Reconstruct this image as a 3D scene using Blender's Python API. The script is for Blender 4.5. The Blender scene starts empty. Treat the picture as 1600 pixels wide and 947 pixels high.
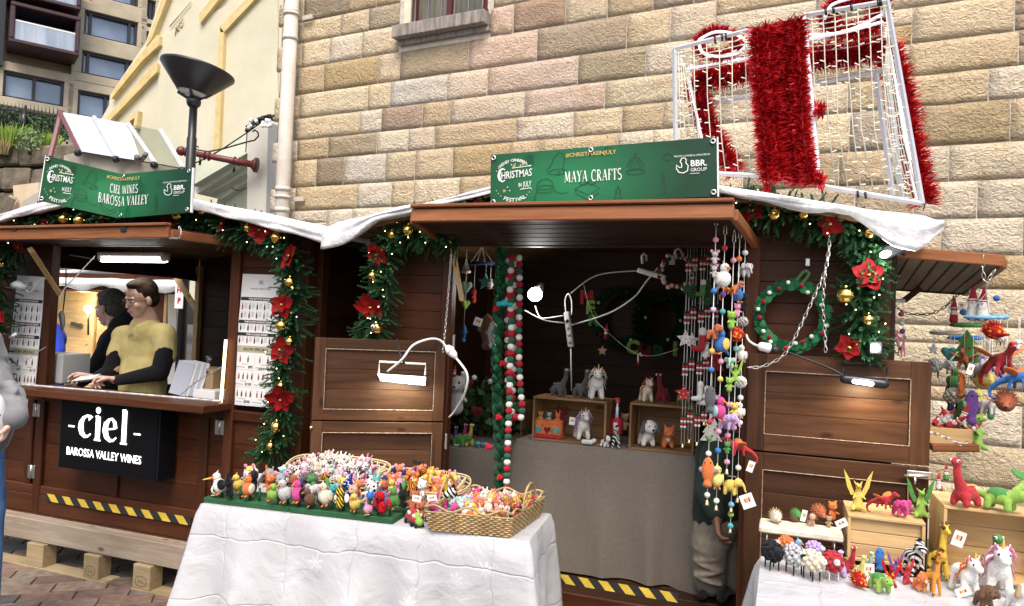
import bpy,bmesh,math,random
from mathutils import Vector,Matrix,Quaternion,noise
SC = bpy.context.scene
COL = SC.collection
R = random.Random(7)
rad = math.radians
FPX,PW,PH = 1150.0,1600,947
YAW,PITCH,ROLL = rad(20.35),rad(1.45),math.atan(0.040)
CAM = Vector((0,0,1.7))
f_h = Vector((-math.sin(YAW),math.cos(YAW),0)); r_h = Vector((math.cos(YAW),math.sin(YAW),0)); up_ = Vector((0,0,1))
FWD = f_h * math.cos(PITCH) + up_ * math.sin(PITCH)
U0 = up_ * math.cos(PITCH) - f_h * math.sin(PITCH)
RIGHT = r_h * math.cos(ROLL) + U0 * math.sin(ROLL)
UP = U0 * math.cos(ROLL) - r_h * math.sin(ROLL)
cam_d = bpy.data.cameras.new('camera'); cam = bpy.data.objects.new('camera',cam_d); COL.objects.link(cam)
cam_d.sensor_width = 36; cam_d.lens = FPX / PW * 36; cam_d.clip_start = 0.05; cam_d.clip_end = 600
cam.matrix_world = Matrix(((RIGHT.x,UP.x,-FWD.x,CAM.x),(RIGHT.y,UP.y,-FWD.y,CAM.y),(RIGHT.z,UP.z,-FWD.z,CAM.z),(0,0,0,1)))
SC.camera = cam
w = bpy.data.worlds.new('World'); SC.world = w; w.use_nodes = True
nt = w.node_tree; bg = nt.nodes['Background']
sky = nt.nodes.new('ShaderNodeTexSky'); sky.sky_type = 'NISHITA'; sky.sun_disc = False
SUN_EL,SUN_AZ = rad(56),rad(160)      # azimuth from +Y, clockwise seen from above
sky.sun_elevation = SUN_EL; sky.sun_rotation = SUN_AZ; sky.dust_density = 5; sky.air_density = 1.0; sky.ozone_density = 1.0
nt.links.new(sky.outputs[0],bg.inputs[0]); bg.inputs[1].default_value = 0.15
sd = bpy.data.lights.new('sun','SUN'); sd.energy = 1.15; sd.angle = rad(25); sd.color = (1,.96,.9)
so = bpy.data.objects.new('sun',sd); COL.objects.link(so)
sdir = Vector((math.sin(SUN_AZ) * math.cos(SUN_EL),math.cos(SUN_AZ) * math.cos(SUN_EL),math.sin(SUN_EL)))
so.rotation_euler = (-sdir).to_track_quat('-Z','Y').to_euler(); so.location = (0,-3,9)
SC.view_settings.view_transform = 'Standard'; SC.view_settings.look = 'None'
SC.view_settings.exposure = 0.88; SC.view_settings.gamma = 1
SC.render.engine = 'CYCLES'
SC.cycles.max_bounces = 6; SC.cycles.use_denoising = True; SC.cycles.sample_clamp_indirect = 4
def ray(px,py):
 return (FWD + RIGHT * ((px - PW / 2) / FPX) + UP * ((PH / 2 - py) / FPX))
def P(px,py,Y):                       # the point at depth plane Y seen at a pixel of the photograph
 d = ray(px,py); return CAM + d * (Y / d.y)
def PZ(px,py,z):
 d = ray(px,py); return CAM + d * ((z - CAM.z) / d.z)
def PN(px,py,p0,n):
 d = ray(px,py); return CAM + d * ((p0 - CAM).dot(n) / d.dot(n))
def mpp(p):                             # metres per photograph pixel at a point
 return (Vector(p) - CAM).dot(FWD) / FPX
def rotm(rx=0,ry=0,rz=0):
 return Matrix.Rotation(rz,3,'Z') @ Matrix.Rotation(ry,3,'Y') @ Matrix.Rotation(rx,3,'X')
I3 = Matrix.Identity(3)
def frame_x(d,upv=Vector((0,0,1))):  # 3x3 with x along d
 x = Vector(d).normalized(); y = upv.cross(x)
 if y.length < 1e-4: y = Vector((0,1,0)).cross(x)
 y.normalize(); z = x.cross(y)
 return Matrix((x,y,z)).transposed()
class G:
 def __init__(s): s.v = []; s.f = []; s.m = []; s.sm = []
 def add(s,vs,fs,m=0,smooth=True):
  b = len(s.v); s.v += [Vector(p) for p in vs]
  for f in fs: s.f.append([b + i for i in f]); s.m.append(m); s.sm.append(smooth)
  return s
 def box(s,c,size,rot=I3,ch=0.0,m=0):
  c = Vector(c); hx,hy,hz = [a / 2 for a in size]
  if ch <= 0:
   vs = [c + rot @ Vector((x * hx,y * hy,z * hz)) for x in (-1,1) for y in (-1,1) for z in (-1,1)]
   return s.add(vs,[(0,1,3,2),(4,6,7,5),(0,4,5,1),(2,3,7,6),(0,2,6,4),(1,5,7,3)],m,False)
  ch = min(ch,hx * .45,hy * .45,hz * .45); vs = []; idx = {}
  for x in (-1,1):
   for y in (-1,1):
    for z in (-1,1):
     for k in range(3):
      h = [hx - ch,hy - ch,hz - ch]; h[k] = (hx,hy,hz)[k]
      idx[(x,y,z,k)] = len(vs); vs.append(c + rot @ Vector((x * h[0],y * h[1],z * h[2])))
  fs = []
  for k in range(3):
   a,b = [(1,2),(2,0),(0,1)][k]
   for sg in (-1,1):
    q = []
    for (u,w_) in ((-1,-1),(1,-1),(1,1),(-1,1)):
     t = [0,0,0]; t[k] = sg; t[a] = u; t[b] = w_; q.append(idx[(t[0],t[1],t[2],k)])
    fs.append(q if sg > 0 else q[::-1])
  for k in range(3):                                   # edges along axis k
   a,b = [(1,2),(2,0),(0,1)][k]
   for u in (-1,1):
    for w_ in (-1,1):
     t0 = [0,0,0]; t0[k] = -1; t0[a] = u; t0[b] = w_; t1 = list(t0); t1[k] = 1
     q = [idx[(*t0,a)],idx[(*t1,a)],idx[(*t1,b)],idx[(*t0,b)]]
     fs.append(q if u * w_ < 0 else q[::-1])
  for x in (-1,1):
   for y in (-1,1):
    for z in (-1,1):
     q = [idx[(x,y,z,k)] for k in range(3)]
     fs.append(q if x * y * z > 0 else q[::-1])
  return s.add(vs,fs,m,False)
 def ball(s,c,r,rot=I3,n=10,m=0):
  if not hasattr(r,'__len__'): r = (r,r,r)
  c = Vector(c); rings = max(4,n * 2 // 3); vs = [c + rot @ Vector((0,0,r[2]))]
  for i in range(1,rings):
   a = math.pi * i / rings
   for j in range(n):
    b = 2 * math.pi * j / n
    vs.append(c + rot @ Vector((r[0] * math.sin(a) * math.cos(b),r[1] * math.sin(a) * math.sin(b),r[2] * math.cos(a))))
  vs.append(c + rot @ Vector((0,0,-r[2]))); L = len(vs) - 1
  fs = [(0,1 + j,1 + (j + 1) % n) for j in range(n)]
  for i in range(rings - 2):
   for j in range(n):
    a = 1 + i * n + j; b = 1 + i * n + (j + 1) % n; fs.append((a,a + n,b + n,b))
  a = 1 + (rings - 2) * n
  fs += [(a + j,L,a + (j + 1) % n) for j in range(n)]
  return s.add(vs,fs,m)
 def tube(s,pts,r,n=8,m=0,caps=True,closed=False,flat=1.0,smooth=True):
  pts = [Vector(p) for p in pts]; k = len(pts)
  if not hasattr(r,'__len__'): r = [r] * k
  vs = []; prev = None
  for i,p in enumerate(pts):
   if closed: d = pts[(i + 1) % k] - pts[i - 1]
   else: d = pts[min(i + 1,k - 1)] - pts[max(i - 1,0)]
   if d.length < 1e-9: d = Vector((0,0,1))
   d.normalize()
   if prev is None:
    a = Vector((0,0,1)) if abs(d.z) < .9 else Vector((0,1,0)); x = a.cross(d).normalized()
   else:
    x = prev - d * prev.dot(d)
    x = x.normalized() if x.length > 1e-6 else Vector((1,0,0))
   prev = x; y = d.cross(x)
   for j in range(n):
    b = 2 * math.pi * j / n; vs.append(p + x * (math.cos(b) * r[i]) + y * (math.sin(b) * r[i] * flat))
  fs = []
  for i in range(k if closed else k - 1):
   i2 = (i + 1) % k
   for j in range(n):
    j2 = (j + 1) % n; fs.append((i * n + j,i * n + j2,i2 * n + j2,i2 * n + j))
  if caps and not closed:
   fs.append(tuple(range(n))[::-1]); fs.append(tuple((k - 1) * n + j for j in range(n)))
  return s.add(vs,fs,m,smooth)
 def cap(s,a,b,ra,rb,n=8,m=0):                       # capsule: rounded tapered rod
  a = Vector(a); b = Vector(b); d = (b - a); L = d.length or 1e-6; d = d / L
  pts = []; rr = []
  for t in (-.97,-.75,-.4): pts.append(a + d * ra * t); rr.append(ra * math.sqrt(1 - t * t))
  pts.append(a); rr.append(ra); pts.append(b); rr.append(rb)
  for t in (.4,.75,.97): pts.append(b + d * rb * t); rr.append(rb * math.sqrt(1 - t * t))
  return s.tube(pts,rr,n,m)
 def disc(s,c,nrm,r,n=16,m=0):
  q = Vector(nrm).to_track_quat('Z','Y'); c = Vector(c)
  return s.add([c + q @ Vector((math.cos(2 * math.pi * i / n) * r,math.sin(2 * math.pi * i / n) * r,0)) for i in range(n)],[tuple(range(n))],m,False)
 def prism(s,poly,thick,O,ex,ey,m=0,smooth=False):   # polygon in plane (ex,ey) at O, front face shifted along ex x ey by thick
  O = Vector(O); ex = Vector(ex); ey = Vector(ey); nz = ex.cross(ey).normalized() * thick; k = len(poly)
  vs = [O + ex * p[0] + ey * p[1] for p in poly]; vs += [v + nz for v in vs]
  fs = [tuple(range(k))[::-1],tuple(range(k,2 * k))] + [(i,(i + 1) % k,(i + 1) % k + k,i + k) for i in range(k)]
  return s.add(vs,fs,m,smooth)
 def quad(s,a,b,c,d,m=0): return s.add([a,b,c,d],[(0,1,2,3)],m,False)
 def lathe(s,prof,c,axis=Vector((0,0,1)),n=16,m=0):
  q = Vector(axis).to_track_quat('Z','Y'); c = Vector(c); vs = []
  for (r,z) in prof:
   for j in range(n): vs.append(c + q @ Vector((r * math.cos(2 * math.pi * j / n),r * math.sin(2 * math.pi * j / n),z)))
  fs = []
  for i in range(len(prof) - 1):
   for j in range(n):
    j2 = (j + 1) % n; fs.append((i * n + j,i * n + j2,(i + 1) * n + j2,(i + 1) * n + j))
  return s.add(vs,fs,m)
 def xf(s,M):
  s.v = [M @ p for p in s.v]; return s
def mesh_of(g,name):
 me = bpy.data.meshes.new(name); me.from_pydata([tuple(p) for p in g.v],[],g.f)
 me.polygons.foreach_set('use_smooth',g.sm); me.polygons.foreach_set('material_index',g.m); me.update()
 return me
def remesh(g,voxel,name,smooth_it=3,dec=None):
 """union of the rounded solids in g as one continuous skin"""
 me = mesh_of(g,name); o = bpy.data.objects.new('tmp',me); COL.objects.link(o)
 m = o.modifiers.new('r','REMESH'); m.mode = 'VOXEL'; m.voxel_size = voxel; m.use_smooth_shade = True
 if smooth_it: s = o.modifiers.new('s','SMOOTH'); s.iterations = smooth_it; s.factor = .5
 if dec: d = o.modifiers.new('d','DECIMATE'); d.ratio = dec
 dg = bpy.context.evaluated_depsgraph_get(); ev = o.evaluated_get(dg)
 out = bpy.data.meshes.new_from_object(ev); out.name = name
 out.polygons.foreach_set('use_smooth',[True] * len(out.polygons))
 bpy.data.objects.remove(o); bpy.data.meshes.remove(me)
 out.materials.clear()
 return out
def thing(name,label,cat,loc=(0,0,0),group=None,rz=0,scale=1,kind=None):
 o = bpy.data.objects.new(name,None); COL.objects.link(o); o.empty_display_size = .05
 o.location = loc; o.rotation_euler = (0,0,rz); o.scale = (scale,) * 3
 if kind: o['kind'] = kind; o['label'] = label
 else: o['label'] = label; o['category'] = cat
 if group: o['group'] = group
 return o
def setmats(o,mats):
 if not isinstance(mats,(list,tuple)): mats = [mats]
 for k,mt in enumerate(mats):
  if k >= len(o.data.materials): o.data.materials.append(mt)
def WL(t):                                                  # world location of a root (roots here carry no rotation when world=True)
 p = Vector((0,0,0))
 while t: p = p + t.location; t = t.parent
 return p
def part(t,name,g,mats,label=None,kind=None,local=False):
 """one mesh object from collector g (world coordinates unless local), child of t"""
 if not local:
  lo = Vector((min(p.x for p in g.v),min(p.y for p in g.v),min(p.z for p in g.v))); hi = Vector((max(p.x for p in g.v),max(p.y for p in g.v),max(p.z for p in g.v)))
  c = (lo + hi) / 2; g.v = [p - c for p in g.v]
 me = mesh_of(g,name); o = bpy.data.objects.new(name,me); COL.objects.link(o); setmats(o,mats)
 if t: o.parent = t
 if not local: o.location = c - (WL(t) if t else Vector((0,0,0)))
 if label: o['label'] = label
 if kind: o['kind'] = kind
 return o
def single(name,g,mats,label,cat,group=None,kind=None):   # a thing that is one mesh
 o = part(None,name,g,mats);
 o['label'] = label
 if kind: o['kind'] = kind
 else: o['category'] = cat
 if group: o['group'] = group
 return o
def child_mesh(t,name,me,mat,loc=(0,0,0),rot=None,scale=None,link='OBJECT'):
 o = bpy.data.objects.new(name,me); COL.objects.link(o); o.parent = t; o.location = loc
 if rot: o.rotation_euler = rot
 if scale: o.scale = scale
 if not me.materials: me.materials.append(None)
 if mat is not None:
  o.material_slots[0].link = 'OBJECT'; o.material_slots[0].material = mat
 return o
def board(t,name,a,b,wdt,thk,mat,nrm=Vector((0,-1,0)),ch=.003,parent_label=None):
 """a plank from a to b, width across, thickness along nrm; grain runs along its own x"""
 a = Vector(a); b = Vector(b); d = b - a; L = d.length; x = d / L; n = Vector(nrm); n = (n - x * n.dot(x)).normalized(); y = n.cross(x)
 g = G().box((0,0,0),(L,wdt,thk),I3,ch); me = mesh_of(g,name); o = bpy.data.objects.new(name,me); COL.objects.link(o)
 setmats(o,mat); M = Matrix((x,y,n)).transposed().to_4x4(); o.rotation_euler = M.to_euler(); o.parent = t
 o.location = (a + b) / 2 - (WL(t) if t else Vector((0,0,0)))
 if parent_label: o['label'] = parent_label
 return o
MC = {}
def lnk(nt,a,b): nt.links.new(a,b)
def newmat(name):
 m = bpy.data.materials.new(name); m.use_nodes = True; nt = m.node_tree; return m,nt,nt.nodes['Principled BSDF']
def nd(nt,t,**k):
 n = nt.nodes.new('ShaderNode' + t)
 for a,b in k.items():
  if a.startswith('i_'): n.inputs[a[2:].replace('_',' ')].default_value = b
  else: setattr(n,a,b)
 return n
def c4(c): return (c[0],c[1],c[2],1)
def objrand(nt,coords,sc=37.0):                      # texture coordinates shifted per object
 oi = nd(nt,'ObjectInfo'); mm = nd(nt,'VectorMath',operation='SCALE'); cb = nd(nt,'CombineXYZ')
 for i in range(3): lnk(nt,oi.outputs['Random'],cb.inputs[i])
 lnk(nt,cb.outputs[0],mm.inputs[0]); mm.inputs['Scale'].default_value = sc
 ad = nd(nt,'VectorMath',operation='ADD'); lnk(nt,coords,ad.inputs[0]); lnk(nt,mm.outputs[0],ad.inputs[1])
 return ad.outputs[0],oi
def bump(nt,bs,h,strength,dist):
 b = nd(nt,'Bump'); b.inputs['Strength'].default_value = strength; b.inputs['Distance'].default_value = dist
 lnk(nt,h,b.inputs['Height']); lnk(nt,b.outputs[0],bs.inputs['Normal']); return b
def plain(name,col,rough=.6,metal=0,spec=.5,nz=0,nsc=60,bmp=0,emit=None,es=1,alpha=None,trans=0,coat=0,sheen=0):
 key = (name,tuple(col),rough)
 if key in MC: return MC[key]
 m,nt,bs = newmat(name); bs.inputs['Base Color'].default_value = c4(col); bs.inputs['Roughness'].default_value = rough
 bs.inputs['Metallic'].default_value = metal; bs.inputs['Specular IOR Level'].default_value = spec
 if coat: bs.inputs['Coat Weight'].default_value = coat
 if sheen: bs.inputs['Sheen Weight'].default_value = sheen; bs.inputs['Sheen Roughness'].default_value = .5
 if trans: bs.inputs['Transmission Weight'].default_value = trans
 if emit: bs.inputs['Emission Color'].default_value = c4(emit); bs.inputs['Emission Strength'].default_value = es
 if nz or bmp:
  tc = nd(nt,'TexCoord'); v,oi = objrand(nt,tc.outputs['Object']); n = nd(nt,'TexNoise'); n.inputs['Scale'].default_value = nsc; n.inputs['Detail'].default_value = 4; lnk(nt,v,n.inputs['Vector'])
  if nz:
   mr = nd(nt,'MapRange'); mr.inputs['From Min'].default_value = .3; mr.inputs['From Max'].default_value = .7; mr.inputs['To Min'].default_value = 1 - nz; mr.inputs['To Max'].default_value = 1 + nz
   lnk(nt,n.outputs['Fac'],mr.inputs['Value'])
   mx = nd(nt,'VectorMath',operation='SCALE'); mx.inputs[0].default_value = col[:3]; lnk(nt,mr.outputs[0],mx.inputs['Scale']); lnk(nt,mx.outputs[0],bs.inputs['Base Color'])
  if bmp: bump(nt,bs,n.outputs['Fac'],bmp,.004)
 MC[key] = m; return m
def felt(col):
 col = tuple(round(c,3) for c in col)
 key = ('felt',col)
 if key in MC: return MC[key]
 m,nt,bs = newmat('felt'); bs.inputs['Roughness'].default_value = 1; bs.inputs['Specular IOR Level'].default_value = .1
 bs.inputs['Sheen Weight'].default_value = .12; bs.inputs['Sheen Roughness'].default_value = .5
 tc = nd(nt,'TexCoord'); v,oi = objrand(nt,tc.outputs['Object'])
 n = nd(nt,'TexNoise'); n.inputs['Scale'].default_value = 260; n.inputs['Detail'].default_value = 3; lnk(nt,v,n.inputs['Vector'])
 n2 = nd(nt,'TexNoise'); n2.inputs['Scale'].default_value = 35; n2.inputs['Detail'].default_value = 3; lnk(nt,v,n2.inputs['Vector'])
 ad = nd(nt,'Math',operation='MULTIPLY_ADD'); lnk(nt,n.outputs['Fac'],ad.inputs[0]); ad.inputs[1].default_value = .5; lnk(nt,n2.outputs['Fac'],ad.inputs[2])
 mr = nd(nt,'MapRange'); mr.inputs['From Min'].default_value = .5; mr.inputs['From Max'].default_value = 1.0; mr.inputs['To Min'].default_value = .68; mr.inputs['To Max'].default_value = 1.25; lnk(nt,ad.outputs[0],mr.inputs['Value'])
 mx = nd(nt,'VectorMath',operation='SCALE'); mx.inputs[0].default_value = col; lnk(nt,mr.outputs[0],mx.inputs['Scale']); lnk(nt,mx.outputs[0],bs.inputs['Base Color'])
 bump(nt,bs,ad.outputs[0],.7,.0025)
 MC[key] = m; return m
def wood(name,c1,c2,rough=.5,gscale=1.0,knots=0,spec=.22,vary=.25,bmp=.25,scuff=0,scuffcol=(.5,.45,.38)):
 m,nt,bs = newmat(name); tc = nd(nt,'TexCoord'); v,oi = objrand(nt,tc.outputs['Object'],11)
 mp = nd(nt,'Mapping'); mp.inputs['Scale'].default_value = (1.6 * gscale,22 * gscale,22 * gscale); lnk(nt,v,mp.inputs['Vector'])
 n = nd(nt,'TexNoise'); n.inputs['Scale'].default_value = 2.2; n.inputs['Detail'].default_value = 7; n.inputs['Roughness'].default_value = .62; n.inputs['Distortion'].default_value = .6; lnk(nt,mp.outputs[0],n.inputs['Vector'])
 mp2 = nd(nt,'Mapping'); mp2.inputs['Scale'].default_value = (3 * gscale,9 * gscale,9 * gscale); lnk(nt,v,mp2.inputs['Vector'])
 n2 = nd(nt,'TexNoise'); n2.inputs['Scale'].default_value = .9; n2.inputs['Detail'].default_value = 4; lnk(nt,mp2.outputs[0],n2.inputs['Vector'])
 cr = nd(nt,'ValToRGB'); cr.color_ramp.elements[0].position = .32; cr.color_ramp.elements[0].color = c4(c1); cr.color_ramp.elements[1].position = .68; cr.color_ramp.elements[1].color = c4(c2)
 mxf = nd(nt,'Math',operation='MULTIPLY_ADD'); lnk(nt,n.outputs['Fac'],mxf.inputs[0]); mxf.inputs[1].default_value = .6
 h = nd(nt,'Math',operation='MULTIPLY'); lnk(nt,n2.outputs['Fac'],h.inputs[0]); h.inputs[1].default_value = .4; lnk(nt,h.outputs[0],mxf.inputs[2]); lnk(nt,mxf.outputs[0],cr.inputs[0])
 mr = nd(nt,'MapRange'); mr.inputs['To Min'].default_value = 1 - vary; mr.inputs['To Max'].default_value = 1 + vary; lnk(nt,oi.outputs['Random'],mr.inputs['Value'])
 mx = nd(nt,'VectorMath',operation='SCALE'); lnk(nt,cr.outputs[0],mx.inputs[0]); lnk(nt,mr.outputs[0],mx.inputs['Scale']); out = mx.outputs[0]
 if knots:
  mk = nd(nt,'Mapping'); mk.inputs['Scale'].default_value = (3.5,7,7); lnk(nt,v,mk.inputs['Vector'])
  vo = nd(nt,'TexVoronoi'); vo.inputs['Scale'].default_value = 1.3; lnk(nt,mk.outputs[0],vo.inputs['Vector'])
  kr = nd(nt,'MapRange'); kr.inputs['From Min'].default_value = .06; kr.inputs['From Max'].default_value = .16; kr.inputs['To Min'].default_value = knots; kr.inputs['To Max'].default_value = 0; lnk(nt,vo.outputs['Distance'],kr.inputs['Value'])
  mi = nd(nt,'Mix',data_type='RGBA'); lnk(nt,kr.outputs[0],mi.inputs['Factor']); lnk(nt,out,mi.inputs[6]); mi.inputs[7].default_value = (c1[0] * .4,c1[1] * .35,c1[2] * .3,1); out = mi.outputs[2]
 if scuff:
  ns = nd(nt,'TexNoise'); ns.inputs['Scale'].default_value = 16; ns.inputs['Detail'].default_value = 6; ns.inputs['Roughness'].default_value = .75; lnk(nt,v,ns.inputs['Vector'])
  sr = nd(nt,'MapRange'); sr.inputs['From Min'].default_value = .70; sr.inputs['From Max'].default_value = .76; sr.inputs['To Max'].default_value = scuff; lnk(nt,ns.outputs['Fac'],sr.inputs['Value'])
  mi = nd(nt,'Mix',data_type='RGBA'); lnk(nt,sr.outputs[0],mi.inputs['Factor']); lnk(nt,out,mi.inputs[6]); mi.inputs[7].default_value = c4(scuffcol); out = mi.outputs[2]
 lnk(nt,out,bs.inputs['Base Color']); bs.inputs['Specular IOR Level'].default_value = spec
 rr = nd(nt,'MapRange'); rr.inputs['To Min'].default_value = rough - .12; rr.inputs['To Max'].default_value = rough + .18; lnk(nt,n2.outputs['Fac'],rr.inputs['Value']); lnk(nt,rr.outputs[0],bs.inputs['Roughness'])
 bump(nt,bs,n.outputs['Fac'],bmp,.004); return m
def stone_mat():
 """rock-faced sandstone: colour differs from block to block (object colour), chisel grain, iron staining"""
 m,nt,bs = newmat('sandstone'); tc = nd(nt,'TexCoord'); v,oi = objrand(nt,tc.outputs['Object'],53)
 n1 = nd(nt,'TexNoise'); n1.inputs['Scale'].default_value = 5; n1.inputs['Detail'].default_value = 6; n1.inputs['Roughness'].default_value = .65; lnk(nt,v,n1.inputs['Vector'])
 mp = nd(nt,'Mapping'); mp.inputs['Rotation'].default_value = (0,.6,0); mp.inputs['Scale'].default_value = (13,13,30); lnk(nt,v,mp.inputs['Vector'])
 n2 = nd(nt,'TexNoise'); n2.inputs['Scale'].default_value = 1.5; n2.inputs['Detail'].default_value = 5; n2.inputs['Distortion'].default_value = 1.2; n2.inputs['Roughness'].default_value = .6; lnk(nt,mp.outputs[0],n2.inputs['Vector'])
 st = nd(nt,'Mix',data_type='RGBA'); lnk(nt,oi.outputs['Color'],st.inputs[6]); st.inputs[7].default_value = (.42,.28,.14,1)
 sr = nd(nt,'MapRange'); sr.inputs['From Min'].default_value = .54; sr.inputs['From Max'].default_value = .74; sr.inputs['To Max'].default_value = .6; lnk(nt,n1.outputs['Fac'],sr.inputs['Value']); lnk(nt,sr.outputs[0],st.inputs['Factor'])
 g = nd(nt,'MapRange'); g.inputs['From Min'].default_value = .3; g.inputs['From Max'].default_value = .7; g.inputs['To Min'].default_value = .78; g.inputs['To Max'].default_value = 1.15; lnk(nt,n2.outputs['Fac'],g.inputs['Value'])
 mx = nd(nt,'VectorMath',operation='SCALE'); ge = nd(nt,'NewGeometry'); n4 = nd(nt,'TexNoise'); n4.inputs['Scale'].default_value = .55; n4.inputs['Detail'].default_value = 3; lnk(nt,ge.outputs['Position'],n4.inputs['Vector']); r4 = nd(nt,'MapRange'); r4.inputs['From Min'].default_value = .52; r4.inputs['From Max'].default_value = .68; r4.inputs['To Max'].default_value = .45; lnk(nt,n4.outputs['Fac'],r4.inputs['Value']); m4 = nd(nt,'Mix',data_type='RGBA'); lnk(nt,r4.outputs[0],m4.inputs['Factor']); lnk(nt,st.outputs[2],m4.inputs[6]); m4.inputs[7].default_value = (.60,.43,.29,1); lnk(nt,m4.outputs[2],mx.inputs[0]); lnk(nt,g.outputs[0],mx.inputs['Scale']); lnk(nt,mx.outputs[0],bs.inputs['Base Color'])
 bs.inputs['Roughness'].default_value = .95; bs.inputs['Specular IOR Level'].default_value = .2
 n3 = nd(nt,'TexNoise'); n3.inputs['Scale'].default_value = 17; n3.inputs['Detail'].default_value = 3; n3.inputs['Distortion'].default_value = 1.6; lnk(nt,v,n3.inputs['Vector']); ad = nd(nt,'Math',operation='MULTIPLY_ADD'); lnk(nt,n3.outputs['Fac'],ad.inputs[0]); ad.inputs[1].default_value = 1.6; lnk(nt,n2.outputs['Fac'],ad.inputs[2]); bump(nt,bs,ad.outputs[0],.75,.032); return m
def noisy(name,c1,c2,scale=4,rough=.85,bmp=.3,bd=.01,detail=6,spec=.3,stretch=(1,1,1),lo=.35,hi=.65,sheen=0):
 m,nt,bs = newmat(name); tc = nd(nt,'TexCoord'); mp = nd(nt,'Mapping'); mp.inputs['Scale'].default_value = stretch; lnk(nt,tc.outputs['Object'],mp.inputs['Vector'])
 n = nd(nt,'TexNoise'); n.inputs['Scale'].default_value = scale; n.inputs['Detail'].default_value = detail; n.inputs['Roughness'].default_value = .62; lnk(nt,mp.outputs[0],n.inputs['Vector'])
 cr = nd(nt,'ValToRGB'); cr.color_ramp.elements[0].position = lo; cr.color_ramp.elements[0].color = c4(c1); cr.color_ramp.elements[1].position = hi; cr.color_ramp.elements[1].color = c4(c2)
 lnk(nt,n.outputs['Fac'],cr.inputs[0]); lnk(nt,cr.outputs[0],bs.inputs['Base Color']); bs.inputs['Roughness'].default_value = rough; bs.inputs['Specular IOR Level'].default_value = spec
 if sheen: bs.inputs['Sheen Weight'].default_value = sheen
 bump(nt,bs,n.outputs['Fac'],bmp,bd); return m
def jitter_mat(name,base,amt=.25,rough=.9,nscale=18,bmp=.4,hue=0.0,spec=.3):
 """object colour times small noise"""
 m,nt,bs = newmat(name); tc = nd(nt,'TexCoord'); v,oi = objrand(nt,tc.outputs['Object'],31)
 n = nd(nt,'TexNoise'); n.inputs['Scale'].default_value = nscale; n.inputs['Detail'].default_value = 6; lnk(nt,v,n.inputs['Vector'])
 mr = nd(nt,'MapRange'); mr.inputs['From Min'].default_value = .3; mr.inputs['From Max'].default_value = .7; mr.inputs['To Min'].default_value = 1 - amt; mr.inputs['To Max'].default_value = 1 + amt; lnk(nt,n.outputs['Fac'],mr.inputs['Value'])
 mx = nd(nt,'VectorMath',operation='SCALE'); lnk(nt,oi.outputs['Color'],mx.inputs[0]); lnk(nt,mr.outputs[0],mx.inputs['Scale']); lnk(nt,mx.outputs[0],bs.inputs['Base Color'])
 bs.inputs['Roughness'].default_value = rough; bs.inputs['Specular IOR Level'].default_value = spec; bump(nt,bs,n.outputs['Fac'],bmp,.004); return m
def emis(name,col,s):
 key = (name,tuple(col),s)
 if key in MC: return MC[key]
 m,nt,bs = newmat(name); bs.inputs['Base Color'].default_value = c4(col); bs.inputs['Emission Color'].default_value = c4(col); bs.inputs['Emission Strength'].default_value = s
 MC[key] = m; return m
def thinglass(name,col=(.75,.8,.8),a=.25,rough=.03):
 m,nt,bs = newmat(name); nt.nodes.remove(bs); out = nt.nodes['Material Output']
 tr = nd(nt,'BsdfTransparent'); tr.inputs[0].default_value = c4(col); gl = nd(nt,'BsdfGlossy'); gl.inputs['Roughness'].default_value = rough
 mx = nd(nt,'MixShader'); mx.inputs[0].default_value = a; lnk(nt,tr.outputs[0],mx.inputs[1]); lnk(nt,gl.outputs[0],mx.inputs[2]); lnk(nt,mx.outputs[0],out.inputs[0]); return m
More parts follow.
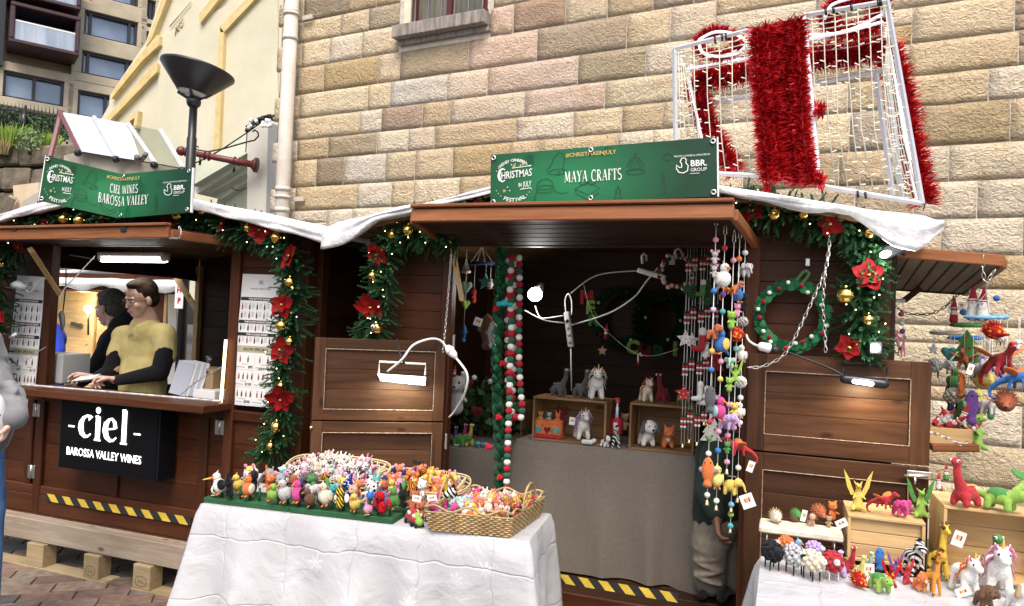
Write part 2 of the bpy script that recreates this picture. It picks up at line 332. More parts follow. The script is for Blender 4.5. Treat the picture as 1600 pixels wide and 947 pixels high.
def damask(name,col,col2):
 """white satin with a woven flower pattern"""
 m,nt,bs = newmat(name); tc = nd(nt,'TexCoord'); vo = nd(nt,'TexVoronoi'); vo.inputs['Scale'].default_value = 5.2; vo.inputs['Randomness'].default_value = .55
 n = nd(nt,'TexNoise'); n.inputs['Scale'].default_value = 22; n.inputs['Detail'].default_value = 3; lnk(nt,tc.outputs['UV'],n.inputs['Vector'])
 lnk(nt,tc.outputs['UV'],vo.inputs['Vector'])
 sub = nd(nt,'VectorMath',operation='SUBTRACT'); lnk(nt,tc.outputs['UV'],sub.inputs[0]); lnk(nt,vo.outputs['Position'],sub.inputs[1])
 sc_ = nd(nt,'VectorMath',operation='SCALE'); lnk(nt,tc.outputs['UV'],sc_.inputs[0]); sc_.inputs['Scale'].default_value = 5.2
 lnk(nt,sc_.outputs[0],vo.inputs['Vector']); vo.inputs['Scale'].default_value = 1.0; lnk(nt,sc_.outputs[0],sub.inputs[0])
 sx = nd(nt,'SeparateXYZ'); lnk(nt,sub.outputs[0],sx.inputs[0]); at = nd(nt,'Math',operation='ARCTAN2'); lnk(nt,sx.outputs[1],at.inputs[0]); lnk(nt,sx.outputs[0],at.inputs[1])
 m6 = nd(nt,'Math',operation='MULTIPLY'); lnk(nt,at.outputs[0],m6.inputs[0]); m6.inputs[1].default_value = 3.5; si = nd(nt,'Math',operation='SINE'); lnk(nt,m6.outputs[0],si.inputs[0])
 ab = nd(nt,'Math',operation='ABSOLUTE'); lnk(nt,si.outputs[0],ab.inputs[0])
 rr = nd(nt,'Math',operation='MULTIPLY_ADD'); lnk(nt,ab.outputs[0],rr.inputs[0]); rr.inputs[1].default_value = .26; rr.inputs[2].default_value = .12
 ln = nd(nt,'VectorMath',operation='LENGTH'); lnk(nt,sub.outputs[0],ln.inputs[0])
 nn = nd(nt,'Math',operation='MULTIPLY_ADD'); lnk(nt,n.outputs['Fac'],nn.inputs[0]); nn.inputs[1].default_value = .32; lnk(nt,ln.outputs['Value'],nn.inputs[2])
 df = nd(nt,'Math',operation='SUBTRACT'); lnk(nt,rr.outputs[0],df.inputs[0]); lnk(nt,nn.outputs[0],df.inputs[1])
 st = nd(nt,'MapRange'); st.inputs['From Min'].default_value = -.01; st.inputs['From Max'].default_value = .02; lnk(nt,df.outputs[0],st.inputs['Value'])
 mi = nd(nt,'Mix',data_type='RGBA'); lnk(nt,st.outputs[0],mi.inputs['Factor']); mi.inputs[6].default_value = c4(col); mi.inputs[7].default_value = c4(col2); lnk(nt,mi.outputs[2],bs.inputs['Base Color'])
 ro = nd(nt,'MapRange'); ro.inputs['To Min'].default_value = .33; ro.inputs['To Max'].default_value = .7; lnk(nt,st.outputs[0],ro.inputs['Value']); lnk(nt,ro.outputs[0],bs.inputs['Roughness'])
 bs.inputs['Sheen Weight'].default_value = .2
 w_ = nd(nt,'TexNoise'); w_.inputs['Scale'].default_value = 6; w_.inputs['Detail'].default_value = 4; w_.inputs['Distortion'].default_value = .4; lnk(nt,tc.outputs['UV'],w_.inputs['Vector'])
 wd = nd(nt,'VectorMath',operation='MULTIPLY_ADD'); lnk(nt,w_.outputs['Color'],wd.inputs[0]); wd.inputs[1].default_value = (.10,.07,0); lnk(nt,tc.outputs['UV'],wd.inputs[2]); sx2 = nd(nt,'SeparateXYZ'); lnk(nt,wd.outputs[0],sx2.inputs[0]); a0 = nd(nt,'Math',operation='MULTIPLY'); lnk(nt,w_.outputs['Fac'],a0.inputs[0]); a0.inputs[1].default_value = .75; acc = a0.outputs[0]
 for ax_,per in ((0,.31),(1,.26)):
  dv = nd(nt,'Math',operation='MULTIPLY_ADD'); lnk(nt,sx2.outputs[ax_],dv.inputs[0]); dv.inputs[1].default_value = 1 / per; dv.inputs[2].default_value = .37; pg_ = nd(nt,'Math',operation='PINGPONG'); lnk(nt,dv.outputs[0],pg_.inputs[0]); pg_.inputs[1].default_value = .5
  cm = nd(nt,'MapRange'); cm.inputs['From Max'].default_value = .022; cm.inputs['To Min'].default_value = .09; cm.inputs['To Max'].default_value = 0; lnk(nt,pg_.outputs[0],cm.inputs['Value']); a2 = nd(nt,'Math',operation='ADD'); lnk(nt,acc,a2.inputs[0]); lnk(nt,cm.outputs[0],a2.inputs[1]); acc = a2.outputs[0]
 bump(nt,bs,acc,.85,.03); return m
M_STONE = stone_mat()
M_MORTAR = noisy('mortar',(.48,.43,.35),(.64,.58,.49),12,.95,.5,.01)
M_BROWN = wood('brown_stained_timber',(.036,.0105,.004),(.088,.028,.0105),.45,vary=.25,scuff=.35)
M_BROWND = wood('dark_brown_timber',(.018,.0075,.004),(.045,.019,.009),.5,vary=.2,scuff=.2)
M_BROWNG = wood('brown_grained_panel',(.026,.0105,.005),(.098,.042,.019),.42,knots=.75,gscale=.7,vary=.22,scuff=.55)
M_EDGE = wood('orange_brown_edge_timber',(.16,.055,.02),(.32,.125,.05),.45,vary=.15)
M_PINE = wood('pine_timber',(.42,.26,.11),(.66,.46,.23),.6,knots=.8,vary=.12)
M_PINED = wood('aged_pine_crate_timber',(.16,.085,.035),(.32,.185,.085),.6,knots=.8,vary=.18)
M_RAW = wood('weathered_raw_timber',(.21,.16,.115),(.42,.345,.265),.8,gscale=.8,knots=.9,vary=.1)
M_PALLET = wood('pale_pallet_timber',(.22,.16,.085),(.40,.31,.18),.8,knots=.5,vary=.15)
M_WHITE = plain('white_paint',(.78,.78,.76),.5)
M_SNOW = noisy('white_fleece',(.55,.55,.56),(.72,.72,.72),26,1,.6,.015,sheen=.3)
M_BLACK = plain('black_metal',(.012,.012,.014),.35)
M_BLACKC = plain('black_cable',(.015,.015,.015),.5)
M_WHITEC = plain('white_cable',(.75,.75,.72),.45)
M_STEEL = plain('galvanised_steel',(.62,.60,.56),.32,1)
M_GOLD = plain('gold_bauble',(.95,.62,.16),.12,1)
M_BRASS = plain('brass_bell',(.85,.68,.32),.22,1)
M_EYE = plain('black_bead',(.008,.008,.008),.15)
M_EYEW = plain('white_eye',(.85,.85,.82),.5)
# ============================================================ SETTING
gr = single('ground',G().quad((-60,-8,0),(40,-8,0),(40,70,0),(-60,70,0)),noisy('joint_grit',(.06,.05,.045),(.12,.10,.09),30,.95),'brick paved ground in front of the stalls',None,kind='structure')
M_BRICKP = jitter_mat('paving_brick',None,.3,.8,22,.5)
PAVC = [(.15,.10,.078),(.19,.125,.095),(.13,.105,.09),(.10,.092,.086),(.21,.15,.115),(.145,.12,.10),(.17,.135,.105)]
e1 = Vector((math.cos(rad(38)),math.sin(rad(38)),0)); e2 = Vector((-e1.y,e1.x,0)); BL,BW = .29,.145
brick_me = []
for k in range(4):
 g = G().box((0,0,0),(BL - .008,BW - .007,.05),I3,.004); g.v = [p + Vector((0,0,.0025 * noise.noise(p * 9 + Vector((k * 7,0,0))))) for p in g.v]
 brick_me.append(mesh_of(g,'brick')); brick_me[-1].materials.append(M_BRICKP)
nb = 0
for j in range(-40,60):
 for i in range(-40,50):
  c = e1 * (i * BL + (j % 2) * BL * .5) + e2 * (j * BW) + Vector((-3.2,2.4,0))
  d = c - CAM; dd = d.dot(FWD)
  if dd < 1.0: continue
  px = 800 + d.dot(RIGHT) / dd * FPX; py = 473 - d.dot(UP) / dd * FPX
  if -40 < px < 400 and 820 < py < 1010 and c.y < 4.4:
   b = bpy.data.objects.new('brick',R.choice(brick_me)); COL.objects.link(b); b.parent = gr
   b.location = c + Vector((0,0,-.012 + R.uniform(-.002,.002))) - gr.location; b.rotation_euler = (R.uniform(-.01,.01),R.uniform(-.01,.01),rad(38) + R.uniform(-.012,.012))
   cc = R.choice(PAVC); f = R.uniform(.8,1.2); b.color = (cc[0] * f,cc[1] * f,cc[2] * f,1); nb += 1
WA = rad(7.2); WE = Vector((math.cos(WA),-math.sin(WA),0)); WN = Vector((-math.sin(WA),-math.cos(WA),0)); W0 = Vector((1.39,7.13,0))
def wsz(px,py):
 p = PN(px,py,W0,WN); return ((p - W0).dot(WE),p.z)
def WP(s,z,out=0): return W0 + WE * s + Vector((0,0,z)) + WN * out
wall = thing('sandstone_building','tall rough sandstone building wall behind the stalls with a barred window','stone building',WP(wsz(434,330)[0],0))
S0 = wsz(436,150)[0]; S1 = wsz(1700,500)[0]; ZT = max(wsz(1600,-30)[1],wsz(436,-30)[1]) + .5
part(wall,'mortar_wall',G().box(WP((S0 + S1) / 2,ZT / 2,-.35),(S1 - S0 - .06,.7,ZT),rotm(0,0,-WA)),M_MORTAR)
zA = wsz(1441,61)[1]; zB = wsz(1445,342)[1]; RH = (zA - zB) / 5
sl,slz = wsz(624,56); sr_,srz = wsz(767,24); sill_top = (wsz(625,47)[1] + wsz(766,22)[1]) / 2; sill_bot = (wsz(626,73)[1] + wsz(766,52)[1]) / 2
STONEC = [(.50,.40,.255),(.46,.37,.24),(.53,.44,.31),(.43,.33,.20),(.50,.43,.33),(.55,.48,.38),(.40,.30,.18),(.47,.38,.26),(.51,.43,.29)]
HINT = []
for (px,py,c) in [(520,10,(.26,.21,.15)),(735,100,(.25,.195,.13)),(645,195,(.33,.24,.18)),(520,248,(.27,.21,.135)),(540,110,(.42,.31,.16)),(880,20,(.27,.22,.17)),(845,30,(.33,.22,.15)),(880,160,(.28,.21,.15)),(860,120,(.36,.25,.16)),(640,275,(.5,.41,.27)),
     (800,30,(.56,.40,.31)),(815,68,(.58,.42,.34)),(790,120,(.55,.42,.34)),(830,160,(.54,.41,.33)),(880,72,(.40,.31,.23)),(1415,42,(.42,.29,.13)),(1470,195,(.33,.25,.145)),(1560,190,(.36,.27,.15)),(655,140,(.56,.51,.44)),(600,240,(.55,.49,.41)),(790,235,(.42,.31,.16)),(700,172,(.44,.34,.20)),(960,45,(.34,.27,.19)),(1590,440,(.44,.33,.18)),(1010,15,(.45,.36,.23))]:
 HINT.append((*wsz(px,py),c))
def stone_mesh(wd,hh,seed):
 nx = max(4,min(8,int(wd / .09))); nz = 5; vs = []; fs = []
 gap = .004
 for j in range(nz + 1):
  for i in range(nx + 1):
   u = i / nx; v = j / nz; eu = min(u,1 - u) * wd; ev = min(v,1 - v) * hh; e = min(1,min(eu,ev) / .03)
   x = (u - .5) * (wd - 2 * gap); z = (v - .5) * (hh - 2 * gap)
   nzv = noise.noise(Vector((x * 6 + seed,z * 7,seed * .37))) * .026 + noise.noise(Vector((x * 15 + seed,z * 17,3))) * .008
   if i in (0,nx): x += noise.noise(Vector((z * 8,seed,i))) * .006
   if j in (0,nz): z += noise.noise(Vector((x * 8,seed,j + 9))) * .006
   vs.append((x,-max(.0015,.002 + e * (.012 + nzv)),z))
 for j in range(nz):
  for i in range(nx):
   a = j * (nx + 1) + i; fs.append((a,a + 1,a + nx + 2,a + nx + 1))
 ring = [i for i in range(nx + 1)] + [(j) * (nx + 1) + nx for j in range(1,nz + 1)] + [nz * (nx + 1) + i for i in range(nx - 1,-1,-1)] + [j * (nx + 1) for j in range(nz - 1,0,-1)]
 b = len(vs); vs += [(vs[k][0],.03,vs[k][2]) for k in ring]; L = len(ring)
 for i in range(L): fs.append((ring[i],b + i,b + (i + 1) % L,ring[(i + 1) % L]))
 g = G().add(vs,fs,0,True); return mesh_of(g,'stone')
def visible_on_wall(s0,s1,z0,z1):
 vis = False
 for s in (s0,(s0 + s1) / 2,s1):
  for z in (z0,z1):
   d = WP(s,z) - CAM; dd = d.dot(FWD); px = 800 + d.dot(RIGHT) / dd * FPX; py = 473 - d.dot(UP) / dd * FPX
   if -60 < py < 780 and px < 1680:
    if px > 1365 or py < 420: vis = True
 return vis
RS = random.Random(21); r0 = math.floor((0 - zA) / RH)
nst = 0
RJ = {r: RS.uniform(-.035,.035) for r in range(-60,60)}
for row in range(r0,30):
 z0 = zA + row * RH + RJ[row]; z1 = zA + (row + 1) * RH + RJ[row + 1]
 if z0 > ZT - .1: break
 s = S0 - .05 + (0.05 if row % 2 else -.02); first = True
 while s < S1:
  wd = RS.choice([.36,.5,.6,.72,.84,1.0,1.15,.45]) * RS.uniform(.9,1.1)
  if first: wd = .30 if row % 2 else .45
  first = False; s0,s1 = s,s + wd; s = s1
  if z1 < 0.1 or not visible_on_wall(s0,s1,z0,z1): continue
  segs = [(s0,s1,z0,z1)]
  if wd > .55 and RS.random() < .12: zc = z0 + (z1 - z0) * RS.uniform(.4,.6); segs = [(s0,s1,z0,zc),(s0,s1,zc,z1)] if not (z1 > sill_bot and s1 > sl and s0 < sr_) else segs
  if z1 > sill_bot and s1 > sl and s0 < sr_:          # cut round the window and sill
   segs = []
   if z0 < sill_bot - .08: segs.append((s0,s1,z0,min(z1,sill_bot)))
   zz = max(z0,sill_bot)
   if s0 < sl - .07: segs.append((s0,sl,zz if segs else z0,z1))
   if s1 > sr_ + .07: segs.append((sr_,s1,zz if segs else z0,z1))
  for (a,b,c,d) in segs:
   if d - c < .06 or b - a < .05: continue
   cm,zm = (a + b) / 2,(c + d) / 2
   col = RS.choice(STONEC); f = RS.uniform(.94,1.12); col = tuple((col[i] * .8 + (.50,.41,.29)[i] * .2) * f * (1.22,1.22,1.22)[i] for i in range(3))
   if RS.random() < .13: col = tuple(x * .66 for x in col)
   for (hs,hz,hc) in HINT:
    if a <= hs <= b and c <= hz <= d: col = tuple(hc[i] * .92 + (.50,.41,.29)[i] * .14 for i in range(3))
   o = bpy.data.objects.new('stone',stone_mesh(b - a,d - c,RS.random() * 90)); COL.objects.link(o); o.data.materials.append(M_STONE)
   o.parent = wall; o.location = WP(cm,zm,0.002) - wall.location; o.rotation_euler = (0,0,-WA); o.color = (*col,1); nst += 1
print('bricks',nb,'stones',nst)
M_SILL = noisy('weathered_sill_stone',(.17,.145,.125),(.36,.32,.28),6,.9,.5,.01,stretch=(3,3,.6))
part(wall,'window_sill',G().box(WP((sl + sr_) / 2,sill_top - .075,.06),(sr_ - sl,.2,.15),rotm(0,0,-WA),.006),M_SILL)
part(wall,'sill_course',G().box(WP((sl + sr_) / 2 + .02,(sill_top - .15 + sill_bot) / 2,.015),(sr_ - sl - .03,.08,sill_top - .155 - sill_bot),rotm(0,0,-WA),.006),M_SILL)
wl = wsz(645,0)[0]; wr = wsz(762,0)[0]; wt = ZT - .02
M_CREAMP = plain('cream_paint',(.66,.63,.47),.6,nz=.06,nsc=8)
M_OXB = plain('oxblood_paint',(.085,.012,.014),.4)
part(wall,'window_reveal',G().box(WP(wl - .03,(sill_top + wt) / 2,-.02),(.10,.16,wt - sill_top),rotm(0,0,-WA)),M_CREAMP)
win = part(wall,'window',G().box(WP(wl + .07,(sill_top + wt) / 2,.015),(.07,.07,wt - sill_top),rotm(0,0,-WA)).box(WP(wr - .02,(sill_top + wt) / 2,.015),(.05,.07,wt - sill_top),rotm(0,0,-WA)).box(WP((wl + wr) / 2 + .02,sill_top + .03,.012),(wr - wl,.06,.05),rotm(0,0,-WA)).box(WP((wl + wr) / 2 + .03,(sill_top + wt) / 2,.014),(.07,.06,wt - sill_top),rotm(0,0,-WA)),M_OXB)
part(win,'pane',G().box(WP((wl + wr) / 2 + .03,(sill_top + wt) / 2,.006),(wr - wl - .05,.012,wt - sill_top - .05),rotm(0,0,-WA)),noisy('old_window_glass',(.035,.035,.025),(.16,.15,.09),3,.1,0,.01,stretch=(1,1,.3),spec=.8))
for k in range(6):
 s = wl + .10 + k * (wr - wl - .12) / 5
 part(wall,'window_bar',G().tube([WP(s,sill_top + .0,.08),WP(s,wt,.08)],.011,6),M_STEEL)
dpp = wsz(460,330)[0]; dpt = wsz(472,0)[0]; dps = (dpp + dpt) / 2
M_DRAIN = noisy('cream_drain_paint',(.50,.45,.39),(.62,.57,.50),5,.5,.1,.004)
dp = thing('drain_pipe','pale cream drain pipe running up the corner of the sandstone wall','drain pipe',WP(dps,0,.2))
pr = .5 * 22 * mpp(WP(dps,3,.2))
part(dp,'pipe',G().tube([WP(dps,0,.2),WP(dps,ZT,.2)],pr,20),M_DRAIN)
for (px,py) in ((466,29),(463,70),(460,300),(458,332)):
 z = wsz(px,py)[1]; g = G().tube([WP(dps,z - .03,.2),WP(dps,z + .03,.2)],pr * 1.08,20)
 part(dp,'collar',g,M_DRAIN)
for (px,py) in ((466,33),(460,312)):
 z = wsz(px,py)[1]; part(dp,'bracket',G().tube([WP(dps,z - .02,.2),WP(dps,z + .02,.2)],pr * 1.14,20).box(WP(dps + pr + .06,z - .01,.06),(.16,.03,.06),rotm(0,0,-WA),.003),M_DRAIN)
M_RENDER = noisy('cream_render',(.56,.53,.39),(.64,.60,.45),1.2,.9,.08,.004)
M_YTRIM = noisy('ochre_trim',(.56,.43,.19),(.68,.54,.27),5,.85,.15,.004)
YC = 12.0
cb = thing('cream_building','cream rendered building with raised ochre mouldings and gable beside the stone wall','rendered building',P(300,470,YC + .3) * 1)
cb.location.z = 0
def polyY(pxs,Y): return [P(x,y,Y) for (x,y) in pxs]
def slab(pts,thick):           # pts counter-clockwise or not, front at Y, going back
 g = G(); k = len(pts); vs = list(pts) + [p + Vector((0,thick,0)) for p in pts]
 g.add(vs,[tuple(range(k)),tuple(range(k,2 * k))[::-1]] + [(i,i + k,(i + 1) % k + k,(i + 1) % k) for i in range(k)],0,False); return g
part(cb,'wall',slab(polyY([(262,-40),(228,66),(172,148),(170,165),(150,200),(150,470),(470,470),(470,-40)],YC),.6),M_RENDER)
def trim(name,pts,Y=YC - .12,th=.12): part(cb,name,slab(polyY(pts,Y),th),M_YTRIM)
trim('moulding',[(259,-20),(268,-20),(236,62),(228,72)]); trim('moulding',[(246,54),(249,56),(249,70),(221,96),(174,154),(173,146),(219,85)])
trim('moulding',[(242,98),(246,99),(245,112),(172,188),(163,187)]); trim('moulding',[(340,-14),(352,-14),(313,36),(311,34),(311,22)])
trim('moulding',[(402,-20),(416,-20),(350,50),(345,50),(343,42)]); trim('moulding',[(343,42),(350,50),(342,238),(333,238)])
trim('moulding',[(213,173),(216,173),(213,200),(208,200),(210,184),(196,194),(192,194)])
part(cb,'pilaster',slab(polyY([(249,60),(434,-30),(434,330),(240,330)],YC - .035),.03),M_RENDER)
g = G()
nums = [[(0,.8),(.2,1),(.2,0)],[(.9,.1),(.9,.9),(.5,.9),(.5,.5),(.9,.5)],[(1.7,.9),(1.3,1),(1.25,.1),(1.6,0)],[(2.5,1),(2.1,1),(2.1,.55),(2.5,.5),(2.45,0),(2.1,.05)]]
for n_ in nums:
 pts = [P(273 + x * 4.6 + y * 1.5,56 - x * 5.6 - y * 13,YC - .045) for (x,y) in n_]; g.tube(pts,.014,5)
part(cb,'raised_date',g,plain('date_relief',(.42,.36,.25),.9))
part(cb,'incised_line',G().tube([P(265,42,YC - .04),P(298,3,YC - .04)],.012,5),plain('date_relief',(.42,.36,.25),.9))
M_SOFF = noisy('pale_green_soffit',(.50,.55,.42),(.63,.66,.53),2,.85,.1,.004)
sf = thing('stepped_cornice','pale green stepped cornice sloping down behind the left stall','cornice',P(350,440,9.4)); sf.location.z = 2.5
for k,(pts,Y) in enumerate([([(300,262),(386,208),(388,238),(300,290)],9.2),([(300,290),(388,238),(388,252),(308,303)],9.35),([(308,303),(388,252),(388,268),(322,306)],9.5),([(322,306),(388,268),(388,282),(345,312)],9.65),([(340,312),(388,280),(388,330),(335,330)],9.8)]):
 part(sf,'cornice_step',slab(polyY(pts,Y),.5),M_SOFF)
pier = thing('rendered_pier','plain grey cream pier standing between the cornice and the stone wall','pier',P(405,470,8.9)); pier.location.z = 0
b0 = P(386,470,8.9); b1 = P(417,470,8.9)
part(pier,'shaft',slab([P(387,208,8.9),P(384,480,8.9),P(412,480,8.9),P(419,190,8.9)][::-1],.8),noisy('pier_render',(.50,.48,.42),(.60,.57,.5),2,.85,.1,.004))
M_RED = plain('red_oxide_paint',(.13,.025,.022),.42,nz=.15,nsc=20)
ar = thing('banner_arm','red oxide iron arm reaching from the pier past the lamp post','iron arm',P(404,260,8.85))
A = P(400,258,8.75); B = P(283,236,8.3); d = (B - A).normalized(); mp_ = mpp(A)
part(ar,'rod',G().tube([A,A.lerp(B,.45),B],[5.5 * mp_,5 * mp_,4 * mp_],12),M_RED)
part(ar,'flange',G().lathe([(0,.02),(.11,.02),(.11,-.02),(0,-.02)],A,d,20),M_RED)
for t in (.04,.22,.28,.62,.68,.93): part(ar,'collar',G().tube([A.lerp(B,t),A.lerp(B,t + .012)],7.5 * mp_,12),M_RED)
part(ar,'finial',G().ball(B,.07,n=12),M_RED)
cv = [P(x,y,8.6) for (x,y) in [(395,206),(398,203),(403,207),(404,213),(398,219),(385,222),(350,232),(325,237),(308,234),(304,230),(307,228),(310,230)]]
part(ar,'scroll',G().tube(cv,.012,5),plain('rust_iron',(.05,.03,.028),.6))
for (x,y) in ((313,246),(366,257)): part(ar,'shackle',G().tube([P(x,y,8.6),P(x,y + 6,8.6),P(x - 1,y + 12,8.6)],.018,6),M_BLACK)
cw = single('overhead_cable',G().tube([P(x,y,8.55) for (x,y) in [(300,257),(325,246),(352,230),(388,206),(410,190),(428,180)]],.010,5).tube([P(x,y,8.6) for (x,y) in [(386,207),(384,238)]],.01,4).tube([P(x,y,8.9) for (x,y) in [(361,292),(367,297),(376,298),(386,293)]],.008,4),M_BLACKC,'thin black cables looping from the pier top to the iron arm','cable')
g = G(); RR = random.Random(4)
for k in range(9):
 pts = [P(386 + 5 * i + RR.uniform(-3,3),202 - 2.2 * i - (5 if 1 < i < 8 else 0) + RR.uniform(-5,4),8.5 + RR.uniform(-.1,.1)) for i in range(9)]; g.tube(pts,.014,5)
fb = thing('festoon_light_bundle','tangled bundle of festoon lights lying on top of the pier','string lights',P(408,200,8.6)); part(fb,'cable',g,M_BLACKC)
for k in range(14): part(fb,'bulb',G().ball(P(386 + RR.random() * 40,203 - RR.random() * 14 - k * .4,8.4),.03,n=7),M_EYEW)
AE = Vector((math.sin(rad(32.2)),math.cos(rad(32.2)),0)); AN = Vector((AE.y,-AE.x,0)); AP0 = CAM + ray(100,100) * 30
if AN.dot(CAM - AP0) < 0: AN = -AN
def asz(px,py): p = PN(px,py,AP0,AN); return ((p - AP0).dot(AE),p.z)
def AP(s,z,out=0): return AP0 + AE * s + AN * out + Vector((0,0,z - AP0.z))
ARM = Matrix((AE,AN,Vector((0,0,1)))).transposed()
ab = thing('apartment_building','grey and tan apartment block with deep window frames and balcony far behind','apartment building',AP(asz(100,100)[0],0))
M_CONC = noisy('tan_concrete',(.42,.36,.26),(.54,.47,.34),1.5,.9,.2,.01)
M_DKF = plain('dark_window_frame',(.02,.022,.028),.4)
M_SKYGL = noisy('painted_sky_glass',(.10,.15,.25),(.26,.34,.46),.35,.06,0,.01,spec=1,stretch=(1,1,.4))  # sky reflection painted into the pane colour
M_CURT = noisy('glass_with_pale_curtain',(.20,.26,.34),(.48,.54,.60),.8,.08,0,.01,spec=.8,stretch=(2,2,.2))
M_BALC = plain('maroon_metal_panel',(.055,.022,.026),.45,nz=.1,nsc=4)
def abox(s0,s1,z0,z1,o0,o1,m,name,t=ab,ch=0): return part(t,name,G().box(AP((s0 + s1) / 2,(z0 + z1) / 2,(o0 + o1) / 2),(abs(s1 - s0),abs(o1 - o0),abs(z1 - z0)),ARM,ch),m)
sa,sb = asz(-60,100)[0],asz(262,100)[0]
abox(sa,sb,0,asz(0,-60)[1] + 8,-4.4,-.4,M_CONC,'wall')
def awin(tl,br,div=(.12,.85),tr=None,curtain=False,frame=.35,t=ab):
 s0,z1 = asz(*tl); s1,z0 = asz(*br)
 z1 = (z1 + (asz(*tr)[1] if tr else z1)) / 2
 f = frame
 g = G()
 for (a,b,c,d) in ((s0 - f,s1 + f,z1,z1 + f),(s0 - f,s1 + f,z0 - f,z0),(s0 - f,s0,z0,z1),(s1,s1 + f,z0,z1)):
  g.box(AP((a + b) / 2,(c + d) / 2,-.15),(b - a,.6,d - c),ARM,.02)
 wn = part(ab,'window',g,M_CONC)
 g = G(); k = .09
 for (a,b,c,d) in ((s0,s1,z1 - k,z1),(s0,s1,z0,z0 + k),(s0,s0 + k,z0,z1),(s1 - k,s1,z0,z1)): g.box(AP((a + b) / 2,(c + d) / 2,-.1),(b - a,.2,d - c),ARM)
 for q in div: s = s0 + (s1 - s0) * q; g.box(AP(s,(z0 + z1) / 2,-.1),(.11,.18,z1 - z0),ARM)
 part(wn,'frame',g,M_DKF)
 part(wn,'pane',G().box(AP((s0 + s1) / 2,(z0 + z1) / 2,-.2),(s1 - s0,.05,z1 - z0),ARM),M_CURT if curtain else M_SKYGL)
 return wn
awin((132,15),(213,74),tr=(215,38)); awin((128,77),(209,132),tr=(212,100)); awin((122,138),(205,196),div=(.5,),tr=(205,160)); awin((160,-42),(215,13),tr=(218,-20)); awin((6,110),(98,168),div=(.5,),tr=(100,129))
for (a,b) in (((229,0),(241,34)),((228,50),(238,70)),((229,-40),(241,-12))): awin(a,b,div=(.5,),frame=.2)
def balcony(tl,br,tr):
 s0,z1 = asz(*tl); s1,z0 = asz(*br); z1 = (z1 + asz(*tr)[1]) / 2; t = .16
 g = G()
 for (a,b,c,d) in ((s0,s1,z1 - t,z1),(s0,s1,z0,z0 + t),(s0,s0 + t,z0 + t,z1 - t),(s1 - t,s1,z0 + t,z1 - t)): g.box(AP((a + b) / 2,(c + d) / 2,.55),(b - a,1.7,d - c),ARM,.04)
 bo = part(ab,'balcony',g,M_BALC)
 zr = z0 + (z1 - z0) * .55
 part(bo,'balustrade_glass',G().box(AP((s0 + s1) / 2,(z0 + t + zr) / 2,1.3),(s1 - s0 - 2 * t,.03,zr - z0 - t),ARM),M_CURT)
 part(bo,'handrail',G().box(AP((s0 + s1) / 2,zr + .02,1.3),(s1 - s0 - 2 * t,.05,.06),ARM),M_WHITE)
 part(bo,'back_window',G().box(AP((s0 + s1) / 2,(z0 + z1) / 2,-.25),(s1 - s0 - 2 * t,.05,z1 - z0 - 2 * t),ARM),M_SKYGL)
balcony((14,18),(116,102),(122,44)); balcony((14,-55),(119,33),(125,-28))
abox(asz(-60,100)[0],asz(6,60)[0],asz(0,105)[1],asz(0,-60)[1] + 4,-.4,.35,M_DKF,'dark_recess_panel')
M_CLIFF = noisy('dark_weathered_rock',(.065,.055,.04),(.22,.185,.13),1.6,.95,.8,.08,stretch=(1,1,1.6))
YK = 15.0
cl = thing('rock_cutting','weathered grey brown rock face below the planted terrace','rock face',P(20,470,YK)); cl.location.z = 0
RR = random.Random(12); rows = [(226,262),(262,300),(300,352)]
part(cl,'rock_mass',slab(polyY([(-90,236),(96,236),(96,470),(-90,470)][::-1],YK + .5),3),M_CLIFF)
for (ya,yb) in rows:
 x = -70
 while x < 90:
  wd = RR.uniform(34,66); a = P(x,yb,YK); b = P(x + wd,ya,YK); x += wd
  g = G().box((0,0,0),(b.x - a.x - .04,.9,b.z - a.z - .02),I3,.06); me = None
  g.v = [p + Vector((noise.noise(p * 3 + a) * .05,noise.noise(p * 2 + a) * .15,noise.noise(p * 3 - a) * .05)) for p in g.v]; c = (a + b) / 2; g.v = [p + c + Vector((0,.3,0)) for p in g.v]
  part(cl,'stone',g,M_CLIFF)
def leafcol(name,c1,c2,rough=.6):
 m,nt,bs = newmat(name); gm = nd(nt,'NewGeometry'); cr = nd(nt,'ValToRGB'); cr.color_ramp.elements[0].color = c4(c1); cr.color_ramp.elements[1].color = c4(c2); lnk(nt,gm.outputs['Random Per Island'],cr.inputs[0]); lnk(nt,cr.outputs[0],bs.inputs['Base Color']); bs.inputs['Roughness'].default_value = rough; bs.inputs['Specular IOR Level'].default_value = .35; return m
M_FERN = leafcol('bright_fern_leaf',(.10,.20,.02),(.30,.40,.06)); M_GREYL = leafcol('grey_green_leaf',(.10,.17,.06),(.24,.32,.15)); M_IVY = leafcol('ivy_leaf',(.018,.05,.015),(.06,.12,.04)); M_STRAW = leafcol('straw_leaf',(.30,.24,.10),(.45,.36,.2))
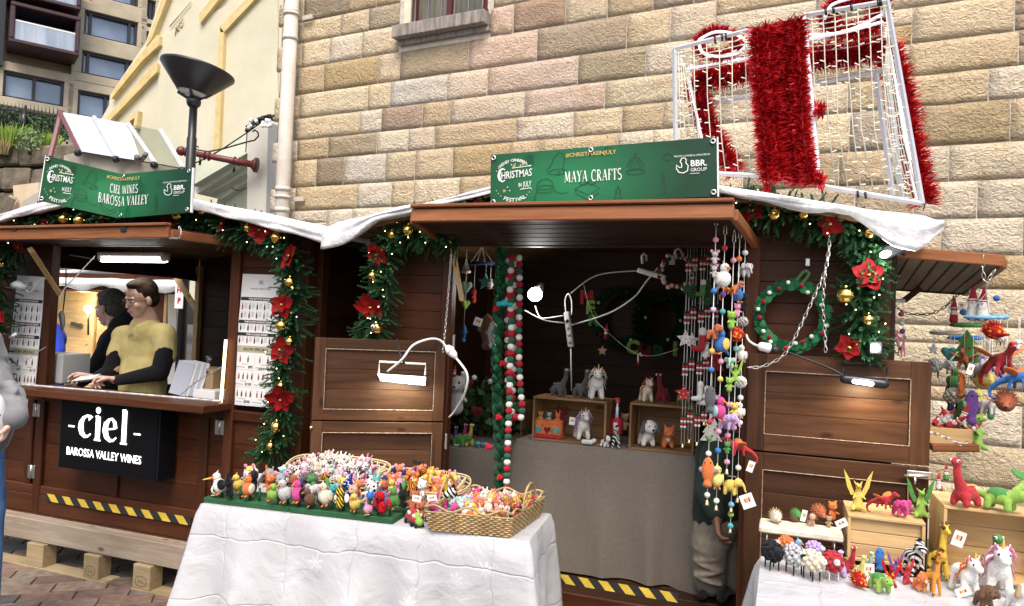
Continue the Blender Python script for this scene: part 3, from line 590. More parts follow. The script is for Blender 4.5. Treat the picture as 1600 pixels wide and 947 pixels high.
def shrub(name,label,cat,px,py,Y,w_,h_,mat,n=260,leaf=.09,blade=False,group=None):
 t = thing(name,label,cat,P(px,py,Y),group); c = P(px,py,Y); g = G()
 for k in range(n):
  a = RR.uniform(0,6.28); q = RR.random() ** .5; p = c + Vector((math.cos(a) * q * w_ / 2,math.sin(a) * q * w_ / 2 * .6,0))
  if blade:
   tip = p + Vector((math.cos(a) * q * w_ * .35,math.sin(a) * .2 * q,h_ * RR.uniform(.5,1))); s = Vector((leaf * .35,0,0)); md = (p + tip) / 2 + Vector((0,0,h_ * .12))
   g.add([p - s * .3,p + s * .3,md + s,tip,md - s],[(0,1,2,3,4)],0,False)
  else:
   p = p + Vector((0,0,h_ * RR.random() * math.sqrt(max(0,1 - q * q * .8)))); u = Vector((RR.uniform(-1,1),RR.uniform(-1,1),RR.uniform(-.6,1))).normalized() * leaf; v = u.cross(Vector((RR.uniform(-1,1),RR.uniform(-1,1),RR.uniform(-1,1)))).normalized() * leaf * .45
   g.add([p,p + u * .5 + v,p + u,p + u * .5 - v],[(0,1,2,3)],0,False)
 part(t,'foliage',g,mat)
 part(t,'stem',G().tube([c - Vector((0,0,.1)),c + Vector((0,0,h_ * .6))],[.04,.015],6),plain('brown_stem',(.06,.04,.025),.9)); return t
shrub('ivy_hedge','dark green ivy hedge behind the iron railings','hedge',5,200,17.5,2.2,.75,M_IVY,900,.11); shrub('ivy_hedge','dark green ivy mound right of the railing stay','hedge',62,218,17.2,2.2,.85,M_IVY,900,.11)
shrub('fern','bright yellow green fern at the left edge of the rock terrace','fern',12,232,14.9,1.0,.75,M_FERN,170,.16,True); shrub('shrub','grey green bushy shrub in the middle of the rock terrace','shrub',46,236,14.8,.95,.72,M_GREYL,500,.07)
shrub('fern','bright green fern beside the brown awning frame','fern',74,234,15.2,.6,.55,M_FERN,120,.13,True); shrub('grass_tuft','straw coloured dry tuft left of the grey green shrub','plant',2,242,14.7,.5,.5,M_STRAW,90,.1,True)
fe = thing('iron_railing','black iron spiked railing above the planted rock terrace','railing',P(60,225,17)); x = -20
while x < 92:
 part(fe,'spike',G().tube([P(x,222 + (x - 60) * .05,17),P(x + 1.5,172 + (x - 60) * .10,17),P(x + 1.7,164 + (x - 60) * .1,17)],[.018,.018,.002],5),M_BLACK); x += 6
part(fe,'rail',G().tube([P(-25,168,17),P(92,180,17)],.02,5),M_BLACK); part(fe,'stay',G().tube([P(40,165,16.9),P(37,196,16.6)],[.03,.13],5),M_BLACK)
YL = 6.1; top = P(302.5,165,YL); lamp = thing('street_lamp','black street lamp with wide upturned dish shade behind the wine stall','street lamp',Vector((top.x,YL,0)))
part(lamp,'pole',G().tube([Vector((top.x,YL,0)),Vector((top.x,YL,top.z - .35)),Vector((top.x,YL,top.z - .34)),Vector((top.x,YL,top.z))],[.052,.050,.042,.040],16),M_BLACK)
m1 = mpp(top); dish = P(305,128,YL); rt = 55 * m1; ax = Vector((.14,.1,1)).normalized()
part(lamp,'shade',G().lathe([(rt * .42,-.125),(rt,.115),(rt,.14),(rt * .97,.14),(rt * .40,-.10),(rt * .36,-.10)],dish,ax,48),M_BLACK)
part(lamp,'diffuser',G().lathe([(0,-.05),(rt * .40,-.06),(rt * .42,-.115),(rt * .3,-.15),(0,-.16)],dish,ax,32),plain('frosted_diffuser',(.55,.58,.56),.3))
kn = top + Vector((0,0,.04)); part(lamp,'knuckle',G().ball(kn,.075,n=14),M_BLACK)
for k in range(4):
 a = .5 + k * math.pi / 2; part(lamp,'strut',G().tube([kn,dish + Vector((math.cos(a) * rt * .45,math.sin(a) * rt * .45,-.12))],.016,8),M_BLACK)
g = G().box(P(280,463,YL - .062),(.11,.01,.26),I3,.002); hp = single('red_letter_notice',g,M_WHITE,'white notice with red letters fixed on the lamp post behind the vendor','notice')
aw = thing('glass_canopy','maroon framed glass canopy with two frosted panes above the left banner','glass canopy',P(100,300,7.6)); aw.location.z = 2
bot = [(127,238),(186,248),(246,257),(290,265)]; tp = [(96,175),(150,184),(203,194),(254,205)]
Pb = [P(x,y,7.2) for (x,y) in bot]; Pt = [P(x,y,8.0) for (x,y) in tp]
M_MAR = plain('maroon_frame',(.16,.045,.045),.4,nz=.1); M_LGF = plain('pale_grey_frame',(.52,.50,.50),.4)
M_FROST = noisy('frosted_glass',(.40,.44,.52),(.58,.62,.68),2.5,.25,0,.01); M_CLEAR = thinglass('clear_glass',(.70,.74,.66),.12)
for k in range(3):
 g = G(); q = [Pb[k],Pb[k + 1],Pt[k + 1],Pt[k]]
 if k == 1:
  g2 = G(); f = .82
  ml = Pb[1].lerp(Pb[2],f * .72); mt = Pt[1].lerp(Pt[2],f + .14); g.add([q[0],ml,mt,q[3]],[(0,1,2,3)],0,False); g2.add([ml,q[1],q[2],mt],[(0,1,2,3)],0,False)
  part(aw,'frosted_pane',g,M_FROST); part(aw,'clear_pane',g2,M_CLEAR)
 else: g.add(q,[(0,1,2,3)],0,False); part(aw,'frosted_pane' if k == 0 else 'clear_pane',g,M_FROST if k == 0 else M_CLEAR)
for k in range(4): part(aw,'rafter',G().tube([Pb[k] + Vector((0,-.03,0)),Pt[k] + Vector((0,-.03,0))],.032,6,smooth=False),M_MAR if k == 0 else M_LGF); part(aw,'rafter_foot',G().ball(Pb[k] + Vector((0,-.05,-.02)),.05,n=8),M_BLACK)
part(aw,'rafter',G().tube([Pt[0],P(78,246,7.6)],.04,6,smooth=False),M_MAR)
part(aw,'cable_rail',G().tube([p + Vector((0,-.08,0)) for p in Pb],.008,5),M_BLACKC)
part(aw,'side_post',G().tube([P(78,246,7.6),P(60,330,7.6)],.04,6,smooth=False),M_MAR)
part(aw,'fascia',slab([P(100,243,7.35),P(127,236,7.3),P(290,264,7.3),P(290,420,7.3),P(100,420,7.3)][::-1],.08),noisy('taupe_fascia',(.36,.32,.26),(.42,.38,.31),3,.8,.05,.003))
for (x,y,r_) in ((214,250,.035),(222,246,.03)): part(aw,'spotlight',G().tube([P(x,y + 3,7.1),P(x + (6 if x > 220 else 0),y - 5,7.0)],r_,10),plain('grey_spot',(.12,.12,.12),.4))
cvs = thing('canvas_cover','peach canvas cover folded behind the left stall roof','canvas cover',P(45,330,8)); cvs.location.z = 2
part(cvs,'canvas',slab(polyY([(20,290),(60,285),(62,320),(36,330),(22,318)][::-1],8),.5),noisy('peach_canvas',(.52,.40,.26),(.62,.5,.36),3,.9,.1,.01)); part(cvs,'box_side',slab(polyY([(36,314),(60,300),(76,300),(76,345),(34,345)][::-1],7.8),.4),noisy('grey_cover',(.33,.33,.3),(.42,.41,.37),3,.9,.1,.01))
part(cvs,'batten',G().tube([P(0,345,7.9),P(20,308,7.9)],.07,4,smooth=False),M_RAW)
# ============================================================ LETTERING
def bfont(txt,size=1.0,xs=1.0,bold=0.0):
 """built-in sans letters -> (verts, faces, width) in a plane, cap height about 0.72*size"""
 cu = bpy.data.curves.new('t','FONT'); cu.body = txt; cu.size = size; cu.offset = bold; cu.resolution_u = 2
 o = bpy.data.objects.new('t',cu); COL.objects.link(o); dg = bpy.context.evaluated_depsgraph_get()
 me = bpy.data.meshes.new_from_object(o.evaluated_get(dg)); vs = [(v.co.x * xs,v.co.y) for v in me.vertices]; fs = [tuple(p.vertices) for p in me.polygons]
 bpy.data.objects.remove(o); bpy.data.curves.remove(cu); bpy.data.meshes.remove(me)
 return vs,fs,(max(v[0] for v in vs) if vs else 0)
def arc(cx,cy,rx,ry,a0,a1,n=12): return [(cx + rx * math.cos(rad(a0 + (a1 - a0) * i / n)),cy + ry * math.sin(rad(a0 + (a1 - a0) * i / n))) for i in range(n + 1)]
TK,TN = .13,.045
def sf_(x,y,w=.16): return ([(x - w / 2,y),(x + w / 2,y)],TN)
SER = {
 'A': (.62,[([(.08,0),(.31,1)],TN),([(.31,1),(.53,0)],TK),([(.16,.33),(.44,.33)],TN),sf_(.08,.02),sf_(.53,.02)]),
 'B': (.55,[([(.13,0),(.13,1)],TK),(arc(.2,.75,.22,.23,90,-90),.08),(arc(.2,.26,.27,.26,90,-90),.09),([(.05,.02),(.22,.02)],TN),([(.05,.98),(.22,.98)],TN)]),
 'C': (.62,[(arc(.36,.5,.27,.5,50,180),.1),(arc(.36,.5,.27,.5,180,310),.1),([(.53,.72),(.53,.95)],TN)]),
 'E': (.46,[([(.13,0),(.13,1)],TK),([(.05,.98),(.42,.98)],TN),([(.13,.52),(.35,.52)],TN),([(.05,.02),(.43,.02)],TN),([(.42,.98),(.42,.8)],TN),([(.43,.02),(.43,.22)],TN),([(.35,.6),(.35,.44)],TN)]),
 'F': (.45,[([(.13,0),(.13,1)],TK),([(.05,.98),(.42,.98)],TN),([(.13,.52),(.35,.52)],TN),sf_(.13,.02),([(.42,.98),(.42,.8)],TN)]),
 'H': (.6,[([(.13,0),(.13,1)],TK),([(.47,0),(.47,1)],TK),([(.13,.5),(.47,.5)],TN),sf_(.13,.02),sf_(.47,.02),sf_(.13,.98),sf_(.47,.98)]),
 'I': (.26,[([(.13,0),(.13,1)],TK),sf_(.13,.02,.22),sf_(.13,.98,.22)]),
 'J': (.34,[([(.22,1),(.22,.1),(.16,-.08),(.04,-.1)],TK),sf_(.22,.98,.24)]),
 'L': (.44,[([(.13,0),(.13,1)],TK),([(.05,.02),(.41,.02)],TN),([(.41,.02),(.41,.24)],TN),sf_(.13,.98,.2)]),
 'M': (.78,[([(.1,0),(.14,1)],TN),([(.14,1),(.37,.12)],TK),([(.37,.12),(.6,1)],TN),([(.63,0),(.61,1)],TK),sf_(.1,.02),sf_(.64,.02,.2)]),
 'N': (.62,[([(.12,0),(.12,1)],TN),([(.12,1),(.5,0)],TK),([(.5,0),(.5,1)],TN),sf_(.12,.02),sf_(.5,.98),sf_(.09,.98,.1)]),
 'O': (.68,[(arc(.34,.5,.28,.5,0,360,24),.09)]),
 'R': (.58,[([(.13,0),(.13,1)],TK),(arc(.2,.74,.22,.25,90,-90),.08),([(.24,.5),(.52,0)],TK),sf_(.13,.02,.2),sf_(.13,.98,.2)]),
 'S': (.5,[(arc(.25,.75,.18,.24,40,230,8) + arc(.25,.26,.19,.25,60,-150,8),.1)]),
 'T': (.54,[([(.27,0),(.27,1)],TK),([(.03,.98),(.51,.98)],TN),sf_(.27,.02,.2),([(.03,.98),(.03,.8)],TN),([(.51,.98),(.51,.8)],TN)]),
 'U': (.62,[([(.13,1),(.13,.25)] + arc(.31,.25,.18,.25,180,360,8) + [(.49,1)],.1),sf_(.13,.98),sf_(.49,.98)]),
 'V': (.6,[([(.07,1),(.3,0)],TK),([(.3,0),(.53,1)],TN),sf_(.07,.98),sf_(.53,.98)]),
 'W': (.86,[([(.06,1),(.24,0)],TK),([(.24,0),(.42,.9)],TN),([(.42,.9),(.6,0)],TK),([(.6,0),(.8,1)],TN),sf_(.06,.98),sf_(.8,.98)]),
 'Y': (.58,[([(.06,1),(.29,.45)],TK),([(.29,.45),(.52,1)],TN),([(.29,.45),(.29,0)],TK),sf_(.06,.98),sf_(.52,.98),sf_(.29,.02)]),
 ' ': (.3,[]),}
def ribbon2(pts,wd):
 """flat stroke: list of (x,y) and width or widths -> verts, faces"""
 k = len(pts); ws = wd if hasattr(wd,'__len__') else [wd] * k; vs = []
 for i,p in enumerate(pts):
  a = pts[max(i - 1,0)]; b = pts[min(i + 1,k - 1)]; dx,dy = b[0] - a[0],b[1] - a[1]; L = math.hypot(dx,dy) or 1; nx,ny = -dy / L,dx / L; h = ws[i] / 2
  vs += [(p[0] + nx * h,p[1] + ny * h),(p[0] - nx * h,p[1] - ny * h)]
 return vs,[(2 * i,2 * i + 1,2 * i + 3,2 * i + 2) for i in range(k - 1)]
class Print:
 """flat print laid on a surface given by fn(u,v,out)->world"""
 def __init__(s,fn,out=.002): s.fn = fn; s.out = out; s.g = G()
 def put(s,vs,fs,lift=0): s.g.add([s.fn(x,y,s.out + lift) for (x,y) in vs],fs,0,False); return s
 def sans(s,txt,x,y,h,xs=1.0,asp=1.0,align='c',bold=0.0,skew=0,rot=0):
  vs,fs,w_ = bfont(txt,h / .72,xs,bold * h); ox = {'c': -w_ / 2,'l': 0,'r': -w_}[align]; c,n = math.cos(rot),math.sin(rot)
  pts = [((vx + ox),vy + skew * vx) for (vx,vy) in vs]; s.put([(x + (a * c - b * n) / asp,y + a * n + b * c) for (a,b) in pts],fs); return s
 def serif(s,txt,x,y,h,xs=.8,asp=1.0,align='c',sp=.06):
  w_ = sum(SER[c][0] + sp for c in txt) * h * xs; cx = x - (w_ / asp / 2 if align == 'c' else 0); lift = 0
  for c in txt:
   for (pts,t) in SER[c][1]:
    vs,fs = ribbon2(pts,t); lift = (lift + .00006) % .0006; s.put([(cx + a * h * xs / asp,y + b * h) for (a,b) in vs],fs,lift)
   cx += (SER[c][0] + sp) * h * xs / asp
  return s
 def line(s,pts,wd,asp=1.0): vs,fs = ribbon2([(a * asp,b) for a,b in pts],wd); return s.put([(a / asp,b) for a,b in vs],fs,R.random() * .0005)
 def rect(s,x0,y0,x1,y1,nx=1):
  for i in range(nx):
   a = x0 + (x1 - x0) * i / nx; b = x0 + (x1 - x0) * (i + 1) / nx; s.put([(a,y0),(b,y0),(b,y1),(a,y1)],[(0,1,2,3)])
  return s
 def dot(s,x,y,r,asp=1.0,n=10): return s.put([(x + r * math.cos(6.283 * i / n) / asp,y + r * math.sin(6.283 * i / n)) for i in range(n)],[tuple(range(n))])
 def arctext(s,txt,cx,cy,rr,h,a0,a1,asp,bottom=False):
  n = len(txt)
  for i,c in enumerate(txt):
   a = rad(a0 + (a1 - a0) * (i + .5) / n); x = cx + rr * math.cos(a) / asp; y = cy + rr * math.sin(a)
   if c.strip(): s.sans(c,x,y,h,asp=asp,rot=(a + math.pi / 2 if bottom else a - math.pi / 2),bold=.02)
  return s
 def done(s,t,name,mat,kind='stuff'): return part(t,name,s.g,mat,kind=kind)
def quadfn(TL,TR,BR,BL,nrm):
 TL,TR,BR,BL,nrm = map(Vector,(TL,TR,BR,BL,nrm)); nrm.normalize()
 return lambda u,v,o=0: (BL.lerp(BR,u)).lerp(TL.lerp(TR,u),v) + nrm * o
M_PW = plain('white_print',(.80,.80,.76),.5); M_PK = plain('black_print',(.015,.015,.018),.5); M_PGOLD = plain('gold_print',(.62,.42,.12),.5); M_PDK = plain('dark_green_print',(.004,.045,.022),.45)
def sign_green(name):
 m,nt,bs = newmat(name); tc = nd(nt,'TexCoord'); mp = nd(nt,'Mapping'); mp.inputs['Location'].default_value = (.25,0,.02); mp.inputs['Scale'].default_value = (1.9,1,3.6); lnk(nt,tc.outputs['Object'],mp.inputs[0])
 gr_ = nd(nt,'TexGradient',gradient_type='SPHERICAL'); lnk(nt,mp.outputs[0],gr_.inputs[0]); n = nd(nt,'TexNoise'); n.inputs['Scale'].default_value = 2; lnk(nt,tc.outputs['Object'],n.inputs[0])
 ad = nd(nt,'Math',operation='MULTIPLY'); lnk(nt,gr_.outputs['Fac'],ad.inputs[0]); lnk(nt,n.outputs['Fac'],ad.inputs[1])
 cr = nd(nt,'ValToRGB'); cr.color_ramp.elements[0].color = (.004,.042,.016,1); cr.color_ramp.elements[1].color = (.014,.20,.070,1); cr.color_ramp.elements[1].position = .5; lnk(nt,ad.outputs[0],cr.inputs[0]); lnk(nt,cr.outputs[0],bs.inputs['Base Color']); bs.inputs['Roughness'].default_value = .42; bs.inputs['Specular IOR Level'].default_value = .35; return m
def festival_sign(root,fn,asp,lines,dx=0.0,hx=.47):
 """print of the festival banner: emblem, hash tag, stall name, sponsor, faint sketches"""
 p = Print(fn,.004)
 cx,cy = .115,.47
 for i in range(34):
  a = 30 + i * 10
  if 60 < a % 360 < 128 or 232 < a % 360 < 300 or (a % 360 < 28 or a % 360 > 335) or 155 < a % 360 < 205: continue
  p.dot(cx + .385 * math.cos(rad(a)) / asp,cy + .385 * math.sin(rad(a)),.009,asp,6)
 p.arctext('SYDNEY·CANBERRA',cx,cy,.36,.055,138,52,asp); p.arctext('FESTIVAL',cx,cy,.42,.075,240,305,asp,True)
 p.sans('HRISTMAS',.200,cy + .03,.145,.64,asp,'r',.012,skew=.06); p.sans('IN',.152,cy - .14,.08,.55,asp,'r',.02,skew=.06); p.sans('JULY',.198,cy - .14,.105,.5,asp,'r',.012,skew=.06)
 p.line([(cx + .005 + a / asp,b) for (a,b) in [(-.19,cy + .21),(-.24,cy + .235),(-.29,cy + .2),(-.31,cy + .1),(-.29,cy + .02),(-.24,cy - .02),(-.19,cy + .01)]],[.02,.03,.045,.055,.045,.03,.02],asp)
 p.line([(.105,cy + .235),(.15,cy + .245),(.198,cy + .265)],.014,asp); p.line([(.145,cy - .185),(.198,cy - .165)],.012,asp)
 for (a,b) in ((-.05,.3),(.12,.28),(-.12,-.13),(-.08,-.2),(.02,.31)): p.dot(cx + a / asp,cy + b,.012,asp,6)
 for (txt,y,h,xs) in lines: p.serif(txt,hx + .01 + dx,y,h,xs,asp)
 p.sans('BBR.',.893,.53,.105,.95,asp,'l',.03); p.sans('GROUP',.893,.44,.062,.9,asp,'l'); p.line([(.893,.405),(.93,.405)],.008,asp); p.sans('PROUDLY OWNED & OPERATED BY',.90,.70,.032,.8,asp,'c')
 dk = [(-.10,.07),(-.125,.11),(-.10,.17),(-.05,.18),(-.02,.14),(-.03,.08),(.01,.03),(0,-.07),(-.07,-.11),(-.15,-.09),(-.19,-.02),(-.19,.05),(-.14,.0),(-.10,.0),(-.10,.07)]
 p.line([(.882 + a * .95 / asp,.52 + b * .9) for a,b in dk],.016,asp)
 p.done(root,'lettering',M_PW)
 q = Print(fn,.004); q.sans('#CHRISTMASINJULY',hx + dx,.84,.075,.95,asp,'c',.012)
 for (a,b) in ((.0,.27),(-.18,-.2),(.17,.3)):
  for k in range(3): q.line([(cx + (a + .035 * math.cos(rad(60 * k))) / asp,cy + b + .035 * math.sin(rad(60 * k))),(cx + (a - .035 * math.cos(rad(60 * k))) / asp,cy + b - .035 * math.sin(rad(60 * k)))],.01,asp)
 q.done(root,'gold_lettering',M_PGOLD)
 k_ = Print(fn,.003)
 def sk(cx_,cy_,pts,s=1.0): k_.line([(cx_ + a * s / asp,cy_ + b * s) for a,b in pts],.010,asp)
 bell = [(-.13,-.15),(-.09,-.05),(-.08,.08),(-.03,.16),(.03,.16),(.08,.08),(.09,-.05),(.14,-.12)]
 sk(.32,.74,[(a * math.cos(.3) + b * math.sin(.3),-a * math.sin(.3) + b * math.cos(.3)) for a,b in bell],1.25); sk(.32,.58,arc(0,0,.17,.05,0,360,16),1); sk(.325,.55,arc(0,0,.03,.03,0,360,8))
 sk(.262,.33,arc(0,0,.15,.13,0,180,12)); sk(.262,.30,arc(0,0,.16,.04,0,360,14)); sk(.262,.23,[(-.15,.06),(-.16,-.02),(-.2,-.13),(-.22,-.2),(-.17,-.14)]); sk(.262,.23,[(.15,.06),(.2,-.02),(.32,-.06),(.42,-.04)]); sk(.262,.23,arc(0,0,.15,.03,180,360,10))
 sk(.455,.22,[(-.22,.02),(.02,-.1),(.22,.02),(.0,.14),(-.22,.02),(-.2,-.06),(.02,-.19),(.2,-.06)]); sk(.455,.35,arc(-.07,0,.07,.04,0,360,12)); sk(.455,.35,arc(.07,0,.07,.04,0,360,12))
 sk(.665,.55,arc(0,0,.14,.2,10,170,12)); sk(.665,.5,arc(0,0,.16,.05,0,360,14)); [sk(.665,.5,[(a,.02),(a * .5,.22)]) for a in (-.1,-.03,.04,.1)]; sk(.665,.8,arc(0,0,.03,.03,0,360,8))
 for a in range(9): sk(.185 + (a % 3) * .012 - .01,.93 - (a // 3) * .07,arc(0,0,.035,.04,150,390,6))
 sk(.59,.12,[(0,.14),(-.05,.02),(-.02,.03),(-.07,-.08),(.07,-.08),(.02,.03),(.05,.02),(0,.14)]); sk(.775,.22,[(0,-.15),(.01,.12),(.05,.14),(.06,-.13)]); sk(.78,.40,arc(0,0,.03,.05,0,360,8)); sk(.545,.93,arc(0,0,.06,.04,0,360,10)); sk(.53,.88,arc(0,0,.05,.05,90,300,8)); sk(.80,.72,arc(0,0,.08,.06,0,300,10))
 k_.done(root,'sketch_print',M_PDK)
 for (a,b) in ((.015,.93),(.015,.06),(hx,.94),(hx,.06),(.985,.93),(.985,.07)):
  c = fn(a,b,.004); nv = (fn(a,b,.1) - fn(a,b,0)).normalized(); gg = G().lathe([(.006,0),(.006,.004),(.0125,.003),(.013,0)],c,nv,14); part(root,'grommet',gg,M_STEEL)
 return root
# ============================================================ MARKET STALLS
FY = 3.55
NF = Vector((0,-1,0))
def X_(px,Y=FY,py=500): return P(px,py,Y).x
def boards_h(t,x0,x1,z0,z1,Y,hgt,mat,thk=.018,name='board',nrm=NF,o=None,ax=Vector((1,0,0))):
 """horizontal boards filling a rectangle; ax is the horizontal direction, origin o (x measured along ax)"""
 o = o or Vector((0,Y,0)); n = max(1,round((z1 - z0) / hgt)); h = (z1 - z0) / n
 for i in range(n):
  z = z0 + (i + .5) * h; dy = R.uniform(-.0015,.0015)
  board(t,name,o + ax * x0 + Vector((0,0,z)) + nrm * dy,o + ax * x1 + Vector((0,0,z)) + nrm * dy,h - .0015,thk,mat,nrm,.0018)
def rboard(t,name,a,b,w_,th,mat,nrm=NF): return board(t,name,a,b,w_,th,mat,nrm,.005)
def leaf(t,O,ax,nrm,W,z0,z1,zsplit,fr=.065,name='door',lbl=None):
 """a framed door leaf in two pieces, hinged at O, running along ax; each piece: stiles, rails, sunk boards"""
 for (a,b) in ((z0,zsplit - .004),(zsplit + .004,z1)):
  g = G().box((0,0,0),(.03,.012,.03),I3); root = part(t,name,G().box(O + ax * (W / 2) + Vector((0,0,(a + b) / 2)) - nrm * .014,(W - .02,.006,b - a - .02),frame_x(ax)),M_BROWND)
  if lbl: root['label'] = lbl
  def bb(n,p,q,w_,th,mt):
   o = board(None,n,p,q,w_,th,mt,nrm,.002); o.parent = root; o.location = o.location - WL(root)
  for s in (fr / 2,W - fr / 2): bb('stile',O + ax * s + Vector((0,0,a)),O + ax * s + Vector((0,0,b)),fr,.03,M_BROWNG)
  bb('rail',O + ax * fr + Vector((0,0,b - fr / 2)),O + ax * (W - fr) + Vector((0,0,b - fr / 2)),fr,.03,M_BROWNG); bb('rail',O + ax * fr + Vector((0,0,a + fr / 2)),O + ax * (W - fr) + Vector((0,0,a + fr / 2)),fr,.03,M_BROWNG)
  ib,it = a + fr,b - fr; n = max(1,round((it - ib) / .095)); h = (it - ib) / n
  for i in range(n): bb('board',O + ax * (fr + .002) + Vector((0,0,ib + (i + .5) * h)) - nrm * .004,O + ax * (W - fr - .002) + Vector((0,0,ib + (i + .5) * h)) - nrm * .004,h - .001,.014,M_BROWNG)
  rim = G()
  for (p,q) in (((fr,ib),(W - fr,ib)),((fr,it),(W - fr,it)),((fr,ib),(fr,it)),((W - fr,ib),(W - fr,it))):
   rim.tube([O + ax * p[0] + Vector((0,0,p[1])) + nrm * .015,O + ax * q[0] + Vector((0,0,q[1])) + nrm * .015],.0022,4,smooth=False)
  r_ = part(None,'worn_edge',rim,plain('worn_pale_edge',(.30,.21,.14),.7,nz=.5,nsc=90)); r_.parent = root; r_.location = r_.location - WL(root)
def roof_z(x,x0,x1,ze,zp): c = (x0 + x1) / 2; return zp - (zp - ze) * abs(x - c) / ((x1 - x0) / 2)
def snow(name,label,x0,x1,ze,zp,Y0,Y1,skirt,side=.07,seed=1):
 """fleece blanket lying over the gable roof, its front edge hanging down by skirt(x)"""
 nx,ny = 96,14; vs = []; fs = []; rows = []
 prof = [(1.0,0),(.55,0),(.15,0),(0,0)]
 for j in range(ny + 8):
  row = []
  for i in range(nx + 1):
   u = i / nx; x = x0 + (x1 - x0) * u; z = roof_z(x,x0,x1,ze,zp) + .04; e = min(u,1 - u) * (x1 - x0)
   nzv = noise.noise(Vector((x * 3,j * .4,seed))) * .012
   if j >= 8:
    y = Y0 + (Y1 - Y0) * (j - 8) / (ny - 1); z += nzv + (0 if j > 8 else -.006)
   else:
    t = (8 - j) / 8; sk_ = skirt(x) * (1 + .18 * noise.noise(Vector((x * 5,0,seed)))); a = min(1,t * 3) * math.pi / 2
    y = Y0 - .03 * math.sin(a) - .012 * math.sin(x * 21 + seed + t * 2) * t + nzv; z = z - .006 - sk_ * t ** 1.1 + nzv * .4
   if e < .05 and j >= 8: z -= (1 - e / .05) ** 2 * side * .4
   row.append(len(vs)); vs.append((x,y,z))
  rows.append(row)
 for a,b in zip(rows,rows[1:]):
  for i in range(nx): fs.append((a[i],a[i + 1],b[i + 1],b[i]))
 o = single(name,G().add(vs,fs,0,True),M_SNOW,label,'snow blanket','white fleece blankets on the stall roofs')
 m = o.modifiers.new('thick','SOLIDIFY'); m.thickness = .028; m.offset = -1; return o
def roof(t,x0,x1,ze,zp,Y0,Y1):
 c = (x0 + x1) / 2; n = 12
 for sgn,xe in ((-1,x0),(1,x1)):
  for k in range(n):
   a = k / n; b = (k + 1) / n; p = Vector((c + (xe - c) * (a + b) / 2,0,zp + (ze - zp) * (a + b) / 2)); L = math.hypot(xe - c,ze - zp) / n
   nr = Vector((-(ze - zp) * sgn,0,abs(xe - c))).normalized(); nr = Vector((abs(ze - zp) * sgn,0,abs(xe - c))).normalized()
   board(t,'roof_board',p + Vector((0,Y0,0)),p + Vector((0,Y1,0)),L - .003,.022,M_PINED,nr,.003)
ZD = 2.085                      # top of the openings
MX0,MX1 = -2.15,.42; JL,JR = X_(707),X_(1166)
ms = thing('craft_stall','brown timber craft stall under the MAYA CRAFTS banner with doors folded open','market stall',((MX0 + MX1) / 2,FY,0))
ZB = .40
boards_h(ms,MX0 + .05,JL - .05,ZB,2.12,FY,.097,M_BROWN); boards_h(ms,JR + .05,MX1 - .05,ZB,2.12,FY,.097,M_BROWN)
for x,nm in ((MX0 + .025,'post'),(JL - .025,'post'),(JR + .025,'post'),(MX1 - .025,'post')): rboard(ms,nm,(x,FY - .005,.1),(x,FY - .005,2.14),.06,.06,M_BROWN)
rboard(ms,'lintel',(JL,FY,ZD + .05),(JR,FY,ZD + .05),.10,.05,M_BROWN)
def gable(t,x0,x1,z0,ze,zp,Y):
 c = (x0 + x1) / 2; n = 4
 for i in range(n):
  a = z0 + (zp - z0) * i / n; b = z0 + (zp - z0) * (i + 1) / n; f = lambda z: 1 if z <= ze else (zp - z) / (zp - ze)
  w0,w1 = (x1 - x0) / 2 * f(a),(x1 - x0) / 2 * f(b)
  part(t,'gable_board',slab([Vector((c - w0,Y,a)),Vector((c + w0,Y,a)),Vector((c + w1,Y,b - .003)),Vector((c - w1,Y,b - .003))],.02),M_BROWN)
gable(ms,MX0,MX1,2.145,2.15,2.40,FY + .01)
for z,h,th in ((.33,.12,.05),(.2,.14,.03),(.07,.10,.05)): rboard(ms,'sill_board',(MX0,FY - .01,z),(MX1,FY - .01,z),h,th,M_BROWN)
def side_wall(t,X,y0,y1,nrm,mat,zt=2.1):
 boards_h(t,0,y1 - y0,ZB,zt,0,.14,mat,nrm=nrm,o=Vector((X,y0,0)),ax=Vector((0,1,0)))
 for y in (y0 + .06,(y0 + y1) / 2,y1 - .04): board(t,'stud',Vector((X,y,.1)) + nrm * .025,Vector((X,y,zt + .02)) + nrm * .025,.07,.04,mat,nrm)
BY = 5.45
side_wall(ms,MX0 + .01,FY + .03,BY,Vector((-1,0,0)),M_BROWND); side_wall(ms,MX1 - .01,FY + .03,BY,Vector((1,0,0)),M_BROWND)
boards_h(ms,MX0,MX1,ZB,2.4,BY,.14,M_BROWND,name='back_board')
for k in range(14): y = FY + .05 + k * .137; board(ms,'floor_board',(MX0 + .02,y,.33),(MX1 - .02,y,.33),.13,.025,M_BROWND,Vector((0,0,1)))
RX0,RX1,ZE,ZP = -2.24,.54,2.13,2.40
roof(ms,RX0,RX1,ZE,ZP,3.32,5.75)
def sk1(x):
 s = .04
 if x > RX1 - .34: f = min(1,(x - (RX1 - .34)) / .22); f2_ = max(0,1 - max(0,x - (RX1 - .05)) / .08); s += .10 * f * f * (3 - 2 * f) * f2_
 if x < RX0 + .30: f = min(1,(RX0 + .30 - x) / .25); s += .09 * f * f * (3 - 2 * f)
 return s
snow('snow_blanket','white fleece blanket over the craft stall roof, drooping at its right corner',RX0 - .03,RX1 + .03,ZE,ZP,3.27,5.8,sk1,.10,3)
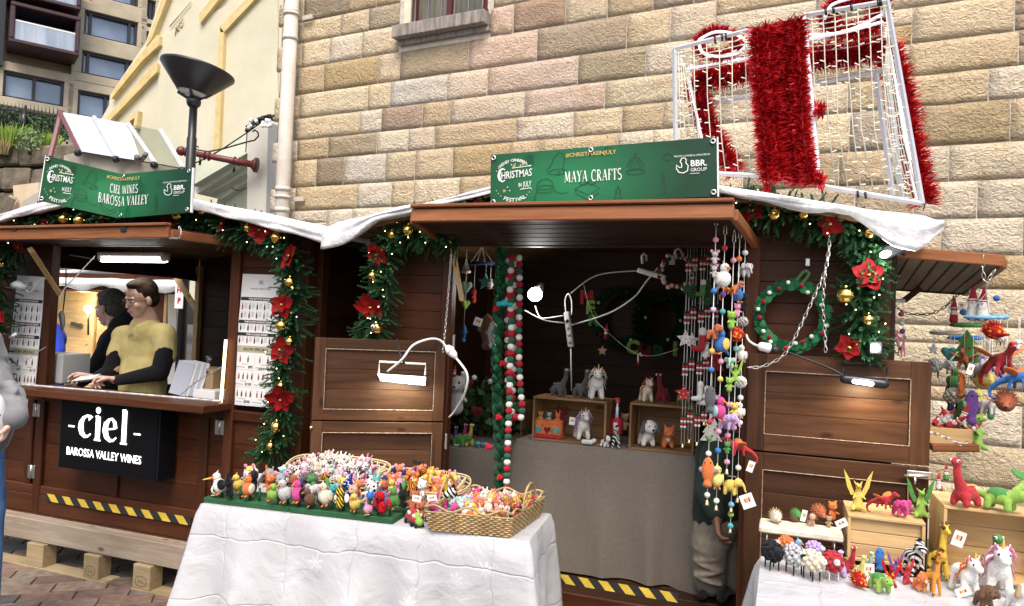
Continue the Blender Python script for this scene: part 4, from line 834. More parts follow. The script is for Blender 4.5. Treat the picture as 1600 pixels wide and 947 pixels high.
def flap(t,c0,c1,c2,c3,nb=6,edge=M_EDGE,th=.035):
 """c0,c1 hinge left,right; c2,c3 front right,left. boards across, edge battens"""
 c0,c1,c2,c3 = map(Vector,(c0,c1,c2,c3)); nz = (c1 - c0).cross(c3 - c0).normalized()
 if nz.z > 0: nz = -nz
 fl = part(t,'awning_flap',G().add([p - nz * .022 for p in (c0,c1,c2,c3)] + [p - nz * .034 for p in (c0,c1,c2,c3)],[(0,1,2,3),(7,6,5,4),(0,4,5,1),(1,5,6,2),(2,6,7,3),(3,7,4,0)],0,False),M_BROWN)
 def bb(n,a,b,w_,thk,mt,nr): o = board(None,n,a,b,w_,thk,mt,nr,.004); o.parent = fl; o.location = o.location - WL(fl)
 for i in range(nb):
  f = (i + .5) / nb; wd = ((c3 - c0).length / nb) - .003; bb('board',c0.lerp(c3,f),c1.lerp(c2,f),wd,.02,M_BROWND,nz)
 dd = (c3 - c0).normalized()
 bb('front_edge',c3 + dd * .014 - nz * .01,c2 + dd * .014 - nz * .01,.026,.062,edge,nz); bb('top_edge',c3 + dd * .022 - nz * .052,c2 + dd * .022 - nz * .052,.045,.016,M_EDGE,nz)
 for a,b in ((c0,c3),(c1,c2)): bb('side_edge',a + nz * .0,b,.03,.05,edge,nz)
 return fl
flap(ms,(JL - .03,FY - .03,2.10),(JR + .03,FY - .03,2.10),P(1147,336,3.08),P(645,342,3.08))
for (a,b) in (((705,376),(722,470)),): board(ms,'brace',P(a[0],a[1],3.40),P(b[0],b[1],3.52),.022,.022,M_PINE,NF)
part(ms,'brace_hook',G().tube([P(x,y,3.38) for (x,y) in [(684,368),(686,372),(700,374),(708,382)]],.004,6),M_BRASS)
h0 = P(697,534,3.49); dl = (-r_h * math.cos(rad(12)) - f_h * math.sin(rad(12))).normalized(); nl = dl.cross(Vector((0,0,1))).normalized(); nl = nl if nl.y < 0 else -nl
ztop = h0.z; zsp = PN(600,658,h0,nl).z
leaf(ms,Vector((h0.x,h0.y,0)),dl,nl,.66,.42,ztop,zsp,.055)
h1 = P(1170,552,3.47); zt2 = h1.z; W2 = P(1455,567,3.47).x - h1.x; zs2 = P(1320,717,3.47).z
leaf(ms,Vector((h1.x,h1.y,0)),Vector((1,0,0)),NF,W2,.42,zt2,zs2,.075)
part(ms,'bolt',G().box(P(1436,742,3.44),(.09,.01,.03),I3,.002).tube([P(1413,743,3.43),P(1450,745,3.43)],.006,8).tube([P(1430,745,3.43),P(1430,757,3.42)],.005,6),M_STEEL)
part(ms,'latch',G().box(P(489,668,3.14),(.02,.015,.03),I3,.003).ball(P(486,668,3.12),.009,n=8),M_BRASS)
for (x,y) in ((709,535),(697,690)): part(ms,'hinge',G().box(P(x,y,3.49),(.012,.012,.08),I3,.002),M_STEEL)
NSF = Vector((0,0,-1)); FL,FR,BR_,BL_ = P(1397,397,3.66),P(1568,412,3.66),P(1508,457,4.42),P(1372,448,4.42)
sfp = part(ms,'side_flap',G().add([p + Vector((0,0,.012)) for p in (FL,FR,BR_,BL_)] + [p + Vector((0,0,.03)) for p in (FL,FR,BR_,BL_)],[(0,1,2,3),(7,6,5,4),(0,4,5,1),(1,5,6,2),(2,6,7,3),(3,7,4,0)],0,False),M_BROWN)
def cb_(n,a,b,w_,th,mt,nr): o = board(None,n,a,b,w_,th,mt,nr,.004); o.parent = sfp; o.location = o.location - WL(sfp)
M_UNDER = wood('grey_brown_underside',(.12,.09,.055),(.30,.24,.16),.6,vary=.25)
for i in range(7):
 f = (i + .5) / 7; cb_('board',FL.lerp(FR,f),BL_.lerp(BR_,f),(FR - FL).length / 7 - .003,.018,M_UNDER,NSF)
cb_('front_edge',FL + Vector((-.0,-.015,.01)),FR + Vector((.0,-.015,.01)),.02,.05,M_EDGE,NSF); cb_('end_edge',FR,BR_,.03,.04,M_EDGE,NSF); cb_('back_edge',BL_,BR_,.03,.03,M_BROWN,NSF)
board(ms,'side_flap_brace',P(1412,470,4.3),P(1438,450,4.3),.03,.03,M_BROWN,NF)
shf = rboard(ms,'side_shelf',P(1448,694,3.95),P(1520,694,3.95),.26,.035,M_EDGE,Vector((0,0,1)))
LX0,LX1 = -5.15,-2.55; LJL,LJR = X_(84),X_(366,py=480)
ws = thing('wine_stall','brown timber wine stall with open counter and vendor under the bent banner','market stall',((LX0 + LX1) / 2,FY,0))
ZC = P(190,618,FY).z
boards_h(ws,LX0 + .05,LJL - .06,ZC + .02,2.12,FY,.16,M_BROWN); boards_h(ws,LJR + .05,LX1 - .05,ZC + .02,2.12,FY,.16,M_BROWN)
for x in (LX0 + .025,LJL - .03,LJR + .025,LX1 - .025): rboard(ws,'post',(x,FY - .006,.2),(x,FY - .006,2.14),.065,.065,M_BROWN)
rboard(ws,'lintel',(LJL,FY,ZD + .05),(LJR,FY,ZD + .05),.10,.05,M_BROWN)
gable(ws,LX0,LX1,2.145,2.15,2.40,FY + .01)
zlo = P(190,792,FY).z
ups = [X_(4,py=700),X_(50,py=700),X_(186,py=700),X_(322,py=700),LX1 - .03]
for x in ups: rboard(ws,'stile',(x,FY - .012,zlo + .06),(x,FY - .012,ZC - .03),.06,.035,M_BROWN)
for z in (zlo + .03,ZC - .05): rboard(ws,'rail',(LX0,FY - .013,z),(LX1,FY - .013,z),.06,.036,M_BROWN)
for a,b in zip([LX0] + ups,ups + [LX1]):
 if b - a > .08: boards_h(ws,a + .025,b - .025,zlo + .06,ZC - .08,FY,.15,M_BROWN,thk=.016)
rboard(ws,'base_board',(LX0,FY - .02,zlo - .06),(LX1,FY - .02,zlo - .06),.12,.03,M_BROWN)
rboard(ws,'base_board',(LX0,FY - .028,zlo - .17),(LX1,FY - .028,zlo - .17),.10,.03,M_BROWN)
ct = rboard(ws,'counter_top',(X_(36,3.42,602),FY - .12,ZC + .005),(X_(345,3.42,630),FY - .12,ZC + .005),.30,.045,M_BROWN,Vector((0,0,1)))
part(ws,'counter_edge_strip',G().tube([P(36,601,3.30),P(345,627,3.30)],.007,6,smooth=False),plain('worn_white_edge',(.5,.47,.45),.5,nz=.4,nsc=30))
for (x,y) in ((57,641),(49,737),(343,668)):
 c = P(x,y,FY - .04); part(ws,'hinge',G().box(c + Vector((-.018,0,0)),(.028,.006,.085),I3,.002).box(c + Vector((.018,0,0)),(.028,.006,.085),I3,.002).tube([c + Vector((0,-.004,-.045)),c + Vector((0,-.004,.045))],.006,6),M_STEEL)
side_wall(ws,LX1 - .01,FY + .03,BY,Vector((1,0,0)),M_BROWN)
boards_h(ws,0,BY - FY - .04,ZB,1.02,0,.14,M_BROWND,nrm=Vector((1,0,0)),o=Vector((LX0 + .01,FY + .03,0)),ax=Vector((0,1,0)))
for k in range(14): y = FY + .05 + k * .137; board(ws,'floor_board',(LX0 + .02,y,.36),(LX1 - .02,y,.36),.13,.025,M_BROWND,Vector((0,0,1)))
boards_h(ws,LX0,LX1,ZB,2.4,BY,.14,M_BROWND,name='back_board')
PXN = Vector((1,0,0)); SW0 = Vector((LX0,4,0))
board(ws,'side_lintel',PN(93,399,SW0,PXN),Vector((LX0,BY - .03,PN(308,434,SW0,PXN).z)),.07,.05,M_BROWND,PXN)
part(ws,'side_header',G().box((LX0 - .01,(FY + BY) / 2,2.13),(.02,BY - FY - .05,.32),I3),M_BROWND)
board(ws,'rear_post',Vector((LX0 + .03,BY - .04,.4)),Vector((LX0 + .03,BY - .04,2.1)),.05,.05,M_PINE,PXN)
board(ws,'side_brace',PN(275,433,SW0 - Vector((.35,0,0)),PXN),PN(309,487,SW0,PXN),.05,.03,M_PINE,NF)
for o_,x0_,x1_ in ((ws,LX0,LX1),(ms,MX0,MX1)):
 part(o_,'rear_light_block',G().box(((x0_ + x1_) / 2,BY + .03,1.3),(x1_ - x0_,.02,2.2),I3),M_BROWND)  # added sheet behind the back boards, stops light leaking through the gaps
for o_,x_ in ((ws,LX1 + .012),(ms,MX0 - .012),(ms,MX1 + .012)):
 part(o_,'side_light_block',G().box((x_ - .03 * (1 if x_ > -1 and x_ > 0 else (1 if o_ is ws else -1)),(FY + BY) / 2,1.25),(.012,BY - FY - .1,1.75),I3),M_BROWND)  # added dark backing that blocks light between the side boards
LRX0,LRX1 = -5.35,-2.30
roof(ws,LRX0,LRX1,ZE,ZP,3.34,5.75)
def sk2(x):
 s = .06
 if x > -3.0: s += .02 * (x + 3.0) / .8
 return s
snow('snow_blanket','white fleece blanket over the wine stall roof, sagging at its right corner',LRX0 - .05,LRX1 + .12,ZE - .02,ZP + .0,3.28,5.8,sk2,.07,9)
flap(ws,(LJL - .35,FY - .03,2.10),(LJR + .03,FY - .03,2.10),P(266,366,3.05),P(-60,371,3.05))
for (x,y) in ((22,356),(193,357)): part(ws,'flap_bracket',G().box(P(x,y + 1,3.02),(.04,.008,.03),I3,.002),M_BLACK)
board(ws,'flap_brace',P(48,390,3.12),P(92,458,3.50),.04,.03,M_PINE,NF)
gp = thing('storage_door','tall dark brown board door standing in the gap between the two stalls','door',(-2.35,5.2,0))
boards_h(gp,-2.54,-1.9,.1,2.1,5.2,.2,M_BROWN); rboard(gp,'stile',(-2.44,5.17,.1),(-2.44,5.17,2.1),.07,.04,M_BROWN); rboard(gp,'stile',(-2.2,5.17,.1),(-2.2,5.17,2.1),.07,.04,M_BROWN)
bm = thing('timber_beam','long weathered raw timber beam along the foot of the wine stall','timber beam',(-4,3.4,.2))
za,zb = P(150,829,3.43).z,P(150,865,3.43).z
board(bm,'beam',(LX0 - .3,3.45,(za + zb) / 2),(LX1 + .02,3.45,(za + zb) / 2),abs(za - zb),.05,M_RAW,NF,.006); board(bm,'top_board',(LX0 - .3,3.52,za - .01),(LX1 + .02,3.52,za - .01),.10,.02,M_RAW,Vector((0,0,1)))
def pallet(px0,px1,lab,blocks,mark=None):
 t = thing('wooden_pallet',lab,'pallet',(X_(px0,3.4,890),3.45,0),'pallets under the wine stall'); x0,x1 = X_(px0,3.4,890),X_(px1,3.4,890)
 board(t,'bottom_board',(x0,3.45,.011),(x1,3.45,.011),.11,.022,M_PALLET,Vector((0,0,1)))
 for bp in blocks:
  a,b = X_(bp[0],3.4,880),X_(bp[1],3.4,880); bk = part(t,'block',G().box(((a + b) / 2,3.45,(zb + .02) / 2),(b - a,.10,zb - .024),I3,.004),M_PALLET)
  if len(bp) > 2:
   fn = lambda u,v,o=0,a=a,b=b: Vector((a + (b - a) * u,3.40 - o,.023 + .09 * v)); q = Print(fn,.0008); w_ = b - a; asp = w_ / .09
   q.line(arc(.5,.5,.33,.34,0,360,20),.04); q.sans(bp[2],.5,.38,.24,.8,asp); q.done(bk,'stamp',plain('brand_stamp',(.10,.06,.035),.9))
 return t
pallet(-30,166,'pale wooden pallet stamped EUR at the left under the wine stall',[(40,66),(130,153,'EUR')]); pallet(206,330,'pale wooden pallet stamped EPAL at the right under the wine stall',[(208,235,'EPAL')])
single('timber_offcut',G().box(P(188,902,3.6) + Vector((0,.12,.02)),(.03,.4,.04),rotm(0,0,-.25),.003),M_BROWNG,'brown timber offcut lying between the two pallets','offcut')
M_HY = noisy('yellow_hazard_tape',(.52,.36,.04),(.70,.50,.07),12,.55,.05,.001); M_HK = plain('black_hazard_tape',(.02,.02,.02),.5)
def tape(pa,pb,hpx,lab,Y,n):
 a = P(*pa,Y); b = P(*pb,Y); h = hpx * mpp((a + b) / 2); t = thing('hazard_tape',lab,'hazard tape',(a + b) / 2); d = b - a
 zz = (a.z + b.z) / 2; a.z = b.z = zz; d = b - a
 part(t,'black_strip',G().prism([(0,-h / 2),(d.length,-h / 2),(d.length,h / 2),(0,h / 2)],.002,a,d.normalized(),Vector((0,0,1))),M_HK)
 L = d.length; st = L / n; sk = h * .9; g = G()
 for i in range(n):
  x = i * st + .01; g.prism([(x + sk,-h / 2),(min(L,x + sk + st * .48),-h / 2),(x + st * .48,h / 2),(x,h / 2)],.003,a,d.normalized(),Vector((0,0,1)))
 part(t,'yellow_stripe',g,M_HY)
tape((72,779),(298,812),12,'yellow and black hazard tape along the foot of the wine stall',FY - .045,9)
tape((870,902),(1060,935),14,'yellow and black hazard tape on the craft stall threshold',FY - .05,6)
# ============================================================ BANNERS
MSG = sign_green('green_banner_print')
TL,TR,BR,BL = P(767,242,3.15),P(1120,214,3.15),P(1121,307,3.15),P(766,321,3.15)
sg = thing('stall_banner','flat green festival banner reading MAYA CRAFTS above the craft stall awning','banner',(BL + BR) / 2)
fn = quadfn(TL,TR,BR,BL,NF)
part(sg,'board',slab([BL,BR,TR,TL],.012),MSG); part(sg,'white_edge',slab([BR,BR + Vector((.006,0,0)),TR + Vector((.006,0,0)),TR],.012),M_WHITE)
festival_sign(sg,fn,3.95,[('MAYA CRAFTS',.37,.20,.74)])
A0,A1 = P(72,243,2.98),P(61,314,2.98); B0,B1 = P(190,272,3.22),P(185,341,3.22); C0,C1 = P(300,262,3.10),P(297,332,3.10)
sg2 = thing('stall_banner','bent green festival banner reading CIEL WINES BAROSSA VALLEY above the wine stall','banner',(B1))
UB = .525
def fn2(u,v,o=0):
 if u < UB: a,b,n = A1.lerp(A0,v),B1.lerp(B0,v),(B1 - A1).cross(A0 - A1)
 else: a,b,n = B1.lerp(B0,v),C1.lerp(C0,v),(C1 - B1).cross(B0 - B1)
 n.normalize(); n = n if n.y < 0 else -n
 return a.lerp(b,u / UB if u < UB else (u - UB) / (1 - UB)) + n * o
g = slab([A1,B1,B0,A0],.012); g2 = slab([B1,C1,C0,B0],.012); b_ = len(g.v); g.v += g2.v; g.f += [[i + b_ for i in f] for f in g2.f]; g.m += g2.m; g.sm += g2.sm
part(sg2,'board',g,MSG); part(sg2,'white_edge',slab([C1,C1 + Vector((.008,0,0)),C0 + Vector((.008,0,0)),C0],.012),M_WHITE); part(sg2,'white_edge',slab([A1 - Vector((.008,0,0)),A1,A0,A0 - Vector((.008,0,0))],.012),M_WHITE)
festival_sign(sg2,fn2,3.7,[('CIEL WINES',.54,.19,.74),('BAROSSA VALLEY',.27,.21,.74)],hx=.545)
# ============================================================ ILLUMINATED SIGN OF THE WINE STALL
cs = thing('wine_sign','black box sign with glowing white lettering ciel hung under the counter','illuminated sign',P(170,690,3.45))
s0,s1 = P(97,622,3.38),P(250,634,3.38); q0,q1 = P(85,732,3.38),P(243,751,3.38); mx0,mx1 = (s0.x + q0.x) / 2,(s1.x + q1.x) / 2; zt_,zb_ = (s0.z + s1.z) / 2,(q0.z + q1.z) / 2
part(cs,'case',G().box(((mx0 + mx1) / 2,3.455,(zt_ + zb_) / 2),(mx1 - mx0,.13,zt_ - zb_),I3,.004),plain('black_sign_case',(.006,.006,.008),.5,spec=.15))
part(cs,'face',G().box(((mx0 + mx1) / 2,3.388,(zt_ + zb_) / 2),(mx1 - mx0 - .03,.004,zt_ - zb_ - .03),I3),plain('black_sign_face',(.004,.004,.005),.5,spec=.12))
fnS = lambda u,v,o=0: Vector((mx0 + (mx1 - mx0) * u,3.386 - o,zb_ + (zt_ - zb_) * v)); aS = (mx1 - mx0) / (zt_ - zb_)
M_GLOW = emis('glowing_letter',(1,.99,.92),1.3); pS = Print(fnS,.004)
def S_(pts,wd): pS.line(pts,wd,aS)
def glyph(x,pts): return [(x + a,b) for a,b in pts]
S_(glyph(.255,[(.075,.735),(.062,.765),(.035,.775),(.0,.74),(-.022,.67),(-.025,.60),(-.012,.53),(.02,.485),(.05,.49),(.08,.53)]),[.10,.055,.03,.05,.085,.10,.085,.05,.03,.02])
S_([(.405,.455),(.405,.78)],.085); S_([(.372,.455),(.437,.455)],.022); S_([(.378,.775),(.41,.785)],.03); pS.dot(.402,.865,.045,aS,14)
S_(glyph(.515,[(-.028,.615),(.066,.64)]),.022); S_(glyph(.515,[(.066,.64),(.058,.72),(.03,.77),(.0,.75),(-.028,.69),(-.035,.60),(-.02,.52),(.015,.47),(.05,.475),(.078,.52)]),[.07,.06,.03,.045,.085,.10,.085,.05,.03,.02])
S_([(.668,.45),(.668,.90)],.085); S_([(.635,.45),(.702,.45)],.022); S_([(.642,.895),(.68,.905)],.028); S_([(.10,.605),(.165,.605)],.022); S_([(.765,.60),(.83,.60)],.022)
pS.sans('BAROSSA VALLEY WINES',.47,.205,.112,.80,aS,'c',.014); pS.done(cs,'glowing_lettering',M_GLOW)
# ============================================================ WINE POSTERS
def poster(name,lab,TLp,TRp,BRp,BLp,Y,specials):
 TL,TR,BR,BL = P(*TLp,Y),P(*TRp,Y),P(*BRp,Y),P(*BLp,Y); t = thing(name,lab,'poster',(BL + BR) / 2); fn = quadfn(TL,TR,BR,BL,NF); asp = (TR - TL).length / (TL - BL).length
 part(t,'sheet',G().add([fn(0,0,.003),fn(1,0,.003),fn(1,1,.003),fn(0,1,.003),fn(0,0,0),fn(1,0,0),fn(1,1,0),fn(0,1,0)],[(0,1,2,3),(7,6,5,4),(0,4,5,1),(1,5,6,2),(2,6,7,3),(3,7,4,0)],0,False),plain('poster_paper',(.72,.71,.70),.45))
 k = Print(fn,.0045)
 for (y0,y1) in ((.80,.825),(.625,.65),(.53,.555)) if specials else ((.83,.86),(.60,.63),(.42,.45)): k.rect(.01,y0,.98,y1)
 k.serif('CIEL',.5,.925,.028,.8,asp); k.sans('BAROSSA VALLEY WINES',.5,.885,.011,1.1,asp); RR = random.Random(5); col = Print(fn,.0045); gc = Print(fn,.0042)
 def bottle(x,y,h,pr): w_ = h * .26; pr.put([(x - w_ / asp / 2 * .9,y),(x + w_ / asp / 2 * .9,y),(x + w_ / asp / 2,y + h * .55),(x + w_ * .2 / asp,y + h * .75),(x + w_ * .18 / asp,y + h),(x - w_ * .18 / asp,y + h),(x - w_ * .2 / asp,y + h * .75),(x - w_ / asp / 2,y + h * .55)],[(0,1,2,3,4,5,6,7)])
 gl = Print(fn,.0043)
 for r_,y in enumerate((.73,.665,.57,.475)):
  for c in range(5):
   x = .07 + c * .19; bottle(x,y,.052,k if (c + r_) % 4 else col)
   for j in range(4): gl.rect(x + .05,y + .012 + j * .010,x + .12,y + .016 + j * .010)
 gc.rect(.0,.405,1,.455); k.sans('SHOW SPECIALS',.5,.418,.022,1,asp,'c',.04)
 for r_,y in enumerate((.275,.145,.012)):
  for c in range(2):
   x0 = .03 + c * .5; gl.rect(x0 + .46,y,x0 + .465,y + .12); gl.rect(x0,y - .004,x0 + .46,y - .002)
   for j in range(2 if r_ == 0 else 4): bottle(x0 + .10 + j * (.2 if r_ == 0 else .11),y + .055,.05,k if j % 2 else col)
   k.sans([['$95','$115'],['$130','$170'],['$300','$350']][r_][c],x0 + .43,y + .010,.020,1,asp,'r',.04); k.sans('SHOW SPECIAL',x0 + .12,y + .012,.009,1,asp); k.sans('PACKAGE',x0 + .22,y + .036,.008,1.1,asp)
 k.done(t,'black_print',M_PK); col.done(t,'wine_bottle_print',plain('wine_print',(.25,.05,.04),.5)); gl.done(t,'fine_print',plain('grey_print',(.40,.40,.40),.5)); gc.done(t,'heading_band',plain('olive_band',(.38,.36,.25),.5))
 w_ = Print(fn,.0055);
 for (y,tx) in (((.806,'THE ESTATE RANGE'),(.631,'THE ICON COLLECTION'),(.536,'THE CLOUD SERIES')) if specials else ((.838,'CLASSIC RANGE'),(.608,'ICON COLLECTION'),(.428,'CLOUD SERIES'))): w_.sans(tx,.5,y,.013,1.25,asp,'c',.03)
 w_.done(t,'white_print',M_PW)
poster('wine_list_poster','wine price poster half behind the garland on the right panel of the wine stall',(380,428),(441,430),(424,637),(362,632),FY - .02,True)
poster('wine_list_poster','wine price poster left of the serving hatch beside the grey hooded passer-by',(28,430),(72,433),(52,640),(6,636),FY - .02,True)
# ============================================================ GARLANDS
M_PINEF = leafcol('artificial_pine_needle',(.006,.032,.012),(.032,.115,.038),.6); M_PINEL = leafcol('pale_pine_tip',(.018,.075,.028),(.06,.17,.055),.6)
M_POIN = noisy('red_poinsettia_cloth',(.11,.001,.002),(.28,.003,.005),14,.75,.3,.004,spec=.2)
M_FAIRY = emis('fairy_light',(1,.78,.40),6)
def bezier(pts,n=60):
 pts = [Vector(p) for p in pts]; out = []; k = len(pts)
 for i in range(k - 1):
  p0,p1,p2,p3 = pts[max(i - 1,0)],pts[i],pts[i + 1],pts[min(i + 2,k - 1)]; m = max(2,n // (k - 1))
  for j in range(m):
   t = j / m; out.append(.5 * ((2 * p1) + (-p0 + p2) * t + (2 * p0 - 5 * p1 + 4 * p2 - p3) * t * t + (-p0 + 3 * p1 - 3 * p2 + p3) * t ** 3))
 out.append(pts[-1]); return out
def sprig(g,base,d,L,RRn,nl,nn,thick=.0022,m=0):
 d = d.normalized(); a = d.orthogonal().normalized(); b = d.cross(a)
 tip = base + d * L + Vector((0,0,-.1 * L)); g.tube([base,tip],[.002,.001],3,m,caps=False)
 for i in range(nn):
  t = (i + .5) / nn; ang = i * 2.4 + RRn.random(); o = a * math.cos(ang) + b * math.sin(ang)
  p = base.lerp(tip,t); q = p + (o * .75 + d * .65).normalized() * nl * RRn.uniform(.7,1.1) * (1 - .35 * t); s = d.cross(o).normalized() * thick
  g.add([p - s,p + s,q],[(0,1,2)],m,False)
def poinsettia(t,c,r,nrm=NF,seed=0,name='poinsettia'):
 RRn = random.Random(seed); q = Vector(nrm).to_track_quat('Z','Y'); fl = part(t,name,G().ball(c + Vector(nrm) * .008,(.008,.008,.006),n=6),plain('yellow_stamen',(.5,.38,.05),.7)); ph = RRn.random() * 6
 for lay,(n,rr,up) in enumerate(((5,1,.15),(4,.62,.55))):
  for k in range(n):
   a = ph + lay * .5 + 6.283 * k / n + RRn.uniform(-.18,.18); L = r * rr * RRn.uniform(.8,1.15); u = Vector((math.cos(a),math.sin(a),0)); v = Vector((-u.y,u.x,0)); vs = []; fs = []
   cu = RRn.uniform(-.35,.75)
   for (f,w_) in ((.06,.05),(.3,.30),(.55,.40),(.8,.22),(1.0,.01)):
    for s in (-1,0,1): vs.append(c + q @ (u * (L * f) + v * (s * w_ * L) + Vector((0,0,L * up * f * (1 - cu * f * 1.6) + (0 if s == 0 else .06 * L)))))
   for i in range(4):
    for j in range(2): b0 = i * 3 + j; fs.append((b0,b0 + 1,b0 + 4,b0 + 3))
   o = part(None,'petal',G().add(vs,fs,0,True),M_POIN); o.parent = fl; o.location = o.location - WL(fl)
def garland(lab,pxs,Y,rpx,flowers,baubles,seed,fairy=26,group='evergreen garlands round the stall fronts',dens=1.0):
 pts = bezier([P(x,y,Y) for (x,y) in pxs],80); L = sum((b - a).length for a,b in zip(pts,pts[1:])); RRn = random.Random(seed); m_ = mpp(pts[len(pts) // 2]); r = rpx * m_
 t = thing('garland',lab,'garland',pts[0],group); r *= 1.25; g = G(); g2 = G(); part(t,'wire_stem',G().tube(pts,.006,5),plain('green_wire',(.01,.04,.015),.7))
 n = int(L / .0027 * dens)
 for i in range(n):
  f = (i + RRn.random()) / n * (len(pts) - 1); k = min(int(f),len(pts) - 2); p = pts[k].lerp(pts[k + 1],f - k); tg = (pts[k + 1] - pts[k]).normalized()
  a = RRn.uniform(0,6.283); x = tg.orthogonal().normalized(); y = tg.cross(x); o = x * math.cos(a) + y * math.sin(a)
  if o.y > .5: o.y = -o.y
  kind = RRn.random()
  d = (o + tg * RRn.uniform(-.6,.6) + Vector((0,0,-.25))).normalized()
  if kind < .62: sprig(g,p,d,r * RRn.uniform(.75,1.3),RRn,.021,52,.0042)
  elif kind < .66: sprig(g,p,d,r * RRn.uniform(.5,.9),RRn,r * .6,34,.0022)
  else: sprig(g2,p,d,r * RRn.uniform(.8,1.25),RRn,.019,48,.0046)
 part(t,'pine_foliage',g,M_PINEF,kind='stuff'); part(t,'pale_pine_tips',g2,M_PINEL,kind='stuff')
 for j,(x,y,rp) in enumerate(flowers): poinsettia(t,P(x,y,Y - r * .75),rp * m_ * RRn.uniform(.78,.98),(Vector((RRn.uniform(-.6,.6),-1,RRn.uniform(-.5,.35)))).normalized(),seed * 10 + j)
 for (x,y,rp) in baubles:
  c = P(x,y,Y - r * .8); b = part(t,'bauble',G().ball(c,rp * m_,n=20),M_GOLD); cp = part(None,'cap',G().tube([c + Vector((0,0,rp * m_ * .95)),c + Vector((0,0,rp * m_ * 1.2))],rp * m_ * .25,8),M_GOLD); cp.parent = b; cp.location = cp.location - WL(b)
 g3 = G()
 for i in range(fairy):
  f = RRn.random() * (len(pts) - 1); k = min(int(f),len(pts) - 2); p = pts[k].lerp(pts[k + 1],f - k); g3.ball(p + Vector((RRn.uniform(-1,1) * r * .7,-r * .75,RRn.uniform(-1,1) * r * .7)),.0028,n=5)
 part(t,'fairy_lights',g3,M_FAIRY,kind='stuff'); return t
garland('thick pine garland with five poinsettias down the right side of the wine stall',[(300,338),(340,348),(390,358),(430,368),(455,395),(463,450),(458,510),(446,570),(447,630),(436,680),(418,706)],FY - .13,27,
  [(348,350,22),(405,360,22),(453,400,26),(441,476,28),(438,546,27),(439,624,28)],[(316,331,7),(387,356,7),(432,371,9),(453,441,8),(440,509,9),(453,534,7),(439,603,6),(432,667,9),(423,697,7)],11,40)
garland('pine garland under the roof edge mostly hidden behind the bent banner',[(42,348),(70,342),(110,340),(160,341),(230,346),(300,342)],FY - .16,17,[(70,350,14),(160,340,16),(265,342,20)],[(100,342,8),(125,345,9),(278,338,8)],12,14)
garland('dark pine garland cut off by the left edge of the picture',[(32,384),(14,390),(2,420),(-2,470),(2,520),(-6,580),(-10,640)],FY - .13,25,[(30,386,14),(-2,495,16),(-4,445,15),(2,560,12)],[(0,412,6),(-2,530,6)],13,14)
mg = garland('pine garland at the upper left of the craft stall with a googly eyed bauble',[(715,372),(690,364),(650,358),(618,366),(600,392),(604,430),(596,470),(588,510),(580,530)],FY - .13,27,[(589,398,24),(579,480,26)],[(638,360,9),(612,367,7),(582,431,7)],14,24)
cB = P(589,513,FY - .27); mB = mpp(cB); bb = part(mg,'smiling_bauble',G().ball(cB,9 * mB,n=20),M_GOLD)
for s in (-1,1):
 e = part(None,'googly_eye',G().ball(cB + Vector((s * 3.3 * mB,-7.6 * mB,2.5 * mB)),(3.2 * mB,1.5 * mB,3.2 * mB),n=10),M_EYEW); e.parent = bb; e.location -= WL(bb)
 e = part(None,'pupil',G().ball(cB + Vector((s * 3.0 * mB,-9 * mB,2.0 * mB)),(1.6 * mB,.6 * mB,1.6 * mB),n=8),M_EYE); e.parent = bb; e.location -= WL(bb)
e = part(None,'smile',G().tube([cB + Vector((math.sin(a) * 4.5 * mB,-8.6 * mB,-1.2 * mB - math.cos(a) * 3 * mB)) for a in [x * .3 - 1.2 for x in range(9)]],.5 * mB,5),M_EYE); e.parent = bb; e.location -= WL(bb)
garland('pine garland peeping over the awning beside the banner',[(690,322),(715,317),(740,314),(765,313)],FY - .25,12,[(752,311,13)],[],15,4)
garland('pine garland with four poinsettias round the upper right corner of the craft stall',[(1158,322),(1190,325),(1240,332),(1295,345),(1340,362),(1358,395),(1352,440),(1340,480),(1352,520),(1345,545)],FY - .13,32,
  [(1178,330,27),(1297,350,27),(1357,430,30),(1328,543,26)],[(1210,335,10),(1256,335,8),(1359,365,9),(1321,462,13),(1357,500,9)],16,30,dens=1.1)
# ============================================================ LAMPS, CABLES, CHAINS
def glow_light(t,loc,energy,col,size=.05,nrm=None,sx=.1,sy=.05):
 if nrm is None: l = bpy.data.lights.new('lamp_light','POINT'); l.shadow_soft_size = size
 else: l = bpy.data.lights.new('lamp_light','AREA'); l.shape = 'RECTANGLE'; l.size = sx; l.size_y = sy
 l.energy = energy; l.color = col; o = bpy.data.objects.new('lamp_light',l); COL.objects.link(o); o.parent = t; o.location = Vector(loc) - WL(t)
 if nrm is not None: o.rotation_euler = Vector(nrm).to_track_quat('-Z','Y').to_euler()
 return o
M_TUBE = emis('lit_white_diffuser',(1,1,.97),7)
c = P(207,404,3.75); fl = thing('batten_light','lit white fluorescent batten light hanging over the vendor','batten light',c)
a = P(160,404,3.75); b = P(258,405,3.75); part(fl,'housing',G().box((a + b) / 2 + Vector((0,0,.028)),((b - a).length + .03,.075,.03),rotm(0,0,0),.008),M_WHITE); part(fl,'lit_tube',G().cap(a,b,.024,.024,12),M_TUBE); glow_light(fl,(a + b) / 2 - Vector((0,0,.05)),.7,(1,.98,.9),nrm=(0,0,-1),sx=.35,sy=.05)
for e in (a,b): part(fl,'end_cap',G().ball(e + Vector((0,0,.01)),(.03,.036,.032),n=12),M_WHITE)
c = P(627,585,3.02); nf = nl; ux = -dl; up3 = Vector((0,0,1)); fd = thing('flood_light','lit white flood light with white bracket hanging on the left folded door','flood light',c)
def FLp(px,py,o=0): return PN(px,py,h0 + nl * (.05 + o),nl)
q = [FLp(589,584),FLp(666,589),FLp(664,602),FLp(594,595)]
M_LED = emis('lit_led_panel',(.90,1,.80),5.0)
